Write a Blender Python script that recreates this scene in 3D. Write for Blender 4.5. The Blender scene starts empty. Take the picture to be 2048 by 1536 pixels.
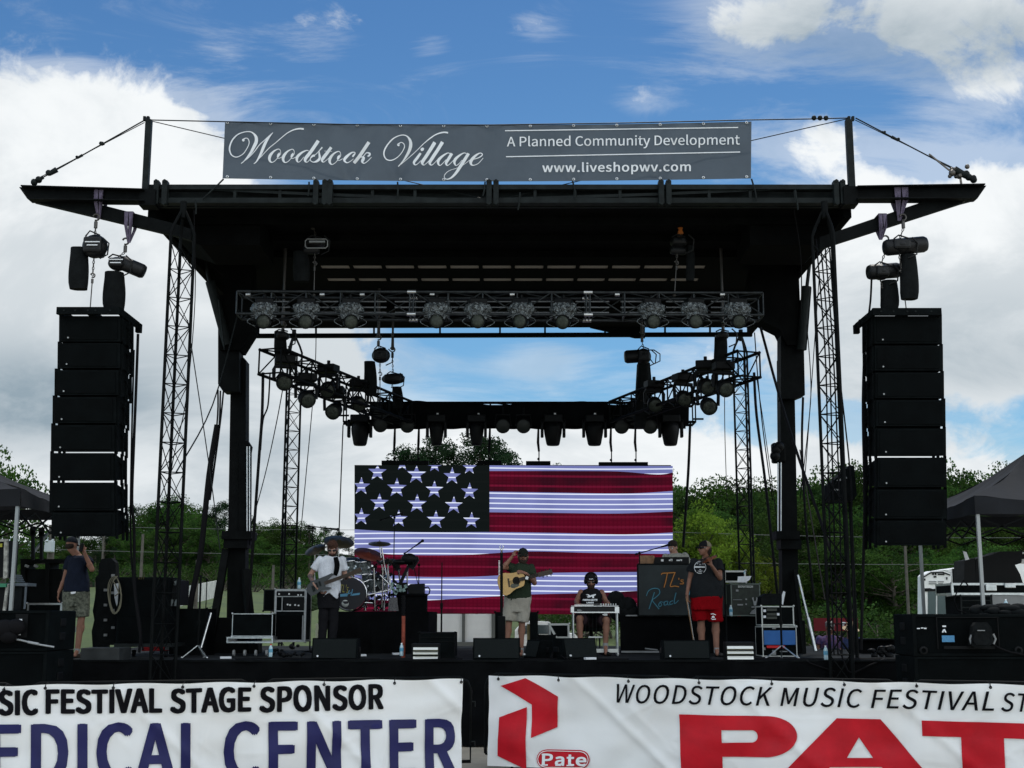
import bpy, bmesh, math, random
from mathutils import Vector, Matrix, Quaternion, noise
random.seed(7)
scene = bpy.context.scene
COL = scene.collection
PI = math.pi
R = math.radians

# ------------------------------------------------------------------ camera
F = 2600.0                       # focal length in pixels of a 2048 px wide picture
PITCH = math.atan(464/2600)
CZ = 1.83
cam_d = bpy.data.cameras.new('Camera'); cam = bpy.data.objects.new('Camera', cam_d)
COL.objects.link(cam); scene.camera = cam
cam.location = (0, 0, CZ); cam.rotation_euler = (PI/2 + PITCH, 0, 0)
cam_d.sensor_width = 36; cam_d.lens = 36*F/2048; cam_d.clip_start = .1; cam_d.clip_end = 3000
scene.render.resolution_x, scene.render.resolution_y = 1024, 768
SP, CP = math.sin(PITCH), math.cos(PITCH)

def W(px, py, Y):
    """point of the place that lies at distance Y in front and is seen at photo pixel px, py"""
    u = (px-1024)/F; v = (768-py)/F
    t = Y/(CP - v*SP)
    return Vector((u*t, Y, CZ + t*(SP+v*CP)))
def WZ(px, py, z):
    u = (px-1024)/F; v = (768-py)/F
    t = (z-CZ)/(SP+v*CP)
    return Vector((u*t, t*(CP-v*SP), z))

# ------------------------------------------------------------------ world
SUN_EL, SUN_AZ = R(64), R(14)       # azimuth from +Y (behind the stage) towards +X
world = bpy.data.worlds.new('World'); scene.world = world; world.use_nodes = True
nt = world.node_tree; N = nt.nodes; L = nt.links; N.clear()
def nd(t, **k):
    n = N.new(t)
    for a, b in k.items(): setattr(n, a, b)
    return n
def setin(n, i, v):
    if isinstance(v, bpy.types.NodeSocket): L.new(v, n.inputs[i])
    elif v is not None: n.inputs[i].default_value = v
def M(op, a, b=None, c=None, clamp=False):
    n = nd('ShaderNodeMath', operation=op, use_clamp=clamp)
    setin(n, 0, a); setin(n, 1, b); setin(n, 2, c)
    return n.outputs[0]
def VM(op, a, b=None, out=0):
    n = nd('ShaderNodeVectorMath', operation=op); setin(n, 0, a); setin(n, 1, b)
    return n.outputs[out]
def sstep(x, a, b):
    n = nd('ShaderNodeMapRange', interpolation_type='SMOOTHSTEP'); setin(n, 0, x)
    n.inputs[1].default_value = a; n.inputs[2].default_value = b
    return n.outputs[0]
sky = nd('ShaderNodeTexSky', sky_type='NISHITA', sun_disc=False, sun_elevation=SUN_EL, sun_rotation=SUN_AZ)
sky.air_density = 1.0; sky.dust_density = .6; sky.ozone_density = 2.2
tc = nd('ShaderNodeTexCoord').outputs['Generated']
sep = nd('ShaderNodeSeparateXYZ'); L.new(tc, sep.inputs[0])
# fixed sky chart: gnomonic coordinates (degrees-like) about a fixed direction north of the place
dF = VM('DOT_PRODUCT', tc, (0, CP, SP), 1); dU = VM('DOT_PRODUCT', tc, (0, -SP, CP), 1)
dFm = M('MAXIMUM', dF, .12)
ca = M('DIVIDE', sep.outputs[0], dFm); ce = M('DIVIDE', dU, dFm)
cv = nd('ShaderNodeCombineXYZ'); L.new(ca, cv.inputs[0]); L.new(ce, cv.inputs[1]); cv = cv.outputs[0]
def noi(scale, detail, rough, vec=cv, dist=0.0, sc=(1, 1, 1), off=(0, 0, 0)):
    mp = nd('ShaderNodeMapping'); L.new(vec, mp.inputs[0]); mp.inputs['Scale'].default_value = sc; mp.inputs['Location'].default_value = off
    n = nd('ShaderNodeTexNoise'); L.new(mp.outputs[0], n.inputs['Vector'])
    n.inputs['Scale'].default_value = scale; n.inputs['Detail'].default_value = detail
    n.inputs['Roughness'].default_value = rough; n.inputs['Distortion'].default_value = dist
    return n.outputs[0]
warp = noi(3.5, 3, .5, off=(3, 1, 0)); warp2 = noi(3.5, 3, .5, off=(9, 7, 0))
def blob(px, py, rx, ry, amp):
    a0, e0 = (px-1024)/F, (768-py)/F
    x = M('MULTIPLY', M('SUBTRACT', ca, a0), F/rx); y = M('MULTIPLY', M('SUBTRACT', ce, e0), F/ry)
    d = M('ADD', M('MULTIPLY', x, x), M('MULTIPLY', y, y))
    return M('MULTIPLY', M('POWER', 2.718, M('MULTIPLY', d, -1.0)), amp)
BLOBS = [(0, 400, 330, 230, 1.5), (225, 430, 250, 210, 1.3), (150, 760, 460, 260, 1.5), (430, 960, 300, 230, 1.5), (640, 1000, 260, 110, 1.1),
         (590, 700, 90, 90, .75), (500, 640, 60, 60, .6), (1080, 715, 110, 55, .48), (900, 905, 330, 70, 1.1), (1140, 905, 260, 50, 1.0),
         (1380, 740, 90, 110, .4), (1850, 20, 380, 100, .82), (1500, 50, 130, 70, .5), (1960, 180, 160, 60, .45),
         (1840, 570, 290, 200, 1.55), (2080, 450, 200, 120, .9), (1700, 690, 140, 130, .75), (1990, 1010, 330, 90, 1.0), (1560, 985, 300, 80, 1.0),
         (1290, 195, 110, 40, .42), (640, 60, 90, 70, .36), (860, 90, 60, 40, .36), (1060, 50, 75, 50, .42), (430, 100, 60, 30, .3), (1640, 290, 120, 60, .4),
         (1600, 900, 110, 50, .4), (1990, 730, 120, 60, .45), (-900, 500, 700, 500, .8), (3100, 500, 700, 500, .7)]
acc = None
for b in BLOBS:
    s = blob(*b); acc = s if acc is None else M('ADD', acc, s)
fb = noi(9, 9, .58, dist=.35)                    # billows
fw = noi(14, 6, .65, sc=(.7, 1.3, 1), off=(2, 5, 0), dist=1.2)   # wisps
fine = noi(42, 6, .6)
streak = noi(7, 8, .66, sc=(.45, 1.5, 1), off=(1, 8, 0), dist=1.6)
dens = M('ADD', acc, M('MULTIPLY', M('SUBTRACT', fb, .5), 1.6))
dens = M('ADD', dens, M('MULTIPLY', M('SUBTRACT', fw, .5), .75))
dens = M('ADD', dens, M('MULTIPLY', M('SUBTRACT', fine, .5), .34))
cov = M('MAXIMUM', sstep(dens, .36, .74), M('MULTIPLY', sstep(M('ADD', streak, M('MULTIPLY', acc, .55)), .58, .86), .42))
back = noi(1.7, 8, .55, vec=tc)
backcov = M('MULTIPLY', sstep(back, .40, .55), .9)
front = sstep(dF, .15, .4)
cmix = nd('ShaderNodeMix', data_type='FLOAT'); L.new(front, cmix.inputs[0]); L.new(backcov, cmix.inputs[2]); L.new(cov, cmix.inputs[3])
cover = cmix.outputs[0]
# cloud radiance: bright tops, grey thick bases
sh = noi(5.5, 10, .60, off=(5, 2, 0), sc=(.8, 1.5, 1), dist=.5)
base_grey = M('MULTIPLY', blob(60, 820, 330, 120, 1.0), .75)
g2 = M('ADD', base_grey, blob(1980, 730, 260, 110, .55)); g2 = M('ADD', g2, blob(560, 950, 200, 120, .3)); g2 = M('ADD', g2, blob(1780, 60, 380, 110, .6))
tshade = M('ADD', M('MULTIPLY', sstep(sh, .38, .64), .42), g2, clamp=True)
cr = nd('ShaderNodeMix', data_type='RGBA'); L.new(tshade, cr.inputs[0])
cr.inputs[6].default_value = (.93, .96, .975, 1); cr.inputs[7].default_value = (.30, .385, .45, 1)
# sky blue
tint = nd('ShaderNodeMix', data_type='RGBA', blend_type='MULTIPLY'); tint.inputs[0].default_value = 1
L.new(sky.outputs[0], tint.inputs[6]); hi = nd('ShaderNodeMix', data_type='RGBA'); L.new(sstep(sep.outputs[2], .18, .52), hi.inputs[0])
hi.inputs[6].default_value = (.56, .88, 1.02, 1); hi.inputs[7].default_value = (.34, .62, .86, 1); L.new(hi.outputs[2], tint.inputs[7])
SKY_STR = .1
bg1 = nd('ShaderNodeBackground'); L.new(tint.outputs[2], bg1.inputs[0]); bg1.inputs[1].default_value = SKY_STR
bg2 = nd('ShaderNodeBackground'); L.new(cr.outputs[2], bg2.inputs[0]); L.new(M('ADD', 1.0, M('MULTIPLY', M('SUBTRACT', 1.0, front), 1.15)), bg2.inputs[1])   # unseen clouds behind the camera, opposite the sun, boosted to light the banners
mx = nd('ShaderNodeMixShader'); L.new(cover, mx.inputs[0]); L.new(bg1.outputs[0], mx.inputs[1]); L.new(bg2.outputs[0], mx.inputs[2])
ow = nd('ShaderNodeOutputWorld'); L.new(mx.outputs[0], ow.inputs[0])

sun_d = bpy.data.lights.new('Sun', 'SUN'); sun = bpy.data.objects.new('Sun', sun_d); COL.objects.link(sun)
sun_d.energy = 2.2; sun_d.angle = R(.6); sun_d.color = (1, .95, .87)
sdir = Vector((math.sin(SUN_AZ)*math.cos(SUN_EL), math.cos(SUN_AZ)*math.cos(SUN_EL), math.sin(SUN_EL)))
sun.rotation_euler = sdir.to_track_quat('Z', 'Y').to_euler(); sun.location = sdir*60
scene.view_settings.view_transform = 'Standard'; scene.view_settings.look = 'None'
scene.view_settings.exposure = 0; scene.view_settings.gamma = 1
scene.cycles.max_bounces = 6; scene.cycles.transparent_max_bounces = 12
scene.cycles.use_adaptive_sampling = True

# ------------------------------------------------------------------ materials
def mat(name, col, rough=.7, metal=0.0, var=0.0, vs=3.0, bump=0.0, bs=20.0, spec=.3, col2=None, transl=0.0, emit=0.0, alpha=1.0, coat=0.0):
    m = bpy.data.materials.new(name); m.use_nodes = True
    t = m.node_tree; nn = t.nodes; ll = t.links; nn.clear()
    out = nn.new('ShaderNodeOutputMaterial'); p = nn.new('ShaderNodeBsdfPrincipled')
    p.inputs['Roughness'].default_value = rough; p.inputs['Metallic'].default_value = metal
    p.inputs['Specular IOR Level'].default_value = spec; p.inputs['Base Color'].default_value = (*col, 1)
    if coat: p.inputs['Coat Weight'].default_value = coat
    if alpha < 1: p.inputs['Alpha'].default_value = alpha
    if emit: p.inputs['Emission Color'].default_value = (*col, 1); p.inputs['Emission Strength'].default_value = emit
    surf = p.outputs[0]
    if var or bump or col2:
        co = nn.new('ShaderNodeTexCoord')
        n = nn.new('ShaderNodeTexNoise'); n.inputs['Scale'].default_value = vs; n.inputs['Detail'].default_value = 6; n.inputs['Roughness'].default_value = .6
        ll.new(co.outputs['Object'], n.inputs['Vector'])
        if var or col2:
            r = nn.new('ShaderNodeValToRGB'); c = Vector(col)
            a = Vector(col2) if col2 else c*(1-var)
            r.color_ramp.elements[0].position = .35; r.color_ramp.elements[1].position = .65
            r.color_ramp.elements[0].color = (*a, 1); r.color_ramp.elements[1].color = (*(c*(1+(0 if col2 else var))), 1)
            ll.new(n.outputs[0], r.inputs[0]); ll.new(r.outputs[0], p.inputs['Base Color'])
            if emit: ll.new(r.outputs[0], p.inputs['Emission Color'])
            mr = nn.new('ShaderNodeMapRange'); mr.inputs[3].default_value = max(.05, rough-.12); mr.inputs[4].default_value = min(1, rough+.12)
            ll.new(n.outputs[0], mr.inputs[0]); ll.new(mr.outputs[0], p.inputs['Roughness'])
        if bump:
            n2 = nn.new('ShaderNodeTexNoise'); n2.inputs['Scale'].default_value = bs; n2.inputs['Detail'].default_value = 5
            ll.new(co.outputs['Object'], n2.inputs['Vector'])
            b = nn.new('ShaderNodeBump'); b.inputs['Strength'].default_value = min(1, bump); b.inputs['Distance'].default_value = .02
            ll.new(n2.outputs[0], b.inputs['Height']); ll.new(b.outputs[0], p.inputs['Normal'])
    if transl:
        tr = nn.new('ShaderNodeBsdfTranslucent'); tr.inputs[0].default_value = (*col, 1)
        ms = nn.new('ShaderNodeMixShader'); ms.inputs[0].default_value = transl
        ll.new(p.outputs[0], ms.inputs[1]); ll.new(tr.outputs[0], ms.inputs[2]); surf = ms.outputs[0]
    ll.new(surf, out.inputs[0])
    return m
MT = {}
def mm(name, *a, **k):
    if name not in MT: MT[name] = mat(name, *a, **k)
    return MT[name]
BLK = mm('black painted steel', (.0042, .0052, .0054), .6, .0, var=.4, vs=4, bump=.15, bs=60, spec=.06)
STEEL = mm('dark grey steel', (.012, .0155, .0155), .55, .1, var=.35, vs=6, spec=.12)
TRUSS = mm('blackened truss tube', (.03, .035, .037), .4, .5, var=.4, vs=9, spec=.3)
ALU = mm('bright aluminium', (.62, .64, .64), .32, .9, var=.15, vs=12)
CHROME = mm('chrome', (.75, .76, .78), .12, 1.0)
CAB = mm('black cabinet paint', (.0034, .0050, .0054), .7, var=.4, vs=5, bump=.5, bs=160, spec=.05)
GRILLE = mm('black speaker grille', (.0028, .0042, .0046), .65, .0, var=.3, vs=3, bump=.8, bs=260, spec=.05)
CLOTH = mm('black drape cloth', (.004, .0045, .005), .95, var=.3, vs=2.5, bump=.5, bs=9, spec=.04)
RUB = mm('black rubber', (.005, .005, .006), .75, spec=.12)
PLAS = mm('black plastic', (.0055, .0062, .0068), .5, var=.2, vs=8, spec=.12)
WHITEP = mm('white plastic', (.72, .73, .72), .45, var=.06, vs=6)
GREYP = mm('grey plastic', (.25, .26, .26), .5, var=.15)
ORANGE = mm('orange paint', (.62, .19, .04), .5, var=.2)
REDP = mm('red plastic', (.62, .02, .025), .4, var=.1)
BLUEP = mm('blue plastic', (.03, .13, .38), .5, var=.15)
LENS = mm('grey glass lens', (.038, .046, .036), .4, var=.4, vs=28, spec=.3)
FOIL = mm('crumpled clear rain cover', (.10, .115, .12), .14, .5, var=.85, vs=26, bump=1.0, bs=34, spec=.7)
WATER = mm('clear bottle plastic', (.45, .62, .68), .12, var=.1, spec=.7)
LBL = mm('pale bottle label', (.12, .35, .5), .5, var=.3, vs=30)
PAPER = mm('white paper', (.78, .8, .82), .8)
WTXT = mm('white lettering', (.8, .83, .85), .5)
WOODC = mm('brown wood', (.22, .12, .06), .5, var=.3, vs=14)

# ------------------------------------------------------------------ mesh builder
def frame_of(d, up=None):
    d = Vector(d).normalized()
    if up is None: up = Vector((0, 0, 1)) if abs(d.z) < .95 else Vector((0, 1, 0))
    x = d.cross(up)
    if x.length < 1e-6: x = d.cross(Vector((1, 0, 0)))
    x.normalize(); y = x.cross(d).normalized()
    return x, y, d
class MB:
    def __init__(s): s.v = []; s.f = []; s.fm = []; s.sm = []; s.mi = 0
    def m(s, i): s.mi = i; return s
    def add(s, vs, fs, smooth=False):
        o = len(s.v); s.v += [Vector(p) for p in vs]
        for f in fs: s.f.append(tuple(o+i for i in f)); s.fm.append(s.mi); s.sm.append(smooth)
        return s
    def box(s, c, size, rot=None, bev=0.0, taper=None):
        """box centred at c; rot = Euler radians tuple or Matrix"""
        hx, hy, hz = [q/2 for q in size]
        if rot is None: Rm = Matrix.Identity(3)
        elif isinstance(rot, (tuple, list)): 
            from mathutils import Euler
            Rm = Euler(rot).to_matrix()
        else: Rm = rot
        c = Vector(c); b = min(bev, hx*.9, hy*.9, hz*.9)
        if b <= 0:
            P = []
            for z in (-hz, hz):
                k = 1 if (z < 0 or not taper) else taper
                P += [(-hx*k, -hy*k, z), (hx*k, -hy*k, z), (hx*k, hy*k, z), (-hx*k, hy*k, z)]
            s.add([c+Rm@Vector(p) for p in P], [(3, 2, 1, 0), (4, 5, 6, 7), (0, 1, 5, 4), (1, 2, 6, 5), (2, 3, 7, 6), (3, 0, 4, 7)])
        else:
            bm = bmesh.new(); bmesh.ops.create_cube(bm, size=1)
            for v in bm.verts: v.co = Vector((v.co.x*size[0], v.co.y*size[1], v.co.z*size[2]))
            bmesh.ops.bevel(bm, geom=list(bm.edges), offset=b, segments=2, affect='EDGES', profile=.5)
            bm.verts.index_update()
            s.add([c+Rm@v.co for v in bm.verts], [[v.index for v in f.verts] for f in bm.faces]); bm.free()
        return s
    def bb(s, x0, x1, y0, y1, z0, z1, bev=0.0):
        return s.box(((x0+x1)/2, (y0+y1)/2, (z0+z1)/2), (abs(x1-x0), abs(y1-y0), abs(z1-z0)), bev=bev)
    def cyl(s, p0, p1, r0, r1=None, n=8, caps=True, smooth=True):
        p0, p1 = Vector(p0), Vector(p1); r1 = r0 if r1 is None else r1
        if (p1-p0).length < 1e-6: return s
        x, y, d = frame_of(p1-p0)
        P = [p0+(x*math.cos(2*PI*i/n)+y*math.sin(2*PI*i/n))*r0 for i in range(n)] + [p1+(x*math.cos(2*PI*i/n)+y*math.sin(2*PI*i/n))*r1 for i in range(n)]
        s.add(P, [(i, (i+1) % n, n+(i+1) % n, n+i) for i in range(n)], smooth)
        if caps: s.add(P, [tuple(range(n))[::-1], tuple(range(n, 2*n))])
        return s
    def beam(s, p0, p1, w, h, up=None):
        """rectangular bar: w across, h along up"""
        p0, p1 = Vector(p0), Vector(p1); x, y, d = frame_of(p1-p0, Vector(up) if up else None)
        P = []
        for p in (p0, p1):
            for a, b in ((-1, -1), (1, -1), (1, 1), (-1, 1)): P.append(p+x*a*w/2+y*b*h/2)
        s.add(P, [(0, 1, 2, 3), (7, 6, 5, 4), (1, 0, 4, 5), (2, 1, 5, 6), (3, 2, 6, 7), (0, 3, 7, 4)])
        return s
    def tube(s, pts, r, n=6, smooth=True, caps=True):
        pts = [Vector(p) for p in pts]; k = len(pts)
        rr = r if isinstance(r, (list, tuple)) else [r]*k
        P = []; x = None
        for i in range(k):
            d = (pts[min(i+1, k-1)]-pts[max(i-1, 0)]).normalized()
            if x is None: x, y, _ = frame_of(d)
            else:
                x = (x-d*x.dot(d)).normalized(); y = x.cross(d).normalized()
            P += [pts[i]+(x*math.cos(2*PI*j/n)+y*math.sin(2*PI*j/n))*rr[i] for j in range(n)]
        Fs = []
        for i in range(k-1):
            for j in range(n): Fs.append((i*n+j, i*n+(j+1) % n, (i+1)*n+(j+1) % n, (i+1)*n+j))
        s.add(P, Fs, smooth)
        if caps: s.add(P[:n], [tuple(range(n))[::-1]]); s.add(P[-n:], [tuple(range(n))])
        return s
    def sph(s, c, r, n=12, m=8, rot=None):
        r = (r, r, r) if not isinstance(r, (tuple, list)) else r; c = Vector(c)
        P = []
        for i in range(m+1):
            a = PI*i/m
            for j in range(n):
                b = 2*PI*j/n; q = Vector((r[0]*math.sin(a)*math.cos(b), r[1]*math.sin(a)*math.sin(b), r[2]*math.cos(a)))
                if rot is not None: q = rot@q
                P.append(c+q)
        s.add(P, [(i*n+j, (i+1)*n+j, (i+1)*n+(j+1) % n, i*n+(j+1) % n) for i in range(m) for j in range(n)], True)
        return s
    def prism(s, poly, vec):
        """poly: list of 3D points (planar), extruded by vec"""
        poly = [Vector(p) for p in poly]; vec = Vector(vec); n = len(poly)
        P = poly+[p+vec for p in poly]
        s.add(P, [tuple(range(n))[::-1], tuple(range(n, 2*n))]+[(i, (i+1) % n, n+(i+1) % n, n+i) for i in range(n)])
        return s
    def lathe(s, c, prof, n=16, axis=None):
        """prof: list of (radius, height) along axis"""
        c = Vector(c); x, y, d = frame_of(axis if axis else (0, 0, 1))
        P = []
        for r, h in prof: P += [c+d*h+(x*math.cos(2*PI*j/n)+y*math.sin(2*PI*j/n))*max(r, 1e-4) for j in range(n)]
        s.add(P, [(i*n+j, i*n+(j+1) % n, (i+1)*n+(j+1) % n, (i+1)*n+j) for i in range(len(prof)-1) for j in range(n)], True)
        return s
    def quad(s, a, b, c, d): return s.add([a, b, c, d], [(0, 1, 2, 3)])
    def chain(s, p0, p1, pitch=.05, r=.008, w=.03):
        p0, p1 = Vector(p0), Vector(p1); x, y, d = frame_of(p1-p0); k = max(1, int((p1-p0).length/pitch))
        for i in range(k):
            c = p0+d*(i+.5)*(p1-p0).length/k; a = x if i % 2 else y; l = pitch*.62
            pts = [c+a*w/2*math.cos(t*PI/4)+d*l*math.sin(t*PI/4) for t in range(9)]
            s.tube(pts, r, 5, caps=False)
        return s
    def box_path(s): return s
    def build(s, name, mats, parent=None, origin=None, label=None):
        me = bpy.data.meshes.new(name)
        o = Vector(origin) if origin is not None else (wpos(parent) if parent is not None else Vector((0, 0, 0)))
        me.from_pydata([p-o for p in s.v], [], s.f)
        if not isinstance(mats, (list, tuple)): mats = [mats]
        for m_ in mats: me.materials.append(m_)
        me.polygons.foreach_set('material_index', [min(i, len(mats)-1) for i in s.fm]); me.polygons.foreach_set('use_smooth', s.sm)
        me.update()
        ob = bpy.data.objects.new(name, me); COL.objects.link(ob)
        if parent is not None: ob.parent = parent
        else: ob.location = o
        WP[ob.name] = o
        if label: ob['label'] = label
        return ob
def split_build(mb, name, mats, parent, grow=.012):
    """each separate piece of the builder becomes a part of its own"""
    par = list(range(len(mb.v)))
    def find(i):
        while par[i] != i: par[i] = par[par[i]]; i = par[i]
        return i
    for f in mb.f:
        a = find(f[0])
        for i in f[1:]: par[find(i)] = a
    comp = {}
    for k, f in enumerate(mb.f): comp.setdefault(find(f[0]), []).append(k)
    boxes = []
    for fs in comp.values():
        pts = [mb.v[i] for k in fs for i in mb.f[k]]
        boxes.append(([min(p[a] for p in pts)-grow for a in range(3)], [max(p[a] for p in pts)+grow for a in range(3)], fs))
    ch = True
    while ch:
        ch = False; out = []
        for bx in boxes:
            for q in out:
                if all(bx[0][a] <= q[1][a] and q[0][a] <= bx[1][a] for a in range(3)):
                    for a in range(3): q[0][a] = min(q[0][a], bx[0][a]); q[1][a] = max(q[1][a], bx[1][a])
                    q[2].extend(bx[2]); ch = True; break
            else: out.append((list(bx[0]), list(bx[1]), list(bx[2])))
        boxes = out
    res = []
    for lo, hi, fs in boxes:
        n = MB(); idx = {}
        for k in sorted(fs):
            g = []
            for i in mb.f[k]:
                if i not in idx: idx[i] = len(n.v); n.v.append(mb.v[i])
                g.append(idx[i])
            n.f.append(tuple(g)); n.fm.append(mb.fm[k]); n.sm.append(mb.sm[k])
        res.append(n.build(name, mats, parent))
    return res
WP = {}
def wpos(o): return WP[o.name]
def tag(o, label=None, cat=None, group=None, kind=None):
    if label: o['label'] = label
    if cat: o['category'] = cat
    if group: o['group'] = group
    if kind: o['kind'] = kind
    return o
def thing(name, label, cat, loc, group=None):
    o = bpy.data.objects.new(name, None); COL.objects.link(o); o.location = Vector(loc); WP[o.name] = Vector(loc)
    o.empty_display_size = .2
    return tag(o, label, cat, group)
def solo(name, mb, mats, label, cat, group=None, kind=None):
    xs = [p.x for p in mb.v]; ys = [p.y for p in mb.v]; zs = [p.z for p in mb.v]
    o = mb.build(name, mats, origin=((min(xs)+max(xs))/2, (min(ys)+max(ys))/2, min(zs)))
    return tag(o, label, cat, group, kind)
def dup(root, loc, rz=0.0, label=None, scale=None):
    r = root.copy(); COL.objects.link(r); r.location = Vector(loc); r.rotation_euler = (0, 0, rz); WP[r.name] = Vector(loc)
    if label: r['label'] = label
    if scale: r.scale = scale if isinstance(scale, (tuple, list)) else (scale,)*3
    for ch in list(root.children):
        c = ch.copy(); COL.objects.link(c); c.parent = r
        for g in list(ch.children):
            d = g.copy(); COL.objects.link(d); d.parent = c
    return r
def cr_spline(pts, k=6):
    pts = [tuple(p) for p in pts]; out = []; n = len(pts)
    for i in range(n-1):
        p0, p1, p2, p3 = pts[max(i-1, 0)], pts[i], pts[i+1], pts[min(i+2, n-1)]
        for j in range(k):
            t = j/k
            out.append(tuple(.5*((2*b)+(-a+c)*t+(2*a-5*b+4*c-d)*t*t+(-a+3*b-3*c+d)*t**3) for a, b, c, d in zip(p0, p1, p2, p3)))
    out.append(pts[-1]); return out
FONT = []
def sans():
    """Blender's own interface typeface, or its built-in one where that is missing"""
    if not FONT:
        try: FONT.append(bpy.data.fonts.load(bpy.utils.system_resource('DATAFILES', path='fonts')+'/Noto Sans CJK Regular.woff2'))
        except Exception: FONT.append(None)
    return FONT[0]
def text_geo(s, bold=0.0, shear=0.0, space=1.0, res=4):
    """outline of a string as (verts 2D, faces) normalised to the ink box 0..1"""
    cu = bpy.data.curves.new('t', 'FONT'); cu.body = s; cu.font = sans() or cu.font; cu.offset = bold; cu.shear = shear; cu.space_character = space
    cu.resolution_u = res; cu.fill_mode = 'FRONT'
    ob = bpy.data.objects.new('t', cu); COL.objects.link(ob)
    dg = bpy.context.evaluated_depsgraph_get(); dg.update()
    me = bpy.data.meshes.new_from_object(ob.evaluated_get(dg))
    vs = [(v.co.x, v.co.y) for v in me.vertices]; fs = [tuple(p.vertices) for p in me.polygons]
    bpy.data.objects.remove(ob); bpy.data.curves.remove(cu); bpy.data.meshes.remove(me)
    x0 = min(v[0] for v in vs); x1 = max(v[0] for v in vs); y0 = min(v[1] for v in vs); y1 = max(v[1] for v in vs)
    return [((a-x0)/(x1-x0), (b-y0)/(y1-y0)) for a, b in vs], fs
def text_on(mb, s, corners, off=(0, 0, 0), mapf=None, step=None, fat=0, **k):
    """lay text on a quad (bl, br, tr, tl) in 3D, or through mapf(u, v) in the quad's 2D coordinates"""
    vs, fs = text_geo(s, **k); bl, br, tr, tl = [Vector(c) for c in corners]; off = Vector(off)
    P = [(bl*(1-u)+br*u)*(1-v)+(tl*(1-u)+tr*u)*v for u, v in vs]
    if mapf is None: mb.add([p+off for p in P], fs); return mb
    # a bolder cut: the same outlines again, shifted by half a stroke and laid a hair's breadth apart
    for i, (dx, dy) in enumerate([(0, 0)]+([(-fat, -fat*.6), (fat, -fat*.6), (-fat, fat*.6), (fat, fat*.6), (-fat, 0), (fat, 0), (0, fat*.8), (0, -fat*.8), (-fat*.9, -fat*.35), (fat*.9, -fat*.35), (-fat*.9, fat*.35), (fat*.9, fat*.35)] if fat else [])):
        d = Vector((dx, dy, 0)); sheet(mb, [p+d for p in P], fs, (lambda x, z, i=i: mapf(x, z)+Vector((0, -.0004*i, 0))), step)
    return mb
def sheet(mb, P2, fs, mapf, step):
    """cut a flat figure (P2: Vectors with x=s, y=z) along a grid and lay it on the surface mapf(s, z)"""
    bm = bmesh.new(); vv = [bm.verts.new((p.x, p.y, 0)) for p in P2]
    for f in fs:
        try: bm.faces.new([vv[i] for i in f])
        except ValueError: pass
    if step:
        xs = [p.x for p in P2]; ys = [p.y for p in P2]
        for ax, lo, hi in ((0, min(xs), max(xs)), (1, min(ys), max(ys))):
            k = math.ceil(lo/step)
            while k*step < hi:
                co = [0, 0, 0]; no = [0, 0, 0]; co[ax] = k*step; no[ax] = 1
                bmesh.ops.bisect_plane(bm, geom=bm.verts[:]+bm.edges[:]+bm.faces[:], plane_co=co, plane_no=no); k += 1
    bm.verts.index_update()
    mb.add([mapf(v.co.x, v.co.y) for v in bm.verts], [[v.index for v in f.verts] for f in bm.faces], True); bm.free()
def ribbon(pts, k=6):
    """calligraphic stroke from (x, y, width) points -> 2D verts, faces"""
    q = cr_spline(pts, k); V = []; Fs = []
    for i, (x, y, w) in enumerate(q):
        a = q[max(i-1, 0)]; b = q[min(i+1, len(q)-1)]; dx, dy = b[0]-a[0], b[1]-a[1]; l = math.hypot(dx, dy) or 1
        nx, ny = -dy/l*w/2, dx/l*w/2
        V += [(x+nx, y+ny), (x-nx, y-ny)]
        if i: Fs.append((2*i-2, 2*i-1, 2*i+1, 2*i))
    return V, Fs
# ------------------------------------------------------------------ the mobile stage
def px_prism(mb, poly, Y, th):
    return mb.prism([W(x, y, Y) for x, y in poly], (0, th, 0))
def pbox(mb, x0, y0, x1, y1, Y, dep, bev=0.0):
    """upright box whose front face covers the photo pixels x0..x1, y0..y1 at distance Y"""
    a = W(x0, y1, Y); b = W(x1, y0, Y); l = W(x0, (y0+y1)/2, Y); r = W(x1, (y0+y1)/2, Y)
    return mb.bb(l.x, r.x, Y, Y+dep, a.z, b.z, bev)
def lattice(mb, p0, p1, side, legs=3, rl=.022, rb=.008, seg=.42, rot=0.0, n=6):
    p0, p1 = Vector(p0), Vector(p1); x, y, d = frame_of(p1-p0); Ln = (p1-p0).length
    k = max(1, round(Ln/seg)); rad = side/(2*math.sin(PI/legs))
    off = [(x*math.cos(rot+2*PI*i/legs)+y*math.sin(rot+2*PI*i/legs))*rad for i in range(legs)]
    for o in off: mb.cyl(p0+o, p1+o, rl, n=n)
    for i in range(legs):
        a, b = off[i], off[(i+1) % legs]
        for j in range(k):
            q0 = p0+d*Ln*j/k; q1 = p0+d*Ln*(j+1)/k
            mb.cyl(q0+a, q0+b, rb, n=4, caps=False)
            if j % 2: a2, b2 = b, a
            else: a2, b2 = a, b
            mb.cyl(q0+a2, q1+b2, rb, n=4, caps=False)
            if i != 1: mb.cyl(q0+b2, q1+a2, rb, n=4, caps=False)
    return mb

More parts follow.
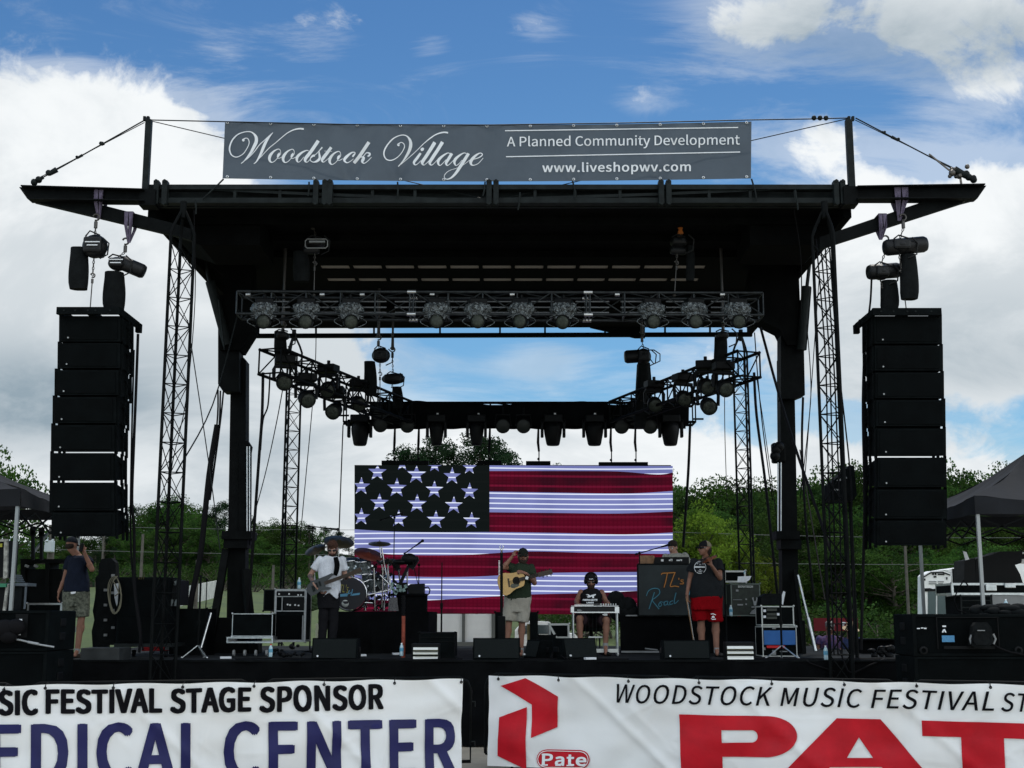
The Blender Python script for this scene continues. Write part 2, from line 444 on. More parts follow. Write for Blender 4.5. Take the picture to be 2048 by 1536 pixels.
stage = thing('concert_stage', 'black mobile concert stage with a wide flat roof on two lifting columns', 'stage', (-.2, 23.5, 0))
DX0, DX1, DY0, DY1, DZ = -7.7, 7.4, 19.0, 28.4, 1.2
DECK = mm('worn black deck boards', (.022, .024, .025), .85, var=.55, vs=1.6, bump=.25, bs=14, spec=.03)
b = MB()
x = DX0
while x < DX1-.01:
    for y in (DY0, DY0+3.14, DY0+6.28): b.bb(x+.004, min(x+1.26, DX1)-.004, y+.004, y+3.132, DZ-.12, DZ)
    x += 1.26
b.build('deck', DECK, stage)
b = MB()
for i in range(9):
    for y in (19.6, 23.5, 27.8): b.cyl((DX0+.4+i*1.8, y, 0), (DX0+.4+i*1.8, y, DZ-.12), .04)
b.build('deck_frame', BLK, stage)
# pleated cloth hung along the front edge
b = MB(); K = 420; rows = 8; P = []
for j in range(rows+1):
    for i in range(K+1):
        X = DX0-.05+(DX1-DX0+.1)*i/K; f = j/rows
        amp = .02+.05*f
        yy = DY0-.06-amp*(math.sin(X*7+1.3*math.sin(X*1.7))*.6+math.sin(X*2.1+f*2.2)*.5+.6*noise.noise(Vector((X*1.3, f*2.5, 3))))
        P.append((X, yy, DZ+.004-.99*1.18*f))
b.add(P, [(j*(K+1)+i, (j+1)*(K+1)+i, (j+1)*(K+1)+i+1, j*(K+1)+i+1) for j in range(rows) for i in range(K)], True)
b.build('skirt', CLOTH, stage)
b = MB(); b.bb(DX0, DX1, DY0-.07, DY0+.02, DZ-.015, DZ+.012); b.build('deck_edge', BLK, stage)

# roof
RXL, RXR, RZ = W(292, 400, 19.1).x, W(1706, 400, 19.1).x, W(1000, 409, 19.3).z
CEIL = mm('black roof lining', (.004, .0045, .0045), .9, var=.3, spec=.04)
ROOFM = mm('dark roof skin', (.05, .055, .06), .6, var=.2)
GAP = mm('pale roof gap fabric', (.085, .075, .058), .8, transl=.4, var=.4, vs=2)
zb = W(1000, 655, 27.7).z
def rz_at(y): return RZ+(zb-RZ)*(y-19.3)/(27.7-19.3)
b = MB()
def ceil_y(py):
    return min((abs(W(1000, py, 19.3+k*.02).z-rz_at(19.3+k*.02)), 19.3+k*.02) for k in range(420))[1]
strips = [(ceil_y(531), ceil_y(539)), (ceil_y(557), ceil_y(564))]
strips = [(min(s_), max(s_)) for s_ in strips]
xs0 = W(640, 535, strips[0][0]).x; SEG = (W(1420, 535, strips[0][0]).x-xs0)/12
ys = [19.3]+[q for s in strips for q in s]+[27.7]
for i in range(0, len(ys)-1, 2):
    ya, yb_ = ys[i], ys[i+1]
    b.prism([(RXL, ya, rz_at(ya)), (RXL, yb_, rz_at(yb_)), (RXR, yb_, rz_at(yb_)), (RXR, ya, rz_at(ya))], (0, 0, .08))
gp = MB()
for ya, yb_ in strips:
    x0 = RXL
    b.prism([(RXL, ya, rz_at(ya)), (RXL, yb_, rz_at(yb_)), (xs0, yb_, rz_at(yb_)), (xs0, ya, rz_at(ya))], (0, 0, .08))
    for i in range(12):
        xa = xs0+i*SEG
        gp.quad((xa, ya, rz_at(ya)+.02), (xa, yb_, rz_at(yb_)+.02), (xa+SEG-.07, yb_, rz_at(yb_)+.02), (xa+SEG-.07, ya, rz_at(ya)+.02))
        b.prism([(xa+SEG-.07, ya, rz_at(ya)), (xa+SEG-.07, yb_, rz_at(yb_)), (xa+SEG, yb_, rz_at(yb_)), (xa+SEG, ya, rz_at(ya))], (0, 0, .08))
    xe = xs0+12*SEG
    b.prism([(xe, ya, rz_at(ya)), (xe, yb_, rz_at(yb_)), (RXR, yb_, rz_at(yb_)), (RXR, ya, rz_at(ya))], (0, 0, .08))
rf = b.build('roof', [CEIL], stage); split_build(gp, 'roof_gap_panel', GAP, rf, 0)
b = MB()
for y in [q_ for q_ in [19.9+i*.95 for i in range(8)] if not any(s_[0]-.65 < q_ < s_[1]+.05 for s_ in strips)]: b.bb(RXL+.1, RXR-.1, y, y+.08, rz_at(y)-.12, rz_at(y)-.002)
b.bb(RXL-.02, RXL+.1, 19.3, 27.7, zb-.14, RZ+.1); b.bb(RXR-.1, RXR+.02, 19.3, 27.7, zb-.14, RZ+.1)
b.build('roof_joists', CEIL, rf)
# header frame across the front
b = MB()
zt = W(1000, 371, 19.1).z; zl = W(1000, 405, 19.1).z
b.bb(RXL, RXR, 19.05, 19.2, zt-.075, zt); b.bb(RXL, RXR, 19.05, 19.2, zl-.02, zl+.06)
b.bb(RXL, RXR, 19.27, 19.33, zl-.02, zt-.02)
for q in (200, 470, 560, 650, 745, 830, 1070, 1150, 1240, 1330, 1418, 1500, 1590):
    if q > 300: c = W(q, 390, 19.1); b.bb(c.x-.022, c.x+.022, 19.08, 19.13, zl+.03, zt-.06)
def strut(x0, y0, x1, y1, Y, w=.045): b.beam(W(x0, y0, Y), W(x1, y1, Y), w, w)
strut(400, 378, 650, 390, 19.11); strut(660, 390, 900, 400, 19.11); strut(980, 400, 1320, 389, 19.11); strut(1340, 388, 1600, 376, 19.11)
b.build('header_frame', STEEL, stage)
b = MB()
for q in (313, 330, 632, 650, 660, 978, 992, 1322, 1337, 1672, 1685):
    c = W(q, 390, 19.04); b.bb(c.x-.042, c.x+.042, 18.98, 19.12, zl-.06, zt+.05, bev=.012)
    for z in (zl-.05, zt+.035): b.cyl((c.x, 18.97, z), (c.x, 19.0, z), .025)
split_build(b, 'header_clamp', STEEL, stage)
# rear frame
b = MB()
for i, (ya, yb_) in enumerate(((640, 655), (667, 675))):
    b.prism([W(505, ya, 27.7), W(1505, ya-3, 27.7), W(1505, yb_-3, 27.7), W(505, yb_, 27.7)], (0, .1, 0))
for q in (632, 748, 880, 1000, 1090, 1210, 1330, 1420): b.beam(W(q, 650, 27.75), W(q, 670, 27.75), .04, .04)
b.prism([W(1180, 655, 27.72), W(1290, 655, 27.72), W(1290, 676, 27.72), W(1270, 676, 27.72)], (0, .06, 0))
split_build(b, 'rear_frame', BLK, stage)
# corner fascia and roof arms
for sgn, sleeve, arm, roof_side in (
        (-1, [(436, 590), (480, 590), (478, 783), (446, 783), (436, 768)], [(395, 470), (500, 470), (505, 660), (480, 700), (440, 700), (438, 640), (447, 590), (446, 552), (430, 535), (408, 508), (404, 494)],
         [(300, 405), (350, 472), (386, 484), (400, 490), (520, 490), (520, 405)]),
        (1, [(1562, 600), (1606, 600), (1610, 790), (1592, 797), (1562, 797)], [(1520, 470), (1632, 470), (1617, 510), (1598, 553), (1600, 600), (1606, 690), (1575, 690), (1560, 660), (1520, 640), (1500, 560)],
         [(1702, 404), (1660, 468), (1640, 490), (1500, 490), (1500, 404)])):
    b = MB(); px_prism(b, arm, 22.6, .5); b.build('roof_arm', CEIL, stage); b = MB(); px_prism(b, roof_side, 20.0, 1.2); b.build('roof_side_panel', CEIL, stage)
    b = MB(); px_prism(b, sleeve, 22.7, .34)
    if sgn < 0:
        px_prism(b, [(468, 708), (484, 712), (492, 722), (490, 1312), (452, 1312), (462, 708)], 22.95, .3)
        px_prism(b, [(478, 882), (496, 882), (503, 893), (501, 905), (500, 1090), (478, 1090)], 22.9, .12)
        pbox(b, 443, 1062, 503, 1078, 22.7, .5); pbox(b, 447, 1078, 495, 1096, 22.75, .4); pbox(b, 424, 1235, 510, 1314, 22.7, .7, .02)
        b.beam(W(452, 1100, 22.9), W(417, 1310, 22.4), .12, .12); b.beam(W(490, 1140, 22.9), W(508, 1310, 22.4), .12, .12)
    else:
        px_prism(b, [(1560, 716), (1574, 710), (1588, 710), (1600, 1312), (1566, 1312)], 22.95, .3)
        pbox(b, 1546, 885, 1572, 925, 22.9, .2, .03); pbox(b, 1553, 1062, 1600, 1078, 22.7, .5); pbox(b, 1562, 1078, 1603, 1098, 22.75, .4)
        pbox(b, 1574, 1240, 1612, 1314, 22.7, .6, .02); b.beam(W(1590, 1140, 22.9), W(1608, 1310, 22.4), .06, .06)
        b.beam(W(1555, 640, 22.8), W(1580, 700, 22.8), .1, .1)
    c = b.build('lifting_column', BLK, stage)
    b = MB()
    if sgn < 0: b.cyl(W(402, 493, 22.5), W(421, 570, 22.5), .032); b.cyl(W(420, 563, 22.5), W(455, 690, 22.6), .085, n=12); b.cyl(W(437, 600, 22.4), W(449, 700, 22.4), .012)
    else: b.cyl(W(1622, 503, 22.5), W(1613, 580, 22.5), .032); b.cyl(W(1613, 573, 22.5), W(1602, 700, 22.6), .085, n=12); b.cyl(W(1622, 575, 22.4), W(1612, 700, 22.4), .012)
    b.build('hydraulic_ram', STEEL, c)
    b = MB()
    for q in ((494, 893), (499, 893)) if sgn < 0 else ((1556, 925), (1562, 925)): b.cyl(W(q[0], q[1], 22.85), W(q[0], 1062, 22.85), .012, n=6)
    split_build(b, 'guide_rod', ALU, c, 0)
# outriggers for the speakers
for sgn, top, br, post in ((-1, [(38, 374), (290, 381), (290, 404), (72, 402), (54, 397)], [(70, 388), (66, 403), (346, 470), (382, 480), (382, 458), (345, 446), (150, 396)], (286, 298)),
                           (1, [(1973, 371), (1712, 375), (1712, 400), (1925, 400), (1955, 397)], [(1955, 385), (1952, 398), (1925, 405), (1680, 484), (1640, 498), (1640, 474), (1850, 402)], (1696, 1709))):
    b = MB(); px_prism(b, top, 18.95, .16)
    for q in ((46, 375, 290, 382) if sgn < 0 else (1966, 372, 1712, 376), (60, 401, 290, 404) if sgn < 0 else (1950, 399, 1712, 400)):
        b.beam(W(q[0], q[1], 18.93), W(q[2], q[3], 18.93), .2, .018)
    if sgn < 0:
        pbox(b, 278, 378, 310, 410, 18.92, .26)
    else: pbox(b, 1688, 372, 1716, 408, 18.92, .26)
    o = b.build('outrigger_beam', BLK, stage)
    b = MB(); px_prism(b, br, 19.0, .12); b.build('brace', BLK, o)
    b = MB(); pbox(b, post[0], 238, post[1], 408, 18.95, .1, .006)
    for q in (post[0]+2, post[1]-3): pbox(b, q-2, 232, q+3, 240, 18.96, .06)
    pbox(b, (post[0]+10 if sgn < 0 else post[0]-4), 238, (post[1]+4 if sgn < 0 else post[0]+2), 247, 18.96, .06)
    b.build('king_post', STEEL, stage)
    b = MB()
    e = (64, 367) if sgn < 0 else (1952, 362); a = (288, 241) if sgn < 0 else (1711, 236)
    A, E = W(*a, 18.98), W(*e, 18.98)
    b.cyl(A, E, .011, n=5); b.cyl(A+Vector((0, .03, -.02)), E+Vector((0, .03, .05)), .007, n=5)
    for f, r_, l_ in ((.36, .03, .05), (.55, .022, .1), (.78, .045, .14), (.9, .03, .1)) if sgn < 0 else ((.22, .02, .05), (.3, .025, .12), (.82, .06, .2), (.9, .05, .16)):
        q = A.lerp(E, f); d = (E-A).normalized(); b.cyl(q, q+d*l_, r_, r_*.8, n=7)
        b.sph(q+d*l_+Vector((0, 0, .02)), r_*1.1, 7, 5)
    for f in (.94, .98): b.sph(A.lerp(E, f), .055, 8, 6)
    b.build('stay_cable', STEEL, stage)
    if sgn > 0:
        b = MB(); q = A.lerp(E, .84)
        for k in range(9): b.sph(q+Vector((random.uniform(-.12, .16), random.uniform(-.04, .04), random.uniform(-.1, .08))), random.uniform(.03, .06), 7, 5)
        b.beam(q+Vector((.05, 0, -.1)), q+Vector((.08, 0, -.5)), .03, .02); b.beam(q+Vector((-.1, 0, 0)), W(1858, 308, 18.95), .02, .02)
        b.build('cable_winch', mm('tarnished winch metal', (.12, .11, .10), .45, .7, var=.5, vs=20), stage)
# thin top cables (behind the sign)
b = MB()
b.tube([W(x, y, 19.02) for x, y in ((298, 240), (452, 243.5), (700, 249), (980, 250), (1250, 246), (1498, 240), (1620, 238), (1698, 236))], .010, 5)
b.tube([W(x, y, 19.16) for x, y in ((298, 241), (640, 322), (985, 402))], .008, 5)
b.tube([W(x, y, 19.16) for x, y in ((1697, 237), (1340, 318), (990, 402))], .008, 5)
for q in (1628, 1640, 1652): b.sph(W(q, 236+.1*(q-1640)/10, 19.02), .04, 8, 6)
b.build('top_cable', STEEL, stage)
b = MB()
for x0, y0, x1, y1 in ((447, 358, 405, 398), (618, 364, 616, 392), (795, 364, 795, 396), (970, 364, 966, 392), (1145, 362, 1152, 398), (1320, 360, 1320, 384), (1503, 358, 1514, 400), (1040, 385, 1036, 420), (1590, 380, 1596, 420), (390, 400, 392, 428), (1707, 400, 1702, 412)):
    b.tube([W(x0, y0, 19.0), W((x0+x1)/2+1, (y0+y1)/2, 18.98), W(x1, y1, 19.0)], .014, 5)
split_build(b, 'tie_rope', STEEL, stage)

# lattice masts at the corners
def mast(x, y, Y, ztop, rot, label):
    t = thing('lattice_mast', label, 'mast', (x, Y, 0), 'lattice masts at the stage corners')
    b = MB(); z1 = ztop-.55; lattice(b, (x, Y, 0), (x, Y, z1), .34, 3, .024, .008, .43, rot); b.build('shaft', BLK, t)
    b = MB()
    rad = .34/(2*math.sin(PI/3)); X_, Y_, d_ = frame_of((0, 0, 1))
    for i in range(3):
        o = (X_*math.cos(rot+2*PI*i/3)+Y_*math.sin(rot+2*PI*i/3))*rad
        p = Vector((x, Y, z1))+o; q = Vector((x, Y, ztop-.06))+o*.18
        b.tube([p, p+Vector((0, 0, .12)), p.lerp(q, .5)+o*.15+Vector((0, 0, .02)), q], .024, 6)
    b.cyl((x, Y, ztop-.16), (x, Y, ztop+.1), .05); b.build('head', BLK, t)
    b = MB(); b.box((x, Y, .03), (.55, .55, .06)); b.build('base_plate', BLK, t)
mast(W(326, 1300, 18.75).x, 0, 18.75, W(360, 416, 18.75).z, R(70), 'black lattice mast standing before the left front corner of the stage')
mast(W(1688, 1300, 18.75).x, 0, 18.75, W(360, 416, 18.75).z, R(10), 'black lattice mast standing before the right front corner of the stage')
mast(W(578, 1000, 29.2).x, 0, 29.2, W(590, 668, 29.2).z, R(40), 'black lattice mast behind the stage, seen left of the screen')
mast(W(1492, 1000, 29.2).x, 0, 29.2, W(590, 668, 29.2).z, R(20), 'black lattice mast behind the stage, seen right of the screen')

# ------------------------------------------------------------------ big sign above the roof
SIGN = mm('dark grey mesh vinyl', (.115, .14, .165), .8, var=.12, vs=1.2, bump=.9, bs=2.6, transl=.40)
def sign_map(px, py):
    """a point of the sign from photo chart coordinates (px right, py down)"""
    f = (py-243)/(360-243)
    top = 250-7*((px-975)/525)**2; bot = 363-6*abs((px-975)/525)**1.6
    yy = top+(bot-top)*f
    if py > 350: pass
    d = 0
    gx = ((px-450)/88) % 1.0
    d += .03*math.cos(2*PI*gx)*(1-f)**2 + .015*math.sin(px*.031+f*3)+.012*math.sin(px*.11+f*5)*(1-f)
    for cx in (700, 795, 1145, 1320): d += .09*math.exp(-((px-cx)-(1-f)*55)**2/110)*f*(1-.3*f) - .07*math.exp(-((px-cx)+(1-f)*60)**2/130)*f
    return W(px, yy, 19.06+d)
t = thing('overhead_banner', 'dark grey sign with white script lettering stretched above the stage roof', 'banner', W(975, 363, 19.06))
b = MB(); K, J = 260, 22
P = [sign_map(450-5*(j/J)+(1053+4*(j/J))*i/K, 243+(360-243)*j/J) for j in range(J+1) for i in range(K+1)]
b.add(P, [(j*(K+1)+i, (j+1)*(K+1)+i, (j+1)*(K+1)+i+1, j*(K+1)+i+1) for j in range(J) for i in range(K)], True)
b.build('sheet', SIGN, t)
def inv_y(px, py):   # photo pixel -> sign chart py
    top = 250-7*((px-975)/525)**2; bot = 363-6*abs((px-975)/525)**1.6
    return 243+(py-top)/(bot-top)*117
SO = Vector((0, -.012, 0))
def sfront(x, y): return sign_map(x, inv_y(x, y))+SO
def zs(reg, pts):
    ox, oy, s = {1: (450, 240, 12.8), 2: (590, 240, 12.8), 3: (750, 240, 12.8), 4: (850, 240, 11.81)}[reg]
    return [(ox+x/s, oy+y/s, w/s) for x, y, w in pts]
SC = [  # calligraphic strokes
 zs(1, [(500, 540, 40), (470, 520, 60), (480, 500, 30), (545, 470, 18), (600, 500, 20), (622, 580, 20), (590, 690, 18), (490, 850, 18), (380, 930, 20), (280, 955, 22), (180, 910, 26), (125, 800, 34), (130, 670, 34), (200, 510, 32), (330, 380, 26), (480, 320, 22), (630, 305, 22), (730, 350, 36), (800, 450, 66), (800, 570, 78), (740, 700, 72), (660, 850, 56), (560, 980, 34), (480, 1070, 22), (415, 1120, 16)]),
 zs(1, [(480, 1070, 14), (620, 960, 16), (760, 810, 18), (880, 650, 20), (1020, 520, 18), (1120, 430, 22), (1230, 330, 14)]),
 zs(1, [(1228, 332, 12), (1140, 430, 40), (1050, 570, 62), (990, 700, 68), (930, 850, 60), (860, 990, 44), (800, 1080, 26), (740, 1130, 14)]),
 zs(1, [(800, 1070, 12), (940, 930, 16), (1060, 800, 16), (1160, 700, 18), (1300, 590, 18), (1450, 460, 20), (1600, 340, 22), (1760, 260, 28), (1900, 230, 34), (2020, 238, 36)])]
def o_strokes(reg, dx, dy, k=1.0):
    f = lambda pts: zs(reg, [(x*k+dx, y*k+dy, w*k) for x, y, w in pts])
    return [f([(1425, 800, 14), (1400, 760, 16), (1350, 755, 20), (1250, 810, 40), (1165, 910, 66), (1140, 1000, 62), (1165, 1070, 40), (1215, 1090, 20), (1290, 1045, 16), (1370, 950, 14), (1425, 870, 14), (1425, 800, 12)]),
            f([(1400, 840, 10), (1375, 900, 62), (1345, 965, 30)]), f([(1345, 985, 14), (1400, 985, 14), (1480, 940, 14)])]
SC += o_strokes(1, 0, 0)+o_strokes(1, 350, 5)
SC += [zs(2, [(350, 800, 16), (300, 785, 22), (180, 840, 44), (70, 940, 64), (50, 1030, 52), (85, 1085, 22), (150, 1050, 14), (230, 950, 12)]),
       zs(2, [(600, 535, 78), (480, 715, 76), (370, 870, 76), (280, 980, 74), (262, 1050, 56), (300, 1088, 20), (350, 1060, 14), (410, 980, 12)]),
       zs(2, [(410, 980, 14), (530, 890, 16), (620, 800, 20), (700, 705, 34)]),
       zs(2, [(620, 800, 18), (625, 880, 40), (635, 980, 56), (580, 1050, 56), (480, 1085, 24), (405, 1050, 18), (400, 990, 20), (450, 930, 44), (510, 915, 50)]),
       zs(2, [(930, 705, 66), (840, 830, 72), (740, 960, 76), (695, 1035, 58), (725, 1085, 22), (790, 1050, 14), (880, 970, 12)]), zs(2, [(755, 800, 10), (950, 812, 10)])]
SC += o_strokes(2, -235, 70, .985)
SC += [zs(2, [(1475, 950, 40), (1510, 900, 40), (1540, 860, 22), (1520, 832, 20), (1440, 850, 36), (1310, 960, 66), (1265, 1040, 52), (1330, 1100, 22), (1410, 1070, 16), (1500, 1000, 12)]),
       zs(2, [(1895, 572, 76), (1760, 775, 76), (1630, 965, 76), (1510, 1110, 74)]),
       zs(2, [(1650, 970, 14), (1740, 945, 16), (1830, 850, 22), (1910, 860, 40), (1910, 905, 46), (1860, 940, 30)]),
       zs(2, [(1690, 950, 18), (1760, 965, 50), (1740, 1030, 70), (1720, 1075, 50), (1770, 1115, 20), (1850, 1070, 16), (1960, 960, 14)])]
SC += [zs(3, [(630, 660, 44), (600, 640, 60), (620, 605, 24), (680, 580, 18), (740, 620, 20), (755, 700, 20), (700, 820, 18), (600, 940, 18), (480, 1020, 22), (370, 1040, 24), (280, 1000, 26), (232, 900, 32), (245, 780, 34), (330, 630, 32), (460, 490, 28), (600, 415, 22), (730, 392, 22), (830, 430, 30), (900, 530, 60), (915, 650, 74), (880, 790, 70), (800, 940, 52), (710, 1070, 32), (595, 1200, 18)]),
       zs(3, [(665, 1145, 12), (800, 1030, 14), (950, 900, 16), (1100, 760, 16), (1250, 610, 18), (1400, 490, 20), (1500, 420, 22)]),
       zs(4, [(0, 540, 20), (130, 430, 22), (260, 350, 26), (380, 308, 30), (470, 298, 32), (545, 308, 34)]),
       zs(3, [(1170, 855, 50), (1080, 980, 62), (1000, 1090, 56), (1030, 1155, 24), (1100, 1125, 14), (1180, 1040, 12)]), zs(3, [(1180, 790, 40), (1212, 758, 74), (1245, 725, 40)]),
       zs(3, [(1530, 590, 78), (1400, 800, 74), (1280, 980, 74), (1205, 1090, 62), (1240, 1155, 26), (1300, 1130, 14), (1390, 1040, 12)]),
       zs(4, [(415, 525, 72), (300, 715, 70), (190, 880, 70), (115, 1010, 60), (145, 1070, 24), (200, 1045, 14), (290, 950, 12)])]
SC += [zs(3, [(1655+60, 590, 78), (1590, 800, 74), (1480, 980, 74), (1405, 1090, 62), (1440, 1155, 26), (1500, 1130, 14), (1590, 1040, 12)])][:0]
SC += [zs(4, [(230, 530, 66), (120, 715, 66), (10, 890, 66), (-60, 1010, 58), (-35, 1070, 24), (20, 1045, 14), (90, 980, 12)]),
       zs(4, [(590, 800, 14), (540, 785, 20), (440, 840, 40), (330, 940, 60), (310, 1020, 50), (345, 1080, 20), (400, 1050, 14), (500, 940, 12)]),
       zs(4, [(635, 795, 62), (560, 920, 62), (500, 1020, 56), (525, 1080, 22), (580, 1050, 14), (680, 950, 12)]),
       zs(4, [(980, 800, 14), (920, 785, 20), (820, 840, 40), (720, 930, 60), (695, 1010, 50), (730, 1080, 20), (790, 1050, 14), (880, 950, 12)]),
       zs(4, [(1030, 795, 62), (940, 940, 66), (830, 1110, 66), (730, 1260, 56), (620, 1370, 36), (520, 1405, 18), (458, 1360, 14), (480, 1280, 14), (580, 1200, 12), (760, 1140, 10), (900, 1070, 10), (1060, 950, 12)]),
       zs(4, [(1150, 935, 14), (1260, 900, 20), (1340, 850, 24), (1350, 805, 20), (1290, 790, 22), (1180, 860, 50), (1090, 970, 66), (1090, 1050, 44), (1150, 1075, 18), (1260, 1030, 14), (1375, 905, 12)])]
lt = MB()
for s_ in SC:
    V2, F2 = ribbon([(x, -y, w*1.12) for x, y, w in s_], 5)
    sheet(lt, [Vector((a, c)) for a, c in V2], F2, lambda x, z: sfront(x, -z), None)
lt.build('script_lettering', WTXT, t)
lt = MB()
def sign_text(s, x0, y0, x1, y1, dy=0, **k):   # ink box in photo pixels; dy = rise to the right
    text_on(lt, s, [(x0, -y1, 0), (x1, -y1+dy, 0), (x1, -y0+dy, 0), (x0, -y0, 0)], mapf=lambda x, z: sfront(x, -z), step=30, **k)
sign_text('A Planned Community Development', 1014, 273, 1479, 299.5, 4, space=1.0, fat=.2)
sign_text('www.liveshopwv.com', 1085, 326, 1381, 350, 2, fat=.55, space=1.03)
for x0, x1, ya, yb_ in ((1010, 1476, 262, 255.5), (1012, 1480, 314, 304.5)):
    pts = [(x0+(x1-x0)*i/24, -(ya+(yb_-ya)*i/24)) for i in range(25)]
    V2, F2 = ribbon([(x, y, 2.0) for x, y in pts], 2); sheet(lt, [Vector(v) for v in V2], F2, lambda x, z: sfront(x, -z), None)
lt.build('printed_lettering', WTXT, t)
b = MB()
for i in range(13):
    px = 455+i*86.5
    for py in (246, 357):
        q = sign_map(px, py); b.lathe(q+Vector((0, -.012, 0)), [(.012, 0), (.024, 0), (.024, -.008), (.012, -.008)], 8, (0, 1, 0))
split_build(b, 'eyelet', ALU, t)

# ------------------------------------------------------------------ trusses
def box_truss(b, p0, p1, w, h, rc=.024, rb=.011, seg=.55, up=(0, 0, 1)):
    p0, p1 = Vector(p0), Vector(p1); x, y, d = frame_of(p1-p0, Vector(up)); Ln = (p1-p0).length; k = max(1, round(Ln/seg))
    c = [x*w/2*a+y*h/2*e for a, e in ((-1, -1), (1, -1), (1, 1), (-1, 1))]
    for o in c: b.cyl(p0+o, p1+o, rc, n=8)
    for i in range(4):
        a, e = c[i], c[(i+1) % 4]
        for j in range(k+1): q = p0+d*Ln*j/k; b.cyl(q+a, q+e, rb*1.2, n=5, caps=False)
        for j in range(k):
            q0 = p0+d*Ln*j/k; q1 = p0+d*Ln*(j+1)/k
            if j % 2: b.cyl(q0+a, q1+e, rb, n=5, caps=False)
            else: b.cyl(q0+e, q1+a, rb, n=5, caps=False)
    return b
FT = thing('front_lighting_truss', 'long dark lighting truss hung under the front of the roof', 'truss', W(1000, 612, 20.5))
b = MB()
A, B_ = W(475, 611, 20.7), W(1525, 614, 20.7); d = (B_-A)/3
for i in range(3): box_truss(b, A+d*i+Vector((.03, 0, 0)), A+d*(i+1)-Vector((.03, 0, 0)), .42, .37, .024, .012, .58)
b.build('frame', TRUSS, FT)
b = MB()
for i in range(1, 3):
    q = A+d*i
    for yy in (-.21, .21):
        for zz in (-.185, .185): b.cyl(q+Vector((-.07, yy, zz)), q+Vector((.07, yy, zz)), .032, n=8)
for q in (492, 640, 720, 860, 1020, 1230, 1440): b.cyl(W(q, 589, 20.5), W(q+9, 589, 20.5), .029, n=8)
split_build(b, 'coupler', ALU, FT)
b = MB()
for y, z in ((20.75, -.02), (20.72, .07), (20.78, -.1)):
    for i in range(11):
        x0 = A.x+.35+i*.74; b.cyl((x0, y, A.z+z), (x0+.5+.05*(i % 3), y, A.z+z), .013, n=5)
b.build('cable_run', mm('grey cable sheath', (.2, .21, .22), .5), FT)
STL = thing('side_lighting_truss', 'black truss slanting back from the left column to the rear truss', 'truss', W(660, 760, 23.5))
def side_truss(th, a, c):
    b = MB(); box_truss(b, a, c, .42, .42, .028, .013, .5); b.build('frame', BLK, th)
sl0, sl1 = W(540, 722, 21.3), W(805, 825, 26.2)
side_truss(STL, sl0, sl1)
STR = thing('side_lighting_truss', 'black truss slanting back from the right column to the rear truss', 'truss', W(1380, 760, 23.5))
sr0, sr1 = W(1498, 728, 21.3), W(1238, 825, 26.2)
side_truss(STR, sr0, sr1)
BT = thing('rear_lighting_truss', 'black truss with a black cloth thrown over it above the video screen', 'truss', W(1030, 830, 26.6))
b = MB(); box_truss(b, W(690, 828, 26.8), W(1388, 828, 26.8), .45, .4, .028, .013, .6)
for q in ((676, 831), (686, 848), (1385, 808), (1385, 838)): b.cyl(W(q[0], q[1], 26.5), W(q[0]+22, q[1], 26.5), .02)
b.build('frame', BLK, BT)
b = MB(); P = []; K = 120
prof = [(0, 851), (0, 835), (0, 818), (0, 806), (.25, 803), (.5, 806), (.5, 830), (.5, 851)]
for i in range(K+1):
    px = 742+(1378-742)*i/K
    for dy, py in prof:
        wv = 3.2*math.sin(px*.021)+1.5*math.sin(px*.057+1) if py < 812 else .8*math.sin(px*.1)
        P.append(W(px, py+wv, 26.45)+Vector((0, dy+.02*math.sin(px*.15+py*.1), 0)))
n = len(prof); b.add(P, [(i*n+j, (i+1)*n+j, (i+1)*n+j+1, i*n+j+1) for i in range(K) for j in range(n-1)], True)
b.build('drape', CLOTH, BT)
b = MB()
for q in (875, 957, 1110, 1190): pbox(b, q-2, 826, q+2, 831, 26.42, .02)
split_build(b, 'tag', PAPER, BT)
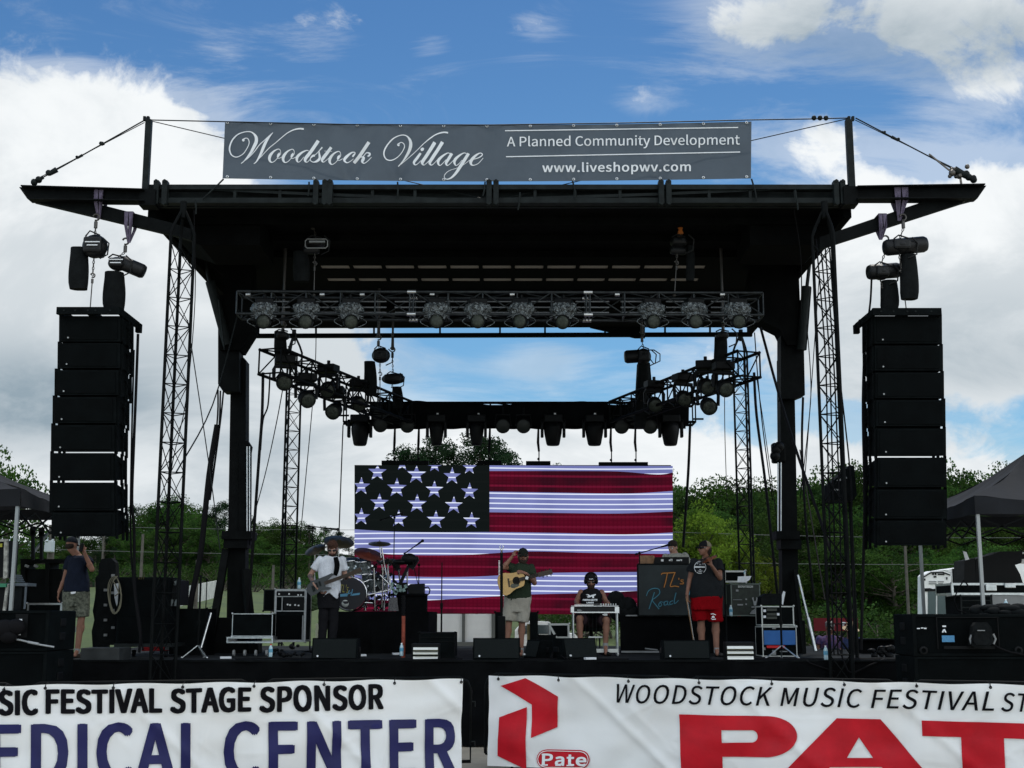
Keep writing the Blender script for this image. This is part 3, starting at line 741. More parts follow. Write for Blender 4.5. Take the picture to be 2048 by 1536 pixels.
# ------------------------------------------------------------------ lights on the trusses
G_FOIL = 'moving lights with clear covers on the front truss'
LENSC = mm('grey lens ring', (.022, .026, .024), .45, spec=.25)
def wash_light(loc, foil, rz=0.0, label='', group=None, aim=(0, -1, -.25), s=1.0):
    loc = Vector(loc); t = thing('moving_light', label, 'stage light', loc, group)
    rot = Matrix.Rotation(rz, 3, 'Z'); a = rot@Vector(aim).normalized(); X = rot@Vector((1, 0, 0))
    b = MB(); b.box(loc+Vector((0, 0, -.09*s)), (.34*s, .26*s, .14*s), (0, 0, rz), bev=.02); b.cyl(loc+Vector((0, 0, .06)), loc+Vector((0, 0, -.05)), .03, n=8); b.build('base', PLAS, t)
    hc = loc+Vector((0, 0, -.46*s))
    b = MB(); b.box(loc+Vector((0, 0, -.21*s)), (.36*s, .10*s, .06*s), (0, 0, rz), bev=.015)
    for q in (-1, 1): b.tube([loc+Vector((0, 0, -.2*s))+X*q*.15*s, loc+Vector((0, 0, -.27*s))+X*q*.19*s, hc+X*q*.18*s], .03*s, 6)
    b.build('yoke', PLAS, t)
    b = MB(); b.lathe(hc-a*.13*s, [(0, 0), (.08*s, 0), (.12*s, .03), (.138*s, .10), (.142*s, .25*s), (.128*s, .262*s), (.122*s, .25*s)], 20, a); h = b.build('head', PLAS, t)
    b = MB(); b.lathe(hc+a*.095*s, [(.128*s, 0), (.12*s, .025), (.06*s, .036), (0, .038)], 20, a); b.build('lens', LENS, h)
    b = MB()
    for i in range(19):
        rr = 0 if i == 0 else (.045*s if i < 7 else .09*s); an = 0 if i == 0 else (PI/3*i if i < 7 else PI/6*i)
        u, w, _ = frame_of(a); q = hc+a*(.132-.15*rr)*s+(u*math.cos(an)+w*math.sin(an))*rr
        b.lathe(q, [(.017*s, 0), (.012*s, .006), (0, .007)], 6, a)
    b.build('lens_cells', LENSC, h)
    if foil:
        b = MB(); n = 40; P = []
        for j in range(9):
            for i in range(n):
                an = 2*PI*i/n; z = -.10-.26*j/8; r = (.16+.035*math.sin(j*.6))*(1+.16*noise.noise(Vector((math.cos(an)*2.4, math.sin(an)*2.4, j*.7+loc.x*3))))
                r += .012*math.sin(an*13+j)
                P.append(loc+rot@Vector((r*1.12*math.cos(an), r*.85*math.sin(an), z)))
        b.add(P, [(j*n+i, (j+1)*n+i, (j+1)*n+(i+1) % n, j*n+(i+1) % n) for j in range(8) for i in range(n)])
        for q in (-1, 1):
            c0 = loc+Vector((0, 0, -.36))
            pts = [c0+rot@Vector((q*(.13+.13*math.sin(u*PI)), -.10+.02*u, .03-.16*u)) for u in [k/8 for k in range(9)]]
            b.tube(pts, .006, 5)
        b.tube([c0+rot@Vector((-.2+.4*u, -.16-.04*math.sin(u*PI), .02+.03*math.sin(u*PI))) for u in [k/10 for k in range(11)]], .009, 5)
        b.build('rain_cover', FOIL, t)
    return t
first = None
names = ['first moving light from the left end of the front truss', 'second moving light from the left on the front truss', 'third moving light from the left on the front truss',
         'fourth moving light from the left on the front truss, past the first gap', 'fifth moving light from the left on the front truss', 'sixth moving light from the left on the front truss', 'seventh moving light from the left on the front truss',
         'third moving light from the right end of the front truss', 'second moving light from the right end of the front truss', 'last moving light at the right end of the front truss']
tz = W(1000, 594, 20.55).z
for px, nm_ in zip([525, 610, 698, 872, 955, 1043, 1128, 1305, 1391, 1478], names):
    q = W(px, 657, 20.45)
    l_ = Vector((q.x, 20.55, tz-.02))
    wash_light(l_, True, random.uniform(-.35, .35), nm_, G_FOIL, (random.uniform(-.3, .3), -1, random.uniform(-.34, -.14)), .84)
for i, (px, py, Y, ax) in enumerate([(569, 762, 21.7, -.1), (612, 797, 22.4, .2), (669, 821, 23.4, -.2), (716, 806, 24.3, .3), (656, 778, 23.0, .4)]):
    q = W(px, py, Y); wash_light(q+Vector((0, 0, .46)), False, random.uniform(-.4, .4), ['round moving light nearest the left column on the left side truss', 'lowest hanging moving light near the left column on the left side truss', 'moving light pointing down in the middle of the left side truss', 'moving light nearest the rear truss on the left side truss', 'moving light tucked under the middle of the left side truss'][i],
               'moving lights on the side trusses', (ax, -1, -.5))
for i, (px, py, Y, ax) in enumerate([(1448, 775, 21.7, .1), (1416, 811, 22.3, 0), (1367, 796, 23.1, -.3), (1309, 808, 24.2, -.2), (1412, 772, 22.2, .4)]):
    q = W(px, py, Y); wash_light(q+Vector((0, 0, .46)), False, random.uniform(-.4, .4), ['round moving light nearest the right column on the right side truss', 'lowest hanging moving light on the right side truss', 'moving light in the middle of the right side truss', 'moving light nearest the rear truss on the right side truss', 'moving light tucked above the lowest one on the right side truss'][i],
               'moving lights on the side trusses', (ax, -1, -.5))
def par(px, py, label, Y=26.2):
    q = W(px, py, Y); t = thing('par_light', label, 'stage light', q, 'round lights along the rear truss')
    b = MB(); a = Vector((0, -1, -.25)).normalized()
    b.lathe(q-a*.2, [(0, 0), (.07, .0), (.11, .08), (.145, .14), (.15, .24), (.138, .24)], 18, a); b.build('can', PLAS, t)
    b = MB(); b.lathe(q+a*.01, [(.138, 0), (.07, .02), (0, .026)], 18, a); b.build('lens', LENSC, t)
    b = MB()
    for s_ in (-1, 1): b.beam(q+Vector((s_*.17, 0, 0)), q+Vector((s_*.14, .05, .24)), .012, .04)
    b.beam(q+Vector((-.15, .05, .24)), q+Vector((.15, .05, .24)), .04, .012); b.cyl(q+Vector((0, .05, .24)), q+Vector((0, .1, .4)), .02); b.build('bracket', PLAS, t)
for px, py, lb in ((758, 831, 'upper round light where the left side truss meets the rear truss'), (761, 850, 'round light at the left end of the rear truss'), (815, 851, 'second round light from the left under the rear truss'), (1006, 852, 'left of the two round lights in the middle of the rear truss'), (1047, 852, 'right of the two round lights in the middle of the rear truss'),
                   (1243, 853, 'round light right of the fifth hanging beam light'), (1266, 837, 'upper round light where the right side truss meets the rear truss'), (1300, 853, 'round light at the right end of the rear truss')): par(px, py, lb)
def beam_light(px, label, wide, Y=26.5):
    top = W(px, 846, Y); bot = W(px, 891, Y); t = thing('beam_light', label, 'stage light', top, 'beam lights hanging below the rear truss')
    h = top.z-bot.z; w = .19 if wide else .15
    b = MB(); b.lathe(bot, [(0, 0), (w*.62, .0), (w*.72, .03), (w*.95, h*.55), (w, h*.75), (w*.9, h*.98), (0, h)], 16); b.build('head', PLAS, t)
    b = MB(); b.box((top.x, Y, top.z+.03), (2*w+.12, .14, .05))
    for s_ in (-1, 1): b.box((top.x+s_*(w+.035), Y, top.z-h*.25), (.06, .14, h*.62+.08), bev=.015)
    b.build('yoke', PLAS, t)
    b = MB(); b.box(top+Vector((0, 0, .08)), (.38, .3, .16), bev=.02); b.cyl(top+Vector((0, 0, .1)), top+Vector((0, 0, .2)), .03); b.build('base', PLAS, t)
for px, lb, w_ in ((720, 'leftmost beam light below the rear truss', 1), (873, 'second beam light from the left below the rear truss', 0), (953, 'third beam light from the left below the rear truss', 0), (1106, 'fourth beam light from the left, right of the middle round lights', 1), (1189, 'fifth beam light from the left below the rear truss', 1), (1341, 'rightmost beam light below the rear truss', 1)):
    beam_light(px, lb, w_)

# ------------------------------------------------------------------ chain hoists
SLING = mm('faded violet sling webbing', (.12, .10, .15), .85, var=.2, vs=18)
CHN = mm('worn hoist chain', (.09, .085, .08), .4, .7)
BAG = mm('black nylon chain bag', (.007, .0085, .009), .85, var=.3, vs=8, bump=.6, bs=18, spec=.1)
HBODY = mm('black hoist housing', (.009, .010, .011), .45, var=.3, vs=6, spec=.25)
def sling(px, y0, py1, wpx, Y, beam_h, label):
    a = W(px, y0, Y-.02); e = W(px-2, py1, Y+.02); w = wpx*20/2600
    b = MB()
    for s_, yy in ((-1, -.03), (1, .20)):
        for k in (0, 1):
            x0 = a.x+(k-.5)*w*.55
            b.prism([(x0-w*.24, Y+yy, a.z), (x0+w*.24, Y+yy, a.z), (x0+w*.2, Y+yy, a.z-beam_h), (e.x+.012*(k*2-1)+.012, Y+.06, e.z), (e.x+.012*(k*2-1)-.012, Y+.06, e.z), (x0-w*.2, Y+yy, a.z-beam_h)], (0, .008, 0))
    b.bb(a.x-w*.5, a.x+w*.5, Y-.03, Y+.21, a.z-.004, a.z+.008)
    solo('lifting_sling', b, SLING, label, 'sling', 'violet slings over the outriggers')
sling(198, 378, 436, 18, 18.93, .2, 'violet sling over the left outrigger beam, the outer one')
sling(258, 424, 484, 17, 18.93, .2, 'violet sling over the brace of the left outrigger, nearer the stage')
sling(1802, 374, 440, 27, 18.93, .2, 'violet sling over the right outrigger beam, the outer one')
sling(1765, 428, 478, 16, 18.93, .2, 'violet sling over the brace of the right outrigger, nearer the stage')
def hook(b, p, s=1.0):
    p = Vector(p); b.cyl(p+Vector((0, 0, -.02)), p+Vector((0, 0, -.12*s)), .028*s, n=8)
    pts = [p+Vector((.05*s*math.sin(a), 0, .05*s-.05*s*math.cos(a))) for a in [R(q) for q in range(-20, 280, 30)]]
    b.tube(pts, .014*s, 6)
def hoist(label, Y, hk, body, cylpx, bag, bottom, plate=None):
    """hk: hook px; body: centre px, half width, half height; cylpx: ends of the motor can; bag: box px; bottom: px where the load chain ends"""
    t = thing('chain_hoist', label, 'chain hoist', W(body[0], body[1]+body[3], Y), 'black chain hoists')
    b = MB(); H = W(*hk, Y); hook(b, H); b.chain(H+Vector((0, 0, -.12)), W(body[0], body[1]-body[3], Y), .045, .007, .028)
    if Y > 20.2:
        top_ = Vector((H.x, Y, rz_at(Y)-.02)); b.tube([H+Vector((0, 0, .04)), H.lerp(top_, .5), top_], [.035, .022, .03], 6)
    b.build('hook', CHN, t)
    b = MB(); c = W(body[0], body[1], Y); k = Y/2600*(1.12 if Y > 23 else 1)
    b.sph(c, (body[2]*k, .16, body[3]*k), 18, 12)
    b.box(c+Vector((0, -.02, 0)), (body[2]*k*1.5, .26, body[3]*k*1.35), bev=.035)
    if cylpx:
        p0, p1 = W(cylpx[0], cylpx[1], Y), W(cylpx[2], cylpx[3], Y+.05); r = cylpx[4]*k
        d = (p1-p0).normalized(); b.lathe(p0, [(0, 0), (r*.85, .01), (r, .05), (r, (p1-p0).length-.05), (r*.85, (p1-p0).length-.01), (0, (p1-p0).length)], 18, d)
    b.tube([c+Vector((-.12, -.1, body[3]*k*.7)), c+Vector((-.05, -.12, body[3]*k*1.15)), c+Vector((.1, -.1, body[3]*k*.8))], .012, 6)
    b.tube([c+Vector((.15, -.12, .1)), c+Vector((.24, -.1, .02)), c+Vector((.22, -.08, -.15)), c+Vector((.1, -.05, -.2))], .012, 6)
    hb = b.build('housing', HBODY, t)
    if plate:
        b = MB(); 
        for j in (0, 1): b.bb(c.x-.1+.03*j, c.x+.12-.03*j, c.y-.165, c.y-.160, c.z+.02-.05*j, c.z+.035-.05*j)
        split_build(b, 'name_plate', WTXT, hb, .001)
    x0, y0, x1, y1 = bag; a = W(x0, y0, Y); e = W(x1, y1, Y); cx = (a.x+e.x)/2; w = abs(e.x-a.x)
    b = MB(); n = 14; P = []
    for j in range(8):
        f = j/7; z = a.z+(e.z-a.z)*f; r = w/2*(.86+.16*math.sin(f*PI*.75))*(.93 if j == 7 else 1)
        for i in range(n):
            an = 2*PI*i/n; rr = r*(1+.06*math.sin(an*3+f*4)); P.append((cx+rr*math.copysign(abs(math.cos(an))**.6, math.cos(an))+(f-.5)*(.04 if x0 < 1024 else -.02), Y+.05+rr*.7*math.sin(an), z))
    b.add(P, [(j*n+i, (j+1)*n+i, (j+1)*n+(i+1) % n, j*n+(i+1) % n) for j in range(7) for i in range(n)], True); b.add(P[-n:], [tuple(range(n))])
    b.build('chain_bag', BAG, t)
    b = MB(); p = W(body[0]-2, body[1]+body[3]-3, Y); q = W(*bottom, Y+.05)
    b.chain(p, p.lerp(q, .35), .045, .007, .026); hook(b, p.lerp(q, .38), .7); b.cyl(p.lerp(q, .4), q, .009, n=6); b.sph(q, .03, 8, 6)
    b.build('load_chain', CHN, t)
hoist('squat chain hoist above the left speaker array, the outer one', 18.95, (192, 441), (190, 493, 26, 25), (176, 492, 212, 500, 20), (139, 494, 172, 577), (180, 622), True)
hoist('long chain hoist with tilted motor above the left speaker array, nearer the stage', 19.1, (251, 489), (236, 528, 20, 14), (238, 523, 290, 545, 15), (207, 543, 246, 618), (240, 620), True)
hoist('chain hoist with long motor above the right speaker array, the outer one', 18.95, (1806, 441), (1800, 492, 24, 16), (1768, 496, 1853, 488, 17), (1799, 508, 1840, 597), (1813, 622))
hoist('lower chain hoist above the right speaker array, nearer the stage', 19.15, (1771, 484), (1762, 545, 18, 16), (1735, 545, 1800, 540, 16), (1761, 560, 1800, 618), (1778, 622))
hoist('chain hoist with pale end plate holding the left of the front truss', 20.5, (626, 435), (632, 487, 20, 11), (606, 500, 640, 500, 9), (586, 502, 617, 562), (628, 590))
hoist('chain hoist with orange chain stop holding the right of the front truss', 20.5, (1361, 435), (1357, 485, 18, 11), (1340, 500, 1372, 502, 9), (1372, 490, 1391, 560), (1349, 590))
hoist('chain hoist over the left side truss, the upper one', 24.3, (757, 680), (762, 711, 17, 14), None, (728, 722, 752, 790), (760, 800))
hoist('chain hoist over the rear end of the left side truss', 26.0, (785, 704), (786, 758, 21, 10), (772, 758, 807, 756, 9), (785, 773, 805, 815), (788, 806))
hoist('chain hoist over the right side truss with a looping cable', 25.0, (1284, 672), (1287, 713, 14, 15), (1249, 714, 1296, 711, 12), (1274, 724, 1300, 800), (1284, 800))
hoist('chain hoist hanging from the left roof arm by the front end of the side truss', 21.6, (566, 655), (566, 672, 14, 9), None, (548, 662, 571, 712), (560, 715))
hoist('chain hoist hanging from the right roof arm by the front end of the side truss', 21.6, (1446, 650), (1444, 672, 14, 9), None, (1428, 664, 1456, 722), (1446, 730))
b = MB(); b.lathe(W(1361, 468, 20.5), [(.0, 0), (.045, 0), (.05, .02), (.03, .07), (.05, .12), (.04, .13), (0, .13)], 12); solo('chain_stop', b, ORANGE, 'small orange stopper on the chain above the right front truss hoist', 'chain stop')
b = MB()
P0 = W(611, 478, 20.28); P1 = W(655, 496, 20.28)
b.tube([(P0.x, 20.28, P0.z-.03), (P0.x+.03, 20.28, P0.z), (P1.x-.03, 20.28, P0.z), (P1.x, 20.28, P0.z-.03), (P1.x, 20.28, P1.z+.03), (P1.x-.03, 20.28, P1.z), (P0.x+.03, 20.28, P1.z), (P0.x, 20.28, P1.z+.03), (P0.x, 20.28, P0.z-.03)], .011, 6)
b.bb(P0.x+.06, P1.x-.04, 20.27, 20.285, P0.z-.06, P0.z-.03)
solo('hoist_plate', b, mm('dull pale metal', (.3, .31, .31), .5, .5), 'pale rounded frame on the end of the left front truss hoist', 'metal frame')
# lamps clamped on the side truss ends
b = MB(); c = W(1284, 790, 25.2)
b.tube([W(x, y, 25.0) for x, y in ((1292, 700), (1308, 700), (1320, 708), (1320, 722), (1308, 728), (1300, 718))], .012, 6)
solo('power_cable', b, RUB, 'short black cable looping beside the hoist on the right side truss', 'cable')
b = MB(); px_prism(b, [(1276, 725), (1300, 725), (1304, 770), (1300, 800), (1290, 855), (1270, 855), (1272, 800), (1274, 760)], 25.2, .25); solo('cable_bag', b, BAG, 'long black cable sleeve hanging below the right side truss hoist', 'cable sleeve')

# ------------------------------------------------------------------ speaker arrays
DOT = mm('small grey badge', (.35, .37, .37), .4)
def array(label, rows, xs, side_sgn, bump, gaps):
    t = thing('line_array', label, 'speaker array', W(sum(xs[0][:2])/2, rows[0][0], 18.7), 'hanging speaker arrays')
    Y = 18.6
    for k, ((y0, y1), (xa, xb)) in enumerate(zip(rows, xs)):
        tl, tr, bl, br = W(xa, y0, Y), W(xb, y0, Y), W(xa, y1, Y), W(xb, y1, Y)
        tilt = .02+.018*k
        dz = Vector((0, .74, .04*0)); sh = .028
        bk = [tl+Vector((0, .62, -sh-tilt*.2)), tr+Vector((0, .62, -sh-tilt*.2)), br+Vector((0, .62, sh*.4+.035*k*.4)), bl+Vector((0, .62, sh*.4+.035*k*.4))]
        sx = Vector((.05 if side_sgn > 0 else 0, 0, 0)); 
        b = MB(); b.add([tl, tr, br, bl]+bk, [(0, 1, 2, 3)[::-1], (7, 6, 5, 4)[::-1], (0, 4, 5, 1), (1, 5, 6, 2), (2, 6, 7, 3), (3, 7, 4, 0)])
        for s_ in (0, 1):       # rigging plates at the sides
            q = (tl, tr)[s_]; e = (bl, br)[s_]; ox = -.012 if s_ == 0 else .012
            for yy in (.06, .36, .56): b.beam(q+Vector((ox, yy, .03)), e+Vector((ox, yy, -.03)), .03, .05, up=(0, 1, 0))
            for j in range(3): b.sph(q.lerp(e, .3+.2*j)+Vector((ox*2, .3+.1*j, 0)), .025, 7, 5)
        c = b.build('cabinet', CAB, t)
        if k+1 < len(rows) and k not in gaps:
            b = MB(); zt2 = bl.z+.03; zb2 = W(xa, rows[k+1][0], Y).z-.05; b.bb(bl.x+.02, br.x-.02, Y+.12, Y+.5, zb2, zt2); b.build('rigging', CAB, c)
        b = MB(); i_ = .028; g = [tl+Vector((i_, -.012, -i_)), tr+Vector((-i_*1.6, -.012, -i_)), br+Vector((-i_*1.6, -.012, i_)), bl+Vector((i_, -.012, i_))]
        b.prism([g[0], g[3], g[2], g[1]], (0, .01, 0)); b.build('grille', GRILLE, c)
        b = MB(); q = bl+Vector((.12, -.02, .055)); b.cyl(q, q+Vector((0, .012, 0)), .012, n=10); b.build('badge', DOT, c)
    b = MB()
    (bx0, bx1, by0, by1, tail) = bump
    a, e = W(bx0, by0, 18.5), W(bx1, by1, 18.5)
    b.bb(a.x, e.x, 18.46, 18.52, e.z, a.z); b.bb(a.x, e.x, 19.2, 19.26, e.z, a.z)
    T0, T1 = W(tail[0], tail[1], 19.5), W(tail[0], tail[2], 19.5)
    for xx in (a.x+.01, e.x-.03): b.bb(xx, xx+.035, 18.5, 19.5 if (xx > (a.x+e.x)/2) == (side_sgn > 0) else 19.3, e.z, a.z)
    ex = e.x-.03 if side_sgn > 0 else a.x+.01
    b.bb(ex-.02, ex+.06, 19.45, 19.55, e.z-.05, a.z-.02)
    b.bb((a.x+e.x)/2-.04, (a.x+e.x)/2+.04, 18.5, 19.25, e.z+.01, a.z-.01)
    b.build('fly_frame', CAB, t)
    b = MB()
    for f in (.12, .3, .5, .62, .85): q = Vector((a.x+(e.x-a.x)*f, 18.455, (a.z+e.z)/2)); b.cyl(q, q+Vector((0, .01, 0)), .013, n=8)
    split_build(b, 'frame_bolt', STEEL, t, 0)
    return t
array('black speaker array of eight cabinets hanging left of the stage', [(632, 683), (686, 736), (740, 790), (794, 846), (850, 902.5), (906, 961.5), (965, 1021), (1025, 1073)],
      [(120, 241), (117, 240), (111, 237), (107, 232), (104, 229), (102, 227), (101, 228), (105, 230)], 1, (115, 240, 615, 629, (292, 640, 662)), (4, 5))
array('black speaker array of eight cabinets hanging right of the stage', [(632, 687), (691, 741), (745, 796), (800, 852), (857, 911.5), (915, 974), (979, 1037), (1041, 1091)],
      [(1749, 1882), (1750, 1884), (1751, 1886), (1753, 1889), (1755, 1890), (1756, 1891), (1755, 1892), (1755, 1891)], -1, (1744, 1882, 617, 631, (1718, 640, 662)), (4,))

# ------------------------------------------------------------------ LED screen
def mat_led(name, base, line, period, lw, base2=None, grid=False):
    m = bpy.data.materials.new(name); m.use_nodes = True; t = m.node_tree; t.nodes.clear()
    o = t.nodes.new('ShaderNodeOutputMaterial'); e = t.nodes.new('ShaderNodeEmission'); co = t.nodes.new('ShaderNodeTexCoord'); sp = t.nodes.new('ShaderNodeSeparateXYZ')
    t.links.new(co.outputs['Object'], sp.inputs[0])
    def Mt(op, a, b=None):
        n = t.nodes.new('ShaderNodeMath'); n.operation = op
        for i, v in ((0, a), (1, b)):
            if isinstance(v, bpy.types.NodeSocket): t.links.new(v, n.inputs[i])
            elif v is not None: n.inputs[i].default_value = v
        return n.outputs[0]
    def mixc(f, a, b):
        n = t.nodes.new('ShaderNodeMix'); n.data_type = 'RGBA'
        for i, v in ((0, f), (6, a), (7, b)):
            if isinstance(v, bpy.types.NodeSocket): t.links.new(v, n.inputs[i])
            else: n.inputs[i].default_value = v if i == 0 else (*v, 1)
        return n.outputs[2]
    z = Mt('ADD', sp.outputs[2], Mt('MULTIPLY', Mt('SINE', Mt('MULTIPLY', sp.outputs[0], .8)), .02))
    fr = Mt('FRACT', Mt('DIVIDE', z, period)); ln = Mt('LESS_THAN', Mt('ABSOLUTE', Mt('SUBTRACT', fr, .5)), lw)
    no = t.nodes.new('ShaderNodeTexNoise'); no.inputs['Scale'].default_value = .9; no.inputs['Detail'].default_value = 3; t.links.new(co.outputs['Object'], no.inputs[0])
    mr = t.nodes.new('ShaderNodeMapRange'); t.links.new(no.outputs[0], mr.inputs[0]); mr.inputs[1].default_value = .42; mr.inputs[2].default_value = .62
    col = mixc(mr.outputs[0], base, base2 or base)
    col = mixc(ln, col, line)
    if grid:
        fx = Mt('FRACT', Mt('DIVIDE', sp.outputs[0], .085)); gx = Mt('LESS_THAN', fx, .3); fz = Mt('FRACT', Mt('DIVIDE', sp.outputs[2], .07)); gz = Mt('LESS_THAN', fz, .3)
        g = Mt('MULTIPLY', Mt('MAXIMUM', gx, gz), .22); col = mixc(g, col, (base[0]*.25, base[1]*.25, base[2]*.25))
    t.links.new(col, e.inputs[0]); e.inputs[1].default_value = 1; t.links.new(e.outputs[0], o.inputs[0]); return m
LED_W = mat_led('lit white picture area', (.20, .225, .50), (.78, .84, 1.0), .105, .12, (.16, .18, .42))
LED_R = mat_led('lit red picture area', (.100, .0035, .016), (.15, .008, .03), .21, .10, (.035, .005, .012), True)
LED_D = mat_led('dark picture area', (.006, .0085, .0085), (.007, .0095, .0095), .2, .1)
SY = 27.0
t = thing('video_screen', 'large lit video wall at the back of the stage showing a waving striped flag', 'video screen', W(1028, 1228, SY))
b = MB(); cols_ = 13; rws = 6; L0 = W(709, 1080, SY).x; L1 = W(1345.5, 1080, SY).x; zt_, zb_ = W(1028, 930, SY).z, W(1028, 1228, SY).z
for i in range(cols_):
    for j in range(rws): b.bb(L0+(L1-L0)*i/cols_+.002, L0+(L1-L0)*(i+1)/cols_-.002, SY, SY+.09, zb_+(zt_-zb_)*j/rws+.002, zb_+(zt_-zb_)*(j+1)/rws-.002)
for i in range(1, 13, 2): b.bb(L0+(L1-L0)*i/cols_-.02, L0+(L1-L0)*i/cols_+.02, SY+.09, SY+.16, zb_, zt_)
b.build('panels', BLK, t)
def scr(px, py, k=1): q = W(px, py, SY-.004*k); return q
def xb(v, px): return px
def band(b, xs, top, bot, k=1):
    """strip between two wavy pixel curves given as (x, y) lists"""
    def ev(c, x):
        q = cr_spline(c, 6)
        for i in range(len(q)-1):
            if q[i][0] <= x <= q[i+1][0]: f = (x-q[i][0])/max(1e-6, q[i+1][0]-q[i][0]); return q[i][1]*(1-f)+q[i+1][1]*f
        return q[0][1] if x < q[0][0] else q[-1][1]
    n = 60; P = []
    for i in range(n+1):
        x = xs[0]+(xs[1]-xs[0])*i/n
        P += [scr(x, ev(top, x), k), scr(x, ev(bot, x), k)]
    b.add(P, [(2*i, 2*i+1, 2*i+3, 2*i+2) for i in range(n)])
XL, XR = 709, 1345.5
c0 = [(XL, 930), (XR, 932)]
c1 = [(979, 942), (1130, 942), (1238, 943), (1314, 949), (1345.5, 945)]
c2 = [(979, 983), (1100, 985), (1250, 987), (1345.5, 982)]
c3 = [(979, 1024.5), (1120, 1026), (1240, 1027), (1345.5, 1023)]
c4 = [(979, 1064), (1120, 1066), (1250, 1069), (1345.5, 1065)]
c4b = [(XL, 1058.5), (785, 1063), (880, 1064.5), (979, 1064), (1120, 1066), (1250, 1069), (1345.5, 1065)]
c5 = [(XL, 1100), (790, 1109), (922, 1110), (1055, 1103), (1190, 1106), (1345.5, 1108)]
c6 = [(XL, 1147), (790, 1151), (860, 1154), (955, 1153), (1090, 1146), (1270, 1144), (1345.5, 1146)]
c7 = [(XL, 1197), (790, 1201), (860, 1200.5), (955, 1195), (1055, 1189), (1190, 1186), (1270, 1182), (1345.5, 1180)]
c8 = [(XL, 1226), (XR, 1230)]
b = MB()
for xs, a_, c_ in (((979, XR), c0, c1), ((979, XR), c2, c3), ((XL, XR), c4b, c5), ((XL, XR), c6, c7)): band(b, xs, a_, c_)
WB = b; b.build('white_stripes', LED_W, t)
b = MB()
for xs, a_, c_ in (((979, XR), c1, c2), ((979, XR), c3, c4), ((XL, XR), c5, c6), ((XL, XR), c7, c8)): band(b, xs, a_, c_)
b.build('red_stripes', LED_R, t)
b = MB(); band(b, (XL, 979), c0, c4b); b.build('dark_canton', LED_D, t)
b = MB()
for i, (zx, zy, r) in enumerate([(195, 133, 58), (430, 147, 61), (645, 158, 55), (98, 219, 56), (312, 229, 62), (538, 239, 56), (750, 250, 54), (207, 318, 58), (434, 325, 61), (655, 333, 56), (98, 403, 55), (323, 415, 56), (547, 421, 59), (762, 425, 53), (750, 105, 45), (540, 92, 45), (345, 85, 42)]):
    cx, cy = 690+zx/3.012, 900+zy/3.012; r = r/3.012; P = []
    for k in range(10):
        a = -PI/2+k*PI/5+.03; rr = r if k % 2 == 0 else r*.40; P.append((cx+rr*math.cos(a), max(930.5, cy+rr*math.sin(a))))
    P = [(max(XL, x), y) for x, y in P]
    n = len(P); b.add([scr(cx, max(930.5, cy), 2)]+[scr(x, y, 2) for x, y in P], [(0, 1+(i_+1) % n, 1+i_) for i_ in range(n)])
split_build(b, 'star', LED_W, t, 0)
b = MB()
for x0, x1, y0, y1 in ((763, 857, 921, 929), (955, 1003, 921, 929), (1052, 1101, 922, 930), (1198, 1296, 924, 932)): pbox(b, x0, y0, x1, y1, SY-.02, .16)
split_build(b, 'hanging_bar', BLK, t)
for px, y1, lb in ((790, 921, 'leftmost'), (838, 921, 'second'), (980, 921, 'third'), (1077, 922, 'fourth'), (1222, 924, 'fifth'), (1271, 924, 'rightmost')):
    b = MB(); k = -2 if px < 1024 else 0
    b.tube([W(px+k*0, 852, 26.8), W(px-1, 885, 26.85), W(px-2 if px < 1000 else px+1, 903, 26.9)], [.02, .028, .022], 6); b.cyl(W(px-2 if px < 1000 else px+1, 903, 26.9), W(px-2 if px < 1000 else px+1, y1, 26.98), .012); b.sph(W(px, y1-4, 26.97), .028, 8, 6)
    solo('hanging_strap', b, RUB, f'black strap holding the video screen, {lb} of the row' if lb in ('leftmost', 'rightmost') else f'black strap holding the video screen, {lb} from the left', 'strap', 'straps between the rear truss and the screen')

# ------------------------------------------------------------------ loose cables and ropes in the air
def cable(pts, r, label, Y=None, cat='cable', mat_=None, name='hanging_cable', group=None):
    b = MB(); P = [W(p[0], p[1], p[2] if len(p) > 2 else Y) for p in pts]
    P = [Vector(q) for q in cr_spline([tuple(p) for p in P], 5)] if len(P) > 2 else P
    b.tube(P, r, 5); return solo(name, b, mat_ or RUB, label, cat, group)
cable([(375, 640, 18.8), (418, 930, 18.5), (440, 1100, 18.4)], .008, 'thin steel guy line slanting down to the right from the left front mast', name='guy_line', mat_=STEEL, cat='rope')
cable([(478, 620, 22.3), (425, 810, 21.5), (352, 945, 19.0)], .012, 'black line slanting from the left column to the left front mast', name='guy_line', mat_=STEEL, cat='rope')
for i, (a, c, e) in enumerate((((436, 780), (434, 850), (414, 1000)), ((441, 782), (437, 870), (418, 1000)), ((447, 783), (440, 850), (420, 1000)))):
    cable([(*a, 22.6), (*c, 22.3), (*e, 22.2)], .016, ['outer', 'middle', 'inner'][i]+' cable of the three leaving the foot of the left column arm', group='cables below the left arm')
cable([(434, 850, 22.2), (418, 950, 22.1), (402, 1100, 22.0), (384, 1190, 21.9), (380, 1220, 21.9)], .05, 'thick black cable bundle hanging left of the left column')
cable([(526, 745, 21.5), (524, 830, 21.5), (519, 900, 21.5), (512, 1000, 21.6), (505, 1100, 21.7), (497, 1205, 21.8), (490, 1240, 21.8)], .026, 'black cable bundle dropping from the front end of the left side truss')
cable([(540, 745, 21.5), (536, 810, 21.5), (526, 840, 21.5), (521, 900, 21.5)], .014, 'short black cable curving into the bundle below the left side truss')
cable([(566, 775, 23), (552, 850, 24), (530, 950, 26), (500, 1060, 27)], .01, 'thin rope slanting left below the left side truss', name='guy_line', cat='rope')
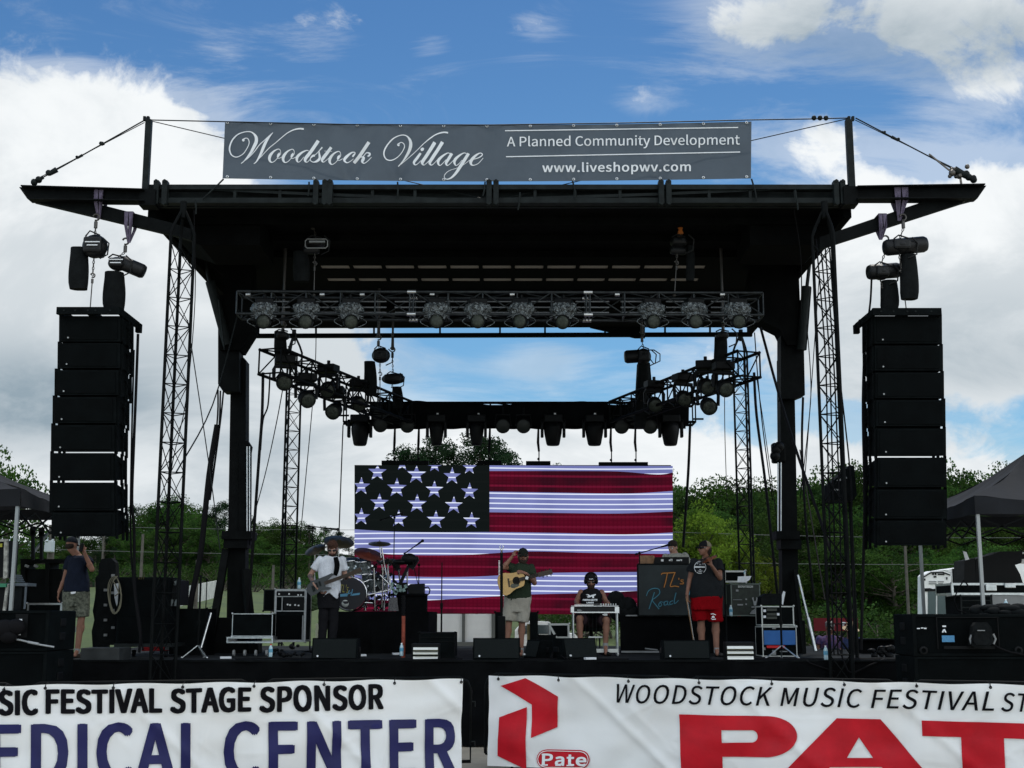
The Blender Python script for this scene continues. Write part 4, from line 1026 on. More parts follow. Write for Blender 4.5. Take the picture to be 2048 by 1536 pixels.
cable([(632, 660, 27.6), (631, 720, 27.6), (624, 820, 27.6), (612, 950, 27.6), (600, 1080, 27.6)], .01, 'thin rope dropping from the rear roof beam, left of the screen', name='guy_line', cat='rope')
cable([(686, 850, 26.7), (683, 930, 26.8), (677, 1090, 27.0)], .013, 'thin rope dropping from the left end of the rear truss', name='guy_line', cat='rope')
cable([(1380, 852, 26.7), (1376, 950, 26.7), (1366, 1095, 26.7)], .03, 'black cable dropping from the right end of the rear truss')
cable([(1449, 790, 22.0), (1450, 880, 24.0), (1454, 1000, 26)], .008, 'thin rope below the right side truss', name='guy_line', cat='rope')
cable([(1508, 745, 21.4), (1513, 830, 21.4), (1530, 960, 21.5), (1543, 1080, 21.5), (1555, 1190, 21.6)], .024, 'black cable bundle dropping from the front end of the right side truss')
cable([(1509, 665, 21.4), (1516, 760, 21.6), (1526, 860, 22), (1545, 1000, 23)], .010, 'thin rope beside the bundle below the right side truss, passing behind it', name='guy_line', cat='rope')
cable([(1521, 655, 21.6), (1555, 780, 21.2), (1592, 900, 20.5), (1630, 1010, 19.9), (1660, 1100, 19.4)], .024, 'black stay slanting across the right column down to the right')
cable([(1606, 795, 22.6), (1604, 900, 22.4), (1612, 1050, 22.3), (1628, 1200, 22.2)], .022, 'black cable hanging from the foot of the right column arm, thicker one')
cable([(1614, 650, 22.4), (1622, 770, 22.0), (1616, 860, 22.2), (1600, 1000, 22.4)], .009, 'thin rope crossing beside the right column', name='guy_line', cat='rope')
cable([(1638, 560, 22.4), (1628, 700, 22.0), (1614, 900, 22.0), (1606, 1000, 22.0)], .008, 'thin line from the right roof corner towards the column', name='guy_line', cat='rope')
cable([(1588, 420, 19.3), (1600, 500, 19.8), (1603, 570, 20.2), (1601, 640, 20.8)], .010, 'thin rope hanging down from the right end of the header', name='guy_line', cat='rope')
cable([(388, 420, 19.1), (390, 600, 19.0), (372, 800, 18.9), (340, 960, 18.8), (328, 1200, 18.7)], .007, 'thin rope hanging down along the left front mast', name='guy_line', cat='rope')
cable([(1732, 640, 19.2), (1726, 800, 19.2), (1729, 1000, 19.2), (1726, 1150, 19.1), (1722, 1300, 19.0)], .022, 'black cable dropping beside the right speaker array')
cable([(276, 668, 19.35), (272, 780, 19.35), (267, 905, 19.25), (264, 1000, 19.2), (268, 1060, 19.1), (270, 1180, 19.0), (281, 1260, 18.9), (278, 1305, 18.9)], .022, 'black cable dropping beside the left speaker array')
cable([(1743, 560, 19.2), (1741, 600, 19.3), (1736, 640, 19.3)], .016, 'short black cable from the lower right hoist to the right array')
cable([(268, 700, 19.4), (262, 940, 19.35), (262, 1100, 19.1), (274, 1230, 19.0), (286, 1300, 18.9)], .014, 'thinner black cable beside the drop behind the left speaker array')
for i, (x0, x1) in enumerate(((1655, 1668), (1664, 1676), (1676, 1684), (1700, 1708))):
    cable([(1632+i*9, 478+i*6, 19.6), (1650+i*8, 700, 19.5), (x0, 880+i*20, 19.4), (x0+4, 1050, 19.4), (x1, 1310, 19.2)], .012, ['first', 'second', 'third', 'fourth'][i]+' from the left of the cables running down by the right front mast', group='cables by the right front mast')
cable([(1514, 760, 27), (1535, 900, 27.5), (1562, 1100, 28)], .009, 'thin stay behind the right column', name='guy_line', cat='rope')
cable([(1600, 900, 23.5), (1618, 1010, 22), (1650, 1200, 20)], .012, 'black line running from the right column down to the deck edge')
# ------------------------------------------------------------------ ground
def terr(x, y):
    s = max(0.0, min(1.0, (y-36)/90)); s = s*s*(3-2*s)*.6+s*.4
    hl = 3.0; hr = 1.2; k = max(0.0, min(1.0, (x+22)/44)); k = k*k*(3-2*k)
    bank = max(0.0, min(1.0, (y-38)/20)); bank = bank*bank*(3-2*bank)*1.5*(1-k)
    return s*(hl*(1-k)+hr*k)+bank+.12*noise.noise(Vector((x*.06, y*.06, 0)))*min(1, max(0, (y-32)/10))
GRASS = mm('mown grass', (.085, .115, .035), .9, vs=.35, col2=(.045, .07, .022), bump=.8, bs=3.5)
GRAVEL = mm('pale packed gravel', (.40, .36, .29), .9, vs=1.2, col2=(.30, .27, .215), bump=.5, bs=25)
nx_, ny_ = 90, 110; P = []
for j in range(ny_+1):
    f = j/ny_; y = -40+70*(f*2.2) if f < .45 else 29.3+(f-.45)/.55*((f-.45)/.55)*700+ (f-.45)*60
    for i in range(nx_+1):
        u = i/nx_*2-1; x = (u*30+math.copysign(abs(u)**3, u)*(60+max(0, y)*1.1)); P.append((x, y, terr(x, y)))
b = MB(); b.add(P, [(j*(nx_+1)+i, j*(nx_+1)+i+1, (j+1)*(nx_+1)+i+1, (j+1)*(nx_+1)+i) for j in range(ny_) for i in range(nx_)], True)
g = b.build('ground', GRASS, origin=(0, 0, 0)); g['kind'] = 'structure'
b = MB(); n = 40
b.add([(x, y, .012) for y in (-30, 34) for x in (-40, 40)], [(0, 1, 3, 2)])
o = b.build('festival_yard', GRAVEL, origin=(0, 0, 0)); o['kind'] = 'structure'

# ------------------------------------------------------------------ trees
b = MB(); n = 150; P = []
RIDGE = [(-3000, 1075), (240, 1095), (330, 1055), (440, 1062), (575, 1080), (700, 1105), (900, 1110), (1200, 1095), (1385, 985), (1600, 965), (1890, 945), (2100, 945), (5000, 960)]
for i in range(n+1):
    px = -2600+7400*i/n
    for (xa, ya), (xb2, yb2) in zip(RIDGE, RIDGE[1:]):
        if xa <= px <= xb2: py = ya+(yb2-ya)*(px-xa)/(xb2-xa)
    py += 7*noise.noise(Vector((px*.02, 0, 0)))
    for j, (Yh, f) in enumerate(((150, -.05), (156, .35), (163, .7), (172, .95), (185, 1.0), (230, .9), (300, 0.0))):
        x = (px-1024)/2600*160*(1 if j < 4 else 1.1); top = W(px, py, 170).z; P.append((x, Yh, -1+(top+1)*f+.6*noise.noise(Vector((x*.2, Yh*.2, 1)))))
b.add(P, [(i*7+j, (i+1)*7+j, (i+1)*7+j+1, i*7+j+1) for i in range(n) for j in range(6)], True)
o = b.build('wooded_hill', mm('far wood canopy', (.010, .022, .009), .95, vs=1.5, col2=(.006, .013, .006), bump=1.0, bs=1.2, spec=.02), origin=(0, 0, 0)); o['kind'] = 'structure'
ORD = ['first', 'second', 'third', 'fourth', 'fifth', 'sixth', 'seventh', 'eighth', 'ninth', 'tenth', 'eleventh', 'twelfth', 'thirteenth', 'fourteenth', 'fifteenth', 'sixteenth', 'seventeenth', 'eighteenth', 'nineteenth', 'twentieth']
ORD += ['twenty '+o_ for o_ in ORD[:9]]+['thirtieth']+['thirty '+o_ for o_ in ORD[:9]]+['fortieth']
CNT = {}
def leafmat(name, c1, c2):
    m = mat(name, c1, .85, vs=.45, col2=c2, spec=.04, transl=.34); t = m.node_tree
    oi = t.nodes.new('ShaderNodeObjectInfo'); p = [n for n in t.nodes if n.type == 'BSDF_PRINCIPLED'][0]
    src = p.inputs['Base Color'].links[0].from_socket
    hs = t.nodes.new('ShaderNodeHueSaturation'); mr = t.nodes.new('ShaderNodeMapRange'); mr.inputs[3].default_value = .65; mr.inputs[4].default_value = 1.3
    t.links.new(oi.outputs['Random'], mr.inputs[0]); t.links.new(mr.outputs[0], hs.inputs['Value']); t.links.new(src, hs.inputs['Color'])
    mr2 = t.nodes.new('ShaderNodeMapRange'); mr2.inputs[3].default_value = .485; mr2.inputs[4].default_value = .515; t.links.new(oi.outputs['Random'], mr2.inputs[0]); t.links.new(mr2.outputs[0], hs.inputs['Hue'])
    t.links.new(hs.outputs[0], p.inputs['Base Color'])
    tr = [n for n in t.nodes if n.type == 'BSDF_TRANSLUCENT'][0]; t.links.new(hs.outputs[0], tr.inputs[0]); return m
LEAF = leafmat('broad leaf foliage', (.060, .125, .022), (.014, .036, .012))
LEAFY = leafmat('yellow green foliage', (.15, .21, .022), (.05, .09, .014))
NEED = leafmat('pine foliage', (.026, .052, .020), (.010, .024, .012))
BUSHM = leafmat('bush foliage', (.06, .115, .022), (.016, .040, .012))
BARK = mm('grey brown bark', (.10, .085, .07), .9, var=.4, vs=5, bump=1, bs=12)
def leaf(b, rng, c, s, up=.0):
    a = Vector((rng.uniform(-1, 1), rng.uniform(-1, 1), rng.uniform(-.7, 1))).normalized()
    x, y, _ = frame_of(a); s *= rng.uniform(.6, 1.35); l = s*rng.uniform(.5, .9)
    b.add([c-x*l*.5, c-y*s*.5, c+x*l*.5, c+y*s*.5], [(0, 1, 2, 3)])
def crown_clumps(b, rng, clumps, per, ls):
    for c, r in clumps:
        for k in range(int(per*(r/1.0)**1.6)):
            d = Vector((rng.gauss(0, 1), rng.gauss(0, 1), rng.gauss(0, 1))).normalized()*r*rng.uniform(.45, 1.0)**.6
            d.z *= .75
            leaf(b, rng, c+d, ls)
def make_tree(name, cat, label, group, seed, kind, H, loc):
    rng = random.Random(seed); t = thing(name, label, cat, loc, group); o = Vector(loc)
    tb = MB(); cb = MB(); clumps = []
    lean = Vector((rng.uniform(-.04, .04), rng.uniform(-.04, .04), 1))
    if kind == 'broad':
        tr = H*.022; n = 7; pts = [o+lean*(H*.8*i/n)+Vector((rng.uniform(-.12, .12), rng.uniform(-.12, .12), 0))*(i > 0) for i in range(n+1)]
        tb.tube([o+Vector((0, 0, -.6))]+pts, [tr*1.6, tr*1.35]+[tr*(1-.85*i/n) for i in range(1, n+1)], 7)
        slim = rng.uniform(.7, 1.15)
        for i in range(38):
            f = rng.uniform(.20, 1.0); p = o+lean*(H*.8*f); an = rng.uniform(0, 2*PI)
            spread = slim*H*(.07+.22*math.sin(PI*min(1, (f-.18)/.82*.95+.08)))*rng.uniform(.6, 1.15)
            q = p+Vector((math.cos(an)*spread, math.sin(an)*spread, spread*rng.uniform(.25, .75)))
            tb.tube([p, p.lerp(q, .5)+Vector((0, 0, -.1)), q], [tr*.35, tr*.22, .02], 5)
            clumps.append((q, H*rng.uniform(.045, .10)))
            if rng.random() < .75: clumps.append((p.lerp(q, .55)+Vector((rng.uniform(-.5, .5), rng.uniform(-.5, .5), rng.uniform(0, .8))), H*rng.uniform(.06, .11)))
            if rng.random() < .6: clumps.append((q+Vector((rng.uniform(-.8, .8), rng.uniform(-.8, .8), rng.uniform(-.6, .8))), H*rng.uniform(.03, .06)))
        clumps.append((o+lean*H*.9, H*.08)); crown_clumps(cb, rng, clumps, 150, .20); m_ = LEAF
    elif kind == 'pine':
        tr = H*.014; tb.tube([o+Vector((0, 0, -.6)), o, o+lean*H*.5, o+lean*H*.97], [tr*1.3, tr*1.2, tr*.8, .03], 7)
        for i in range(46):
            f = rng.uniform(.38, .99); p = o+lean*(H*f); an = rng.uniform(0, 2*PI); sp = H*.17*(1.08-f)**.6*rng.uniform(.5, 1.25)
            q = p+Vector((math.cos(an)*sp, math.sin(an)*sp, sp*rng.uniform(0, .5)))
            tb.tube([p, q], [tr*.25, .012], 4); clumps.append((q, H*rng.uniform(.03, .062)))
            if rng.random() < .5: clumps.append((p.lerp(q, .6), H*rng.uniform(.025, .045)))
        crown_clumps(cb, rng, clumps, 190, .15); m_ = NEED
    else:
        for i in range(12):
            an = rng.uniform(0, 2*PI); r = H*rng.uniform(.1, .75); q = o+Vector((math.cos(an)*r, math.sin(an)*r, H*rng.uniform(.2, .85)))
            tb.tube([o+Vector((math.cos(an)*.15, math.sin(an)*.15, -.2)), q], [.05, .015], 4); clumps.append((q, H*rng.uniform(.18, .34)))
        crown_clumps(cb, rng, clumps, 170, .14); m_ = BUSHM
    tb.build('trunk' if kind != 'bush' else 'stems', BARK, t); cb.build('crown', m_, t); return t
protos = {}
def plant_tree(kind, v, px, Y, ytop, name, label, cat, group, s=1.0, leafm=None):
    """tree whose tip is seen at px, ytop"""
    k_ = label+(group or ''); CNT[k_] = CNT.get(k_, -1)+1
    if group and 'yellow' not in group: label = label+', '+ORD[CNT[k_]]+' from the left'
    q = W(px, ytop, Y); z = terr(q.x, Y); H = max(2.0, q.z-z); key = (kind, v, leafm)
    base = {'broad': 13.0, 'pine': 14.0, 'bush': 3.0}[kind]
    if key not in protos:
        t = make_tree(name, cat, label, group, 100+v*7+len(kind), kind, base, (q.x, Y, z)); protos[key] = t
        if leafm:
            for c in t.children:
                if c.name.startswith('crown'): c.data.materials[0] = leafm
        t.scale = (H/base*s, H/base*s, H/base); t.rotation_euler = (0, 0, random.uniform(0, 6))
        return t
    return_t = dup(protos[key], (q.x, Y, z), random.uniform(0, 6.28), label, (H/base*s, H/base*s, H/base)); return_t['group'] = group; return_t['category'] = cat
    return_t.name = name
    return return_t
rng = random.Random(11)
def top_interp(tb, x):
    for (x0, y0), (x1, y1) in zip(tb, tb[1:]):
        if x0 <= x <= x1: return y0+(y1-y0)*(x-x0)/(x1-x0)
    return tb[-1][1]
RT = [(1340, 985), (1385, 950), (1420, 938), (1480, 935), (1530, 925), (1600, 930), (1640, 912), (1700, 902), (1760, 925), (1830, 905), (1890, 903), (1930, 918), (1975, 915), (2010, 905), (2060, 908)]
LT_ = [(-10, 1060), (60, 1060), (240, 1050), (270, 1000), (330, 985), (380, 990), (440, 1008), (520, 1022), (575, 1034), (620, 1050), (690, 1078), (720, 1090)]
gR, gL = 'trees of the wood to the right of the stage', 'trees of the wood to the left of the stage'
x = 1330
while x < 2110:
    plant_tree('broad', rng.randrange(4), x, 105+rng.uniform(-5, 8), top_interp(RT, min(x, 2059))+rng.uniform(-6, 16), 'broadleaf_tree', 'dark green tree on the skyline right of the stage', 'tree', gR, rng.uniform(1.0, 1.3)); x += rng.uniform(34, 52)
x = 1350
while x < 2110:
    plant_tree('broad', rng.randrange(4), x, 88+rng.uniform(-5, 5), top_interp(RT, min(x, 2059))+rng.uniform(45, 90), 'broadleaf_tree', 'tree in the middle row right of the stage', 'tree', gR+', middle row', rng.uniform(1.05, 1.4)); x += rng.uniform(40, 66)
x = 1345
while x < 2110:
    plant_tree('broad', rng.randrange(4), x, 72+rng.uniform(-4, 4), 1075+rng.uniform(-25, 40), 'broadleaf_tree', 'lower tree of the front row right of the stage', 'tree', gR+', front row', rng.uniform(1.25, 1.7)); x += rng.uniform(44, 70)
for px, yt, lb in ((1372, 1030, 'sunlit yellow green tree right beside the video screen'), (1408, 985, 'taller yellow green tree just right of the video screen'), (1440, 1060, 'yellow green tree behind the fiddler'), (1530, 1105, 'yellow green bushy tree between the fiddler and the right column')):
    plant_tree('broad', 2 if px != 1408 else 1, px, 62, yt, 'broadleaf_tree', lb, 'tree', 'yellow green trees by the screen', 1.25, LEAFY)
for px, yt, Y in ((1060, 1222, 55), (1090, 1215, 60), (1120, 1224, 55), (1170, 1224, 58), (1230, 1220, 58), (1300, 1215, 55), (1370, 1195, 55), (1440, 1180, 55), (1500, 1190, 52), (1570, 1200, 50), (1640, 1190, 50), (1700, 1205, 47), (1760, 1225, 44), (1810, 1235, 44), (1870, 1190, 56), (1950, 1180, 58), (2040, 1180, 58)):
    plant_tree('bush', rng.randrange(2), px, Y, yt, 'bush', 'leafy bush below the right wood', 'bush', 'bushes at the foot of the right wood', rng.uniform(1.3, 1.9))
x = -20
while x < 730:
    k = 'pine' if rng.random() < .45 else 'broad'
    plant_tree(k, rng.randrange(2 if k == 'pine' else 4), x, 128+rng.uniform(-6, 8), top_interp(LT_, max(-9, x))+rng.uniform(-12, 14), 'pine_tree' if k == 'pine' else 'broadleaf_tree', 'pine on the skyline left of the stage' if k == 'pine' else 'leafy tree on the skyline left of the stage', 'tree', gL+(', pines' if k == 'pine' else ''), rng.uniform(1.0, 1.35)); x += rng.uniform(19, 30)
x = -20
while x < 740:
    k = 'pine' if rng.random() < .3 else 'broad'
    plant_tree(k, rng.randrange(2 if k == 'pine' else 4), x, 112+rng.uniform(-5, 5), top_interp(LT_, max(-9, x))+rng.uniform(28, 60), 'pine_tree' if k == 'pine' else 'broadleaf_tree', 'pine in the front rows left of the stage' if k == 'pine' else 'leafy tree in the front rows left of the stage', 'tree', gL+(', front pines' if k == 'pine' else ', front row'), rng.uniform(1.2, 1.6)); x += rng.uniform(34, 52)
for i in range(20):
    px = -20+i*38+rng.uniform(-14, 14)
    plant_tree('bush', rng.randrange(2), px, 100+rng.uniform(-8, 8), 1146+rng.uniform(-26, 10), 'bush', 'leafy bush below the left wood', 'bush', 'bushes at the foot of the left wood', rng.uniform(1.2, 1.9))
for px, yt, v in ((796, 912, 1), (818, 892, 0), (850, 905, 1), (878, 880, 1), (908, 895, 0), (943, 868, 0), (972, 886, 1), (1001, 901, 0), (1022, 922, 1)):
    plant_tree('pine', v, px, 82+rng.uniform(-4, 4), yt, 'pine_tree', 'tall pine above the top edge of the screen', 'tree', 'pines above the screen', 1.35)
plant_tree('broad', 1, 1113, 86, 912, 'broadleaf_tree', 'lone tree top peeping over the right half of the video screen', 'tree', None, .8)
plant_tree('broad', 3, -6, 40, 868, 'broadleaf_tree', 'near tree at the left edge of the view above the left tent', 'tree', None, .9)

# ------------------------------------------------------------------ poles, wires, barrier, vehicles behind
POLE = mm('weathered pole wood', (.11, .10, .085), .9, var=.25, vs=3)
def pole(px, y0, y1, Y, r, label, extra=None, bot=None):
    a = W(px, y0, Y); t = thing('utility_pole', label, 'utility pole', (a.x, Y, terr(a.x, Y)), None)
    b = MB(); b.cyl((a.x, Y, terr(a.x, Y)-.3), a, r*1.15, r*.85, n=8); b.build('pole', POLE, t)
    if extra:
        b = MB(); c = W(px+extra[0], extra[1], Y-.3); b.box(c, (extra[2], .35, extra[3]), bev=.03); b.cyl(c+Vector((-.1, 0, extra[3]/2)), c+Vector((-.1, 0, extra[3]/2+.18)), .04); b.cyl(c+Vector((.1, 0, extra[3]/2)), c+Vector((.1, 0, extra[3]/2+.18)), .04)
        b.build('transformer', mm('pale grey enamel', (.55, .6, .62), .45), t)
pole(105, 1050, 1290, 46, .14, 'wooden utility pole with a pale transformer, seen below the left speaker array', (-6, 1093, .26, .40))
pole(286, 1068, 1290, 76, .09, 'slim wooden pole at the wood edge seen through the left front mast')
pole(395, 1120, 1290, 62, .09, 'short thin pole with a bright tip right of the left front mast')
pole(547, 1130, 1290, 62, .07, 'short thin pole with a bright tip left of the white shirted guitarist')
pole(208, 1060, 1290, 80, .07, 'slim wooden pole seen right of the man in camouflage shorts')
pole(1810, 1092, 1290, 48, .06, 'slim pole below the right speaker array')
pole(1693, 1085, 1290, 66, .1, 'slim wooden pole seen through the right front mast')
pole(14, 1050, 1290, 42, .09, 'wooden pole at the left edge of the view under the left tent')
WIRE = mm('weathered wire', (.09, .10, .10), .6)
def wire(x0, y0, Y0, x1, y1, Y1, sag, label):
    a, c = W(x0, y0, Y0), W(x1, y1, Y1); b = MB()
    b.tube([a.lerp(c, i/24)+Vector((0, 0, -sag*4*(i/24)*(1-i/24))) for i in range(25)], .013, 4); solo('overhead_wire', b, WIRE, label, 'wire', 'overhead wires behind the stage')
wire(-60, 1044, 72, 1020, 1056, 80, .25, 'upper overhead wire left of the screen'); wire(-60, 1093, 70, 1020, 1108, 78, .2, 'lower overhead wire left of the screen')
wire(1200, 1058, 60, 2100, 1075, 64, .15, 'upper overhead wire before the right wood'); wire(1200, 1118, 60, 2100, 1126, 64, .15, 'lower overhead wire before the right wood')
b = MB(); pts = [WZ(300, 1181, 0)]
pts = [W(x, y, Y) for x, y, Y in ((300, 1184, 58), (360, 1175, 60), (400, 1167, 63), (432, 1161, 67), (445, 1160, 72))]
for a, c in zip(pts, pts[1:]):
    x_, y_, d_ = frame_of(c-a)
    for o_ in (0,): b.prism([a, c, c+Vector((0, 0, -.85)), a+Vector((0, 0, -.85))], (0, .25, 0))
solo('track_barrier', b, mm('whitewashed concrete', (.62, .62, .58), .8, var=.15, vs=2), 'white concrete barrier wall curving along the grass bank left of the stage', 'barrier wall')
WPAN = mm('off white panel', (.86, .87, .85), .55, var=.06, vs=1.5)
GLASSD = mm('dark window glass', (.05, .07, .075), .08, spec=.9)
t = thing('box_trailer', 'plain white box trailer behind the stage under the video screen', 'trailer', W(930, 1290, 33))
b = MB(); pbox(b, 850, 1190, 926, 1290, 33, 5); pbox(b, 929, 1190, 984, 1290, 33, 5); b.build('body', WPAN, t)
b = MB(); pbox(b, 924, 1190, 930, 1290, 32.95, .1); pbox(b, 983, 1190, 993, 1290, 32.95, .1); pbox(b, 848, 1284, 994, 1292, 32.9, .3); b.build('frame_post', mm('dull grey metal', (.16, .17, .16), .5, .4), t)
b = MB(); 
for x in (890, 960):
    q = W(x, 1300, 33); b.cyl((q.x, 33.2, .35), (q.x, 33.45, .35), .35, n=18)
split_build(b, 'wheel', RUB, t)
t = thing('parked_van', 'small white van behind the stage between the singer and the steel guitar', 'van', (W(1120, 1262, 34).x, 34, 0))
b = MB(); px_prism(b, [(1030, 1300), (1030, 1262), (1044, 1246), (1062, 1242), (1100, 1244), (1112, 1264), (1150, 1268), (1160, 1280), (1160, 1310), (1030, 1310)], 34, 1.8); b.build('body', WPAN, t)
b = MB(); px_prism(b, [(1072, 1250), (1098, 1250), (1106, 1268), (1072, 1268)], 33.98, .02); px_prism(b, [(1046, 1252), (1068, 1250), (1068, 1268), (1036, 1268)], 33.98, .02); split_build(b, 'window', GLASSD, t, 0)
b = MB()
for x in (1055, 1140):
    q = W(x, 1300, 34); b.cyl((q.x, 33.95, .33), (q.x, 34.2, .33), .33, n=18)
split_build(b, 'wheel', RUB, t)
# camper at the right
t = thing('camper_trailer', 'white camper with a rounded rear end parked behind the right tent', 'camper', (W(1870, 1228, 38).x, 38, 0))
b = MB(); zg = 0; Yc = 38
px_prism(b, [(1846, 1300), (1846, 1152), (1849, 1149), (1862, 1142), (1885, 1141), (1900, 1146), (1902, 1150), (1902, 1300)], Yc, .5)
b.build('rear_wall', WPAN, t)
b = MB(); px_prism(b, [(1903, 1300), (1903, 1147), (1895, 1139), (1926, 1134), (2100, 1112), (2130, 1120), (2130, 1300)], Yc+.3, 2.0); b.build('body', WPAN, t)
b = MB(); px_prism(b, [(1856, 1228), (1856, 1183), (1872, 1183), (1872, 1228)], Yc-.02, .02); px_prism(b, [(1875, 1228), (1875, 1183), (1893, 1183), (1893, 1228)], Yc-.02, .02); split_build(b, 'window', GLASSD, t, 0)
b = MB(); px_prism(b, [(1846, 1180), (1846, 1177), (1860, 1176), (1866, 1178), (1880, 1176), (1893, 1178), (1902, 1180), (1902, 1182), (1846, 1183)], Yc-.03, .03)
px_prism(b, [(1847, 1153), (1862, 1144), (1885, 1143), (1901, 1149), (1901, 1151), (1885, 1145.5), (1862, 1146.5), (1848, 1155)], Yc-.03, .03)
for q in ((1865, 1146, 1868, 1150), (1870, 1146, 1873, 1150), (1876, 1147, 1889, 1150), (1868, 1152, 1873, 1155), (1849, 1157, 1851, 1161), (1893, 1154, 1895, 1159)): pbox(b, *q, Yc-.03, .03)
b.build('trim', PLAS, t)
b = MB()
for j, (x0, x1) in enumerate(((1858, 1873), (1858, 1873), (1876, 1888), (1877, 1886))): pbox(b, x0, 1162+(j % 2)*4, x1, 1164.5+(j % 2)*4, Yc-.02, .02)
b.build('marking', GREYP, t)
b = MB(); pbox(b, 1909, 1137, 1913, 1230, Yc+.2, .1); pbox(b, 1913, 1144, 1930, 1148, Yc+.2, .1); b.build('ladder', BLK, t)
b = MB()
for x in (1960, 1990):
    q = W(x, 1300, Yc); b.cyl((q.x, Yc-.0, .38), (q.x, Yc+.3, .38), .38, n=18)
split_build(b, 'wheel', RUB, t)

# ------------------------------------------------------------------ pop-up tents
TENT = mm('black tent fabric', (.015, .017, .021), .85, var=.25, vs=1.5, bump=.55, bs=3.5, transl=.12)
TENTU = mm('tent lining', (.10, .095, .075), .9)
LEG = mm('grey tent leg', (.36, .38, .38), .4, .4)
def tent(label, X0, X1, Y0, Y1, ze, zv, zp, zleg):
    t = thing('popup_tent', label, 'tent', ((X0+X1)/2, (Y0+Y1)/2, 0), 'black popup tents')
    cx, cy = (X0+X1)/2, (Y0+Y1)/2; C = [(X0, Y0), (X1, Y0), (X1, Y1), (X0, Y1)]
    b = MB(); n = 16
    for k in range(4):
        a, c = C[k], C[(k+1) % 4]; P = []
        for j in range(n+1):
            f = j/n
            for i in range(n+1):
                g = i/n; x = a[0]*(1-g)+c[0]*g; y = a[1]*(1-g)+c[1]*g; X = x*(1-f)+cx*f; Yy = y*(1-f)+cy*f
                z = ze+(zp-ze)*f-.14*math.sin(PI*g)*(1-f)*.7-.10*math.sin(PI*f)+.012*math.sin(g*23+f*9)
                P.append((X, Yy, z))
        b.add(P, [(j*(n+1)+i, j*(n+1)+i+1, (j+1)*(n+1)+i+1, (j+1)*(n+1)+i) for j in range(n) for i in range(n)], True)
        P = []
        for j in range(5):
            for i in range(n+1):
                g = i/n; nx, ny = (c[1]-a[1]), -(c[0]-a[0]); l = math.hypot(nx, ny); w_ = .025*math.sin(g*19+k)*j/4
                P.append((a[0]*(1-g)+c[0]*g+nx/l*w_, a[1]*(1-g)+c[1]*g+ny/l*w_, ze-.14*math.sin(PI*g)*.7*(1-j/4)-(ze-zv)*j/4))
        b.add(P, [((j+1)*(n+1)+i, (j+1)*(n+1)+i+1, j*(n+1)+i+1, j*(n+1)+i) for j in range(4) for i in range(n)], True)
    b.build('canopy', TENT, t)
    for x, y in C:
        b = MB(); b.box((x+(.05 if x == X0 else -.05), y+(.05 if y == Y0 else -.05), (zv+.2)/2), (.05, .05, zv+.2)); xx = x+(.05 if x == X0 else -.05); yy = y+(.05 if y == Y0 else -.05)
        b.box((xx, yy, zleg), (.08, .08, .1)); b.box((xx, yy, .02), (.12, .12, .03)); b.build('leg', LEG, t)
    b = MB()
    for k in range(4):
        a, c = C[k], C[(k+1) % 4]
        for i in range(4):
            g0, g1 = i/4, (i+1)/4
            p = lambda g, z: Vector((a[0]*(1-g)+c[0]*g, a[1]*(1-g)+c[1]*g, z))*1.0
            sh = Vector((cx, cy, 0)); 
            for z0, z1 in ((zv-.05, zv-.32), (zv-.32, zv-.05)):
                A_, B2 = p(g0, z0), p(g1, z1); A_ += (Vector((cx, cy, A_.z))-A_)*.03; B2 += (Vector((cx, cy, B2.z))-B2)*.03; b.beam(A_, B2, .02, .025)
    b.build('scissor_frame', BLK, t)
    return t
XL_ = W(41, 990, 20).x; XR_ = W(1949, 1000, 20).x
tent('black popup tent at the left edge, behind the left speaker array', XL_-3, XL_, 20, 23, W(41, 976, 20).z, W(41, 1012, 20).z, W(-40, 912, 21.5).z, 1.6)
tent('black popup tent at the right edge, behind the right speaker array', XR_, XR_+3, 20, 23, W(1949, 991, 20).z, W(1949, 1028, 20).z, W(2110, 902, 21.5).z, 1.5)

# ------------------------------------------------------------------ crowd barriers and sponsor banners
VINYL = mm('white banner vinyl', (.90, .92, .92), .5, vs=.9, col2=(.86, .88, .88), bump=.3, bs=3.5, transl=.08)
INKB = mm('black banner ink', (.005, .005, .007), .7, spec=.08, bump=.5, bs=3.5)
INKN = mm('navy banner ink', (.011, .012, .090), .5, bump=.5, bs=3.5, var=.12)
INKR = mm('red banner ink', (.50, .003, .014), .5, bump=.5, bs=3.5, var=.12)
def plane_pt(px, py, P, Q):
    """ray through a photo pixel with the upright plane through P and Q -> (s along, z)"""
    u = (px-1024)/F; v = (768-py)/F; dx, dy, dz = u, CP-v*SP, SP+v*CP
    ax, ay = Q[0]-P[0], Q[1]-P[1]; l = math.hypot(ax, ay); ax /= l; ay /= l; nx, ny = -ay, ax
    t = (P[0]*nx+P[1]*ny)/(dx*nx+dy*ny); return ((dx*t-P[0])*ax+(dy*t-P[1])*ay, CZ+dz*t)
def bar_pt(px, py, z=1.12):
    return WZ(px, py, z)
LA, LB = bar_pt(0, 1369), bar_pt(920, 1356); RA, RB = bar_pt(985, 1349), bar_pt(2048, 1367)
crr = random.Random(5)
CREASE = [(crr.uniform(-2, 6), crr.uniform(.1, 1.1), crr.choice((R(60), R(-55), R(20), R(-35), R(80), R(5)))+crr.uniform(-.2, .2), crr.uniform(.012, .03), crr.uniform(.12, .5)) for _ in range(46)]
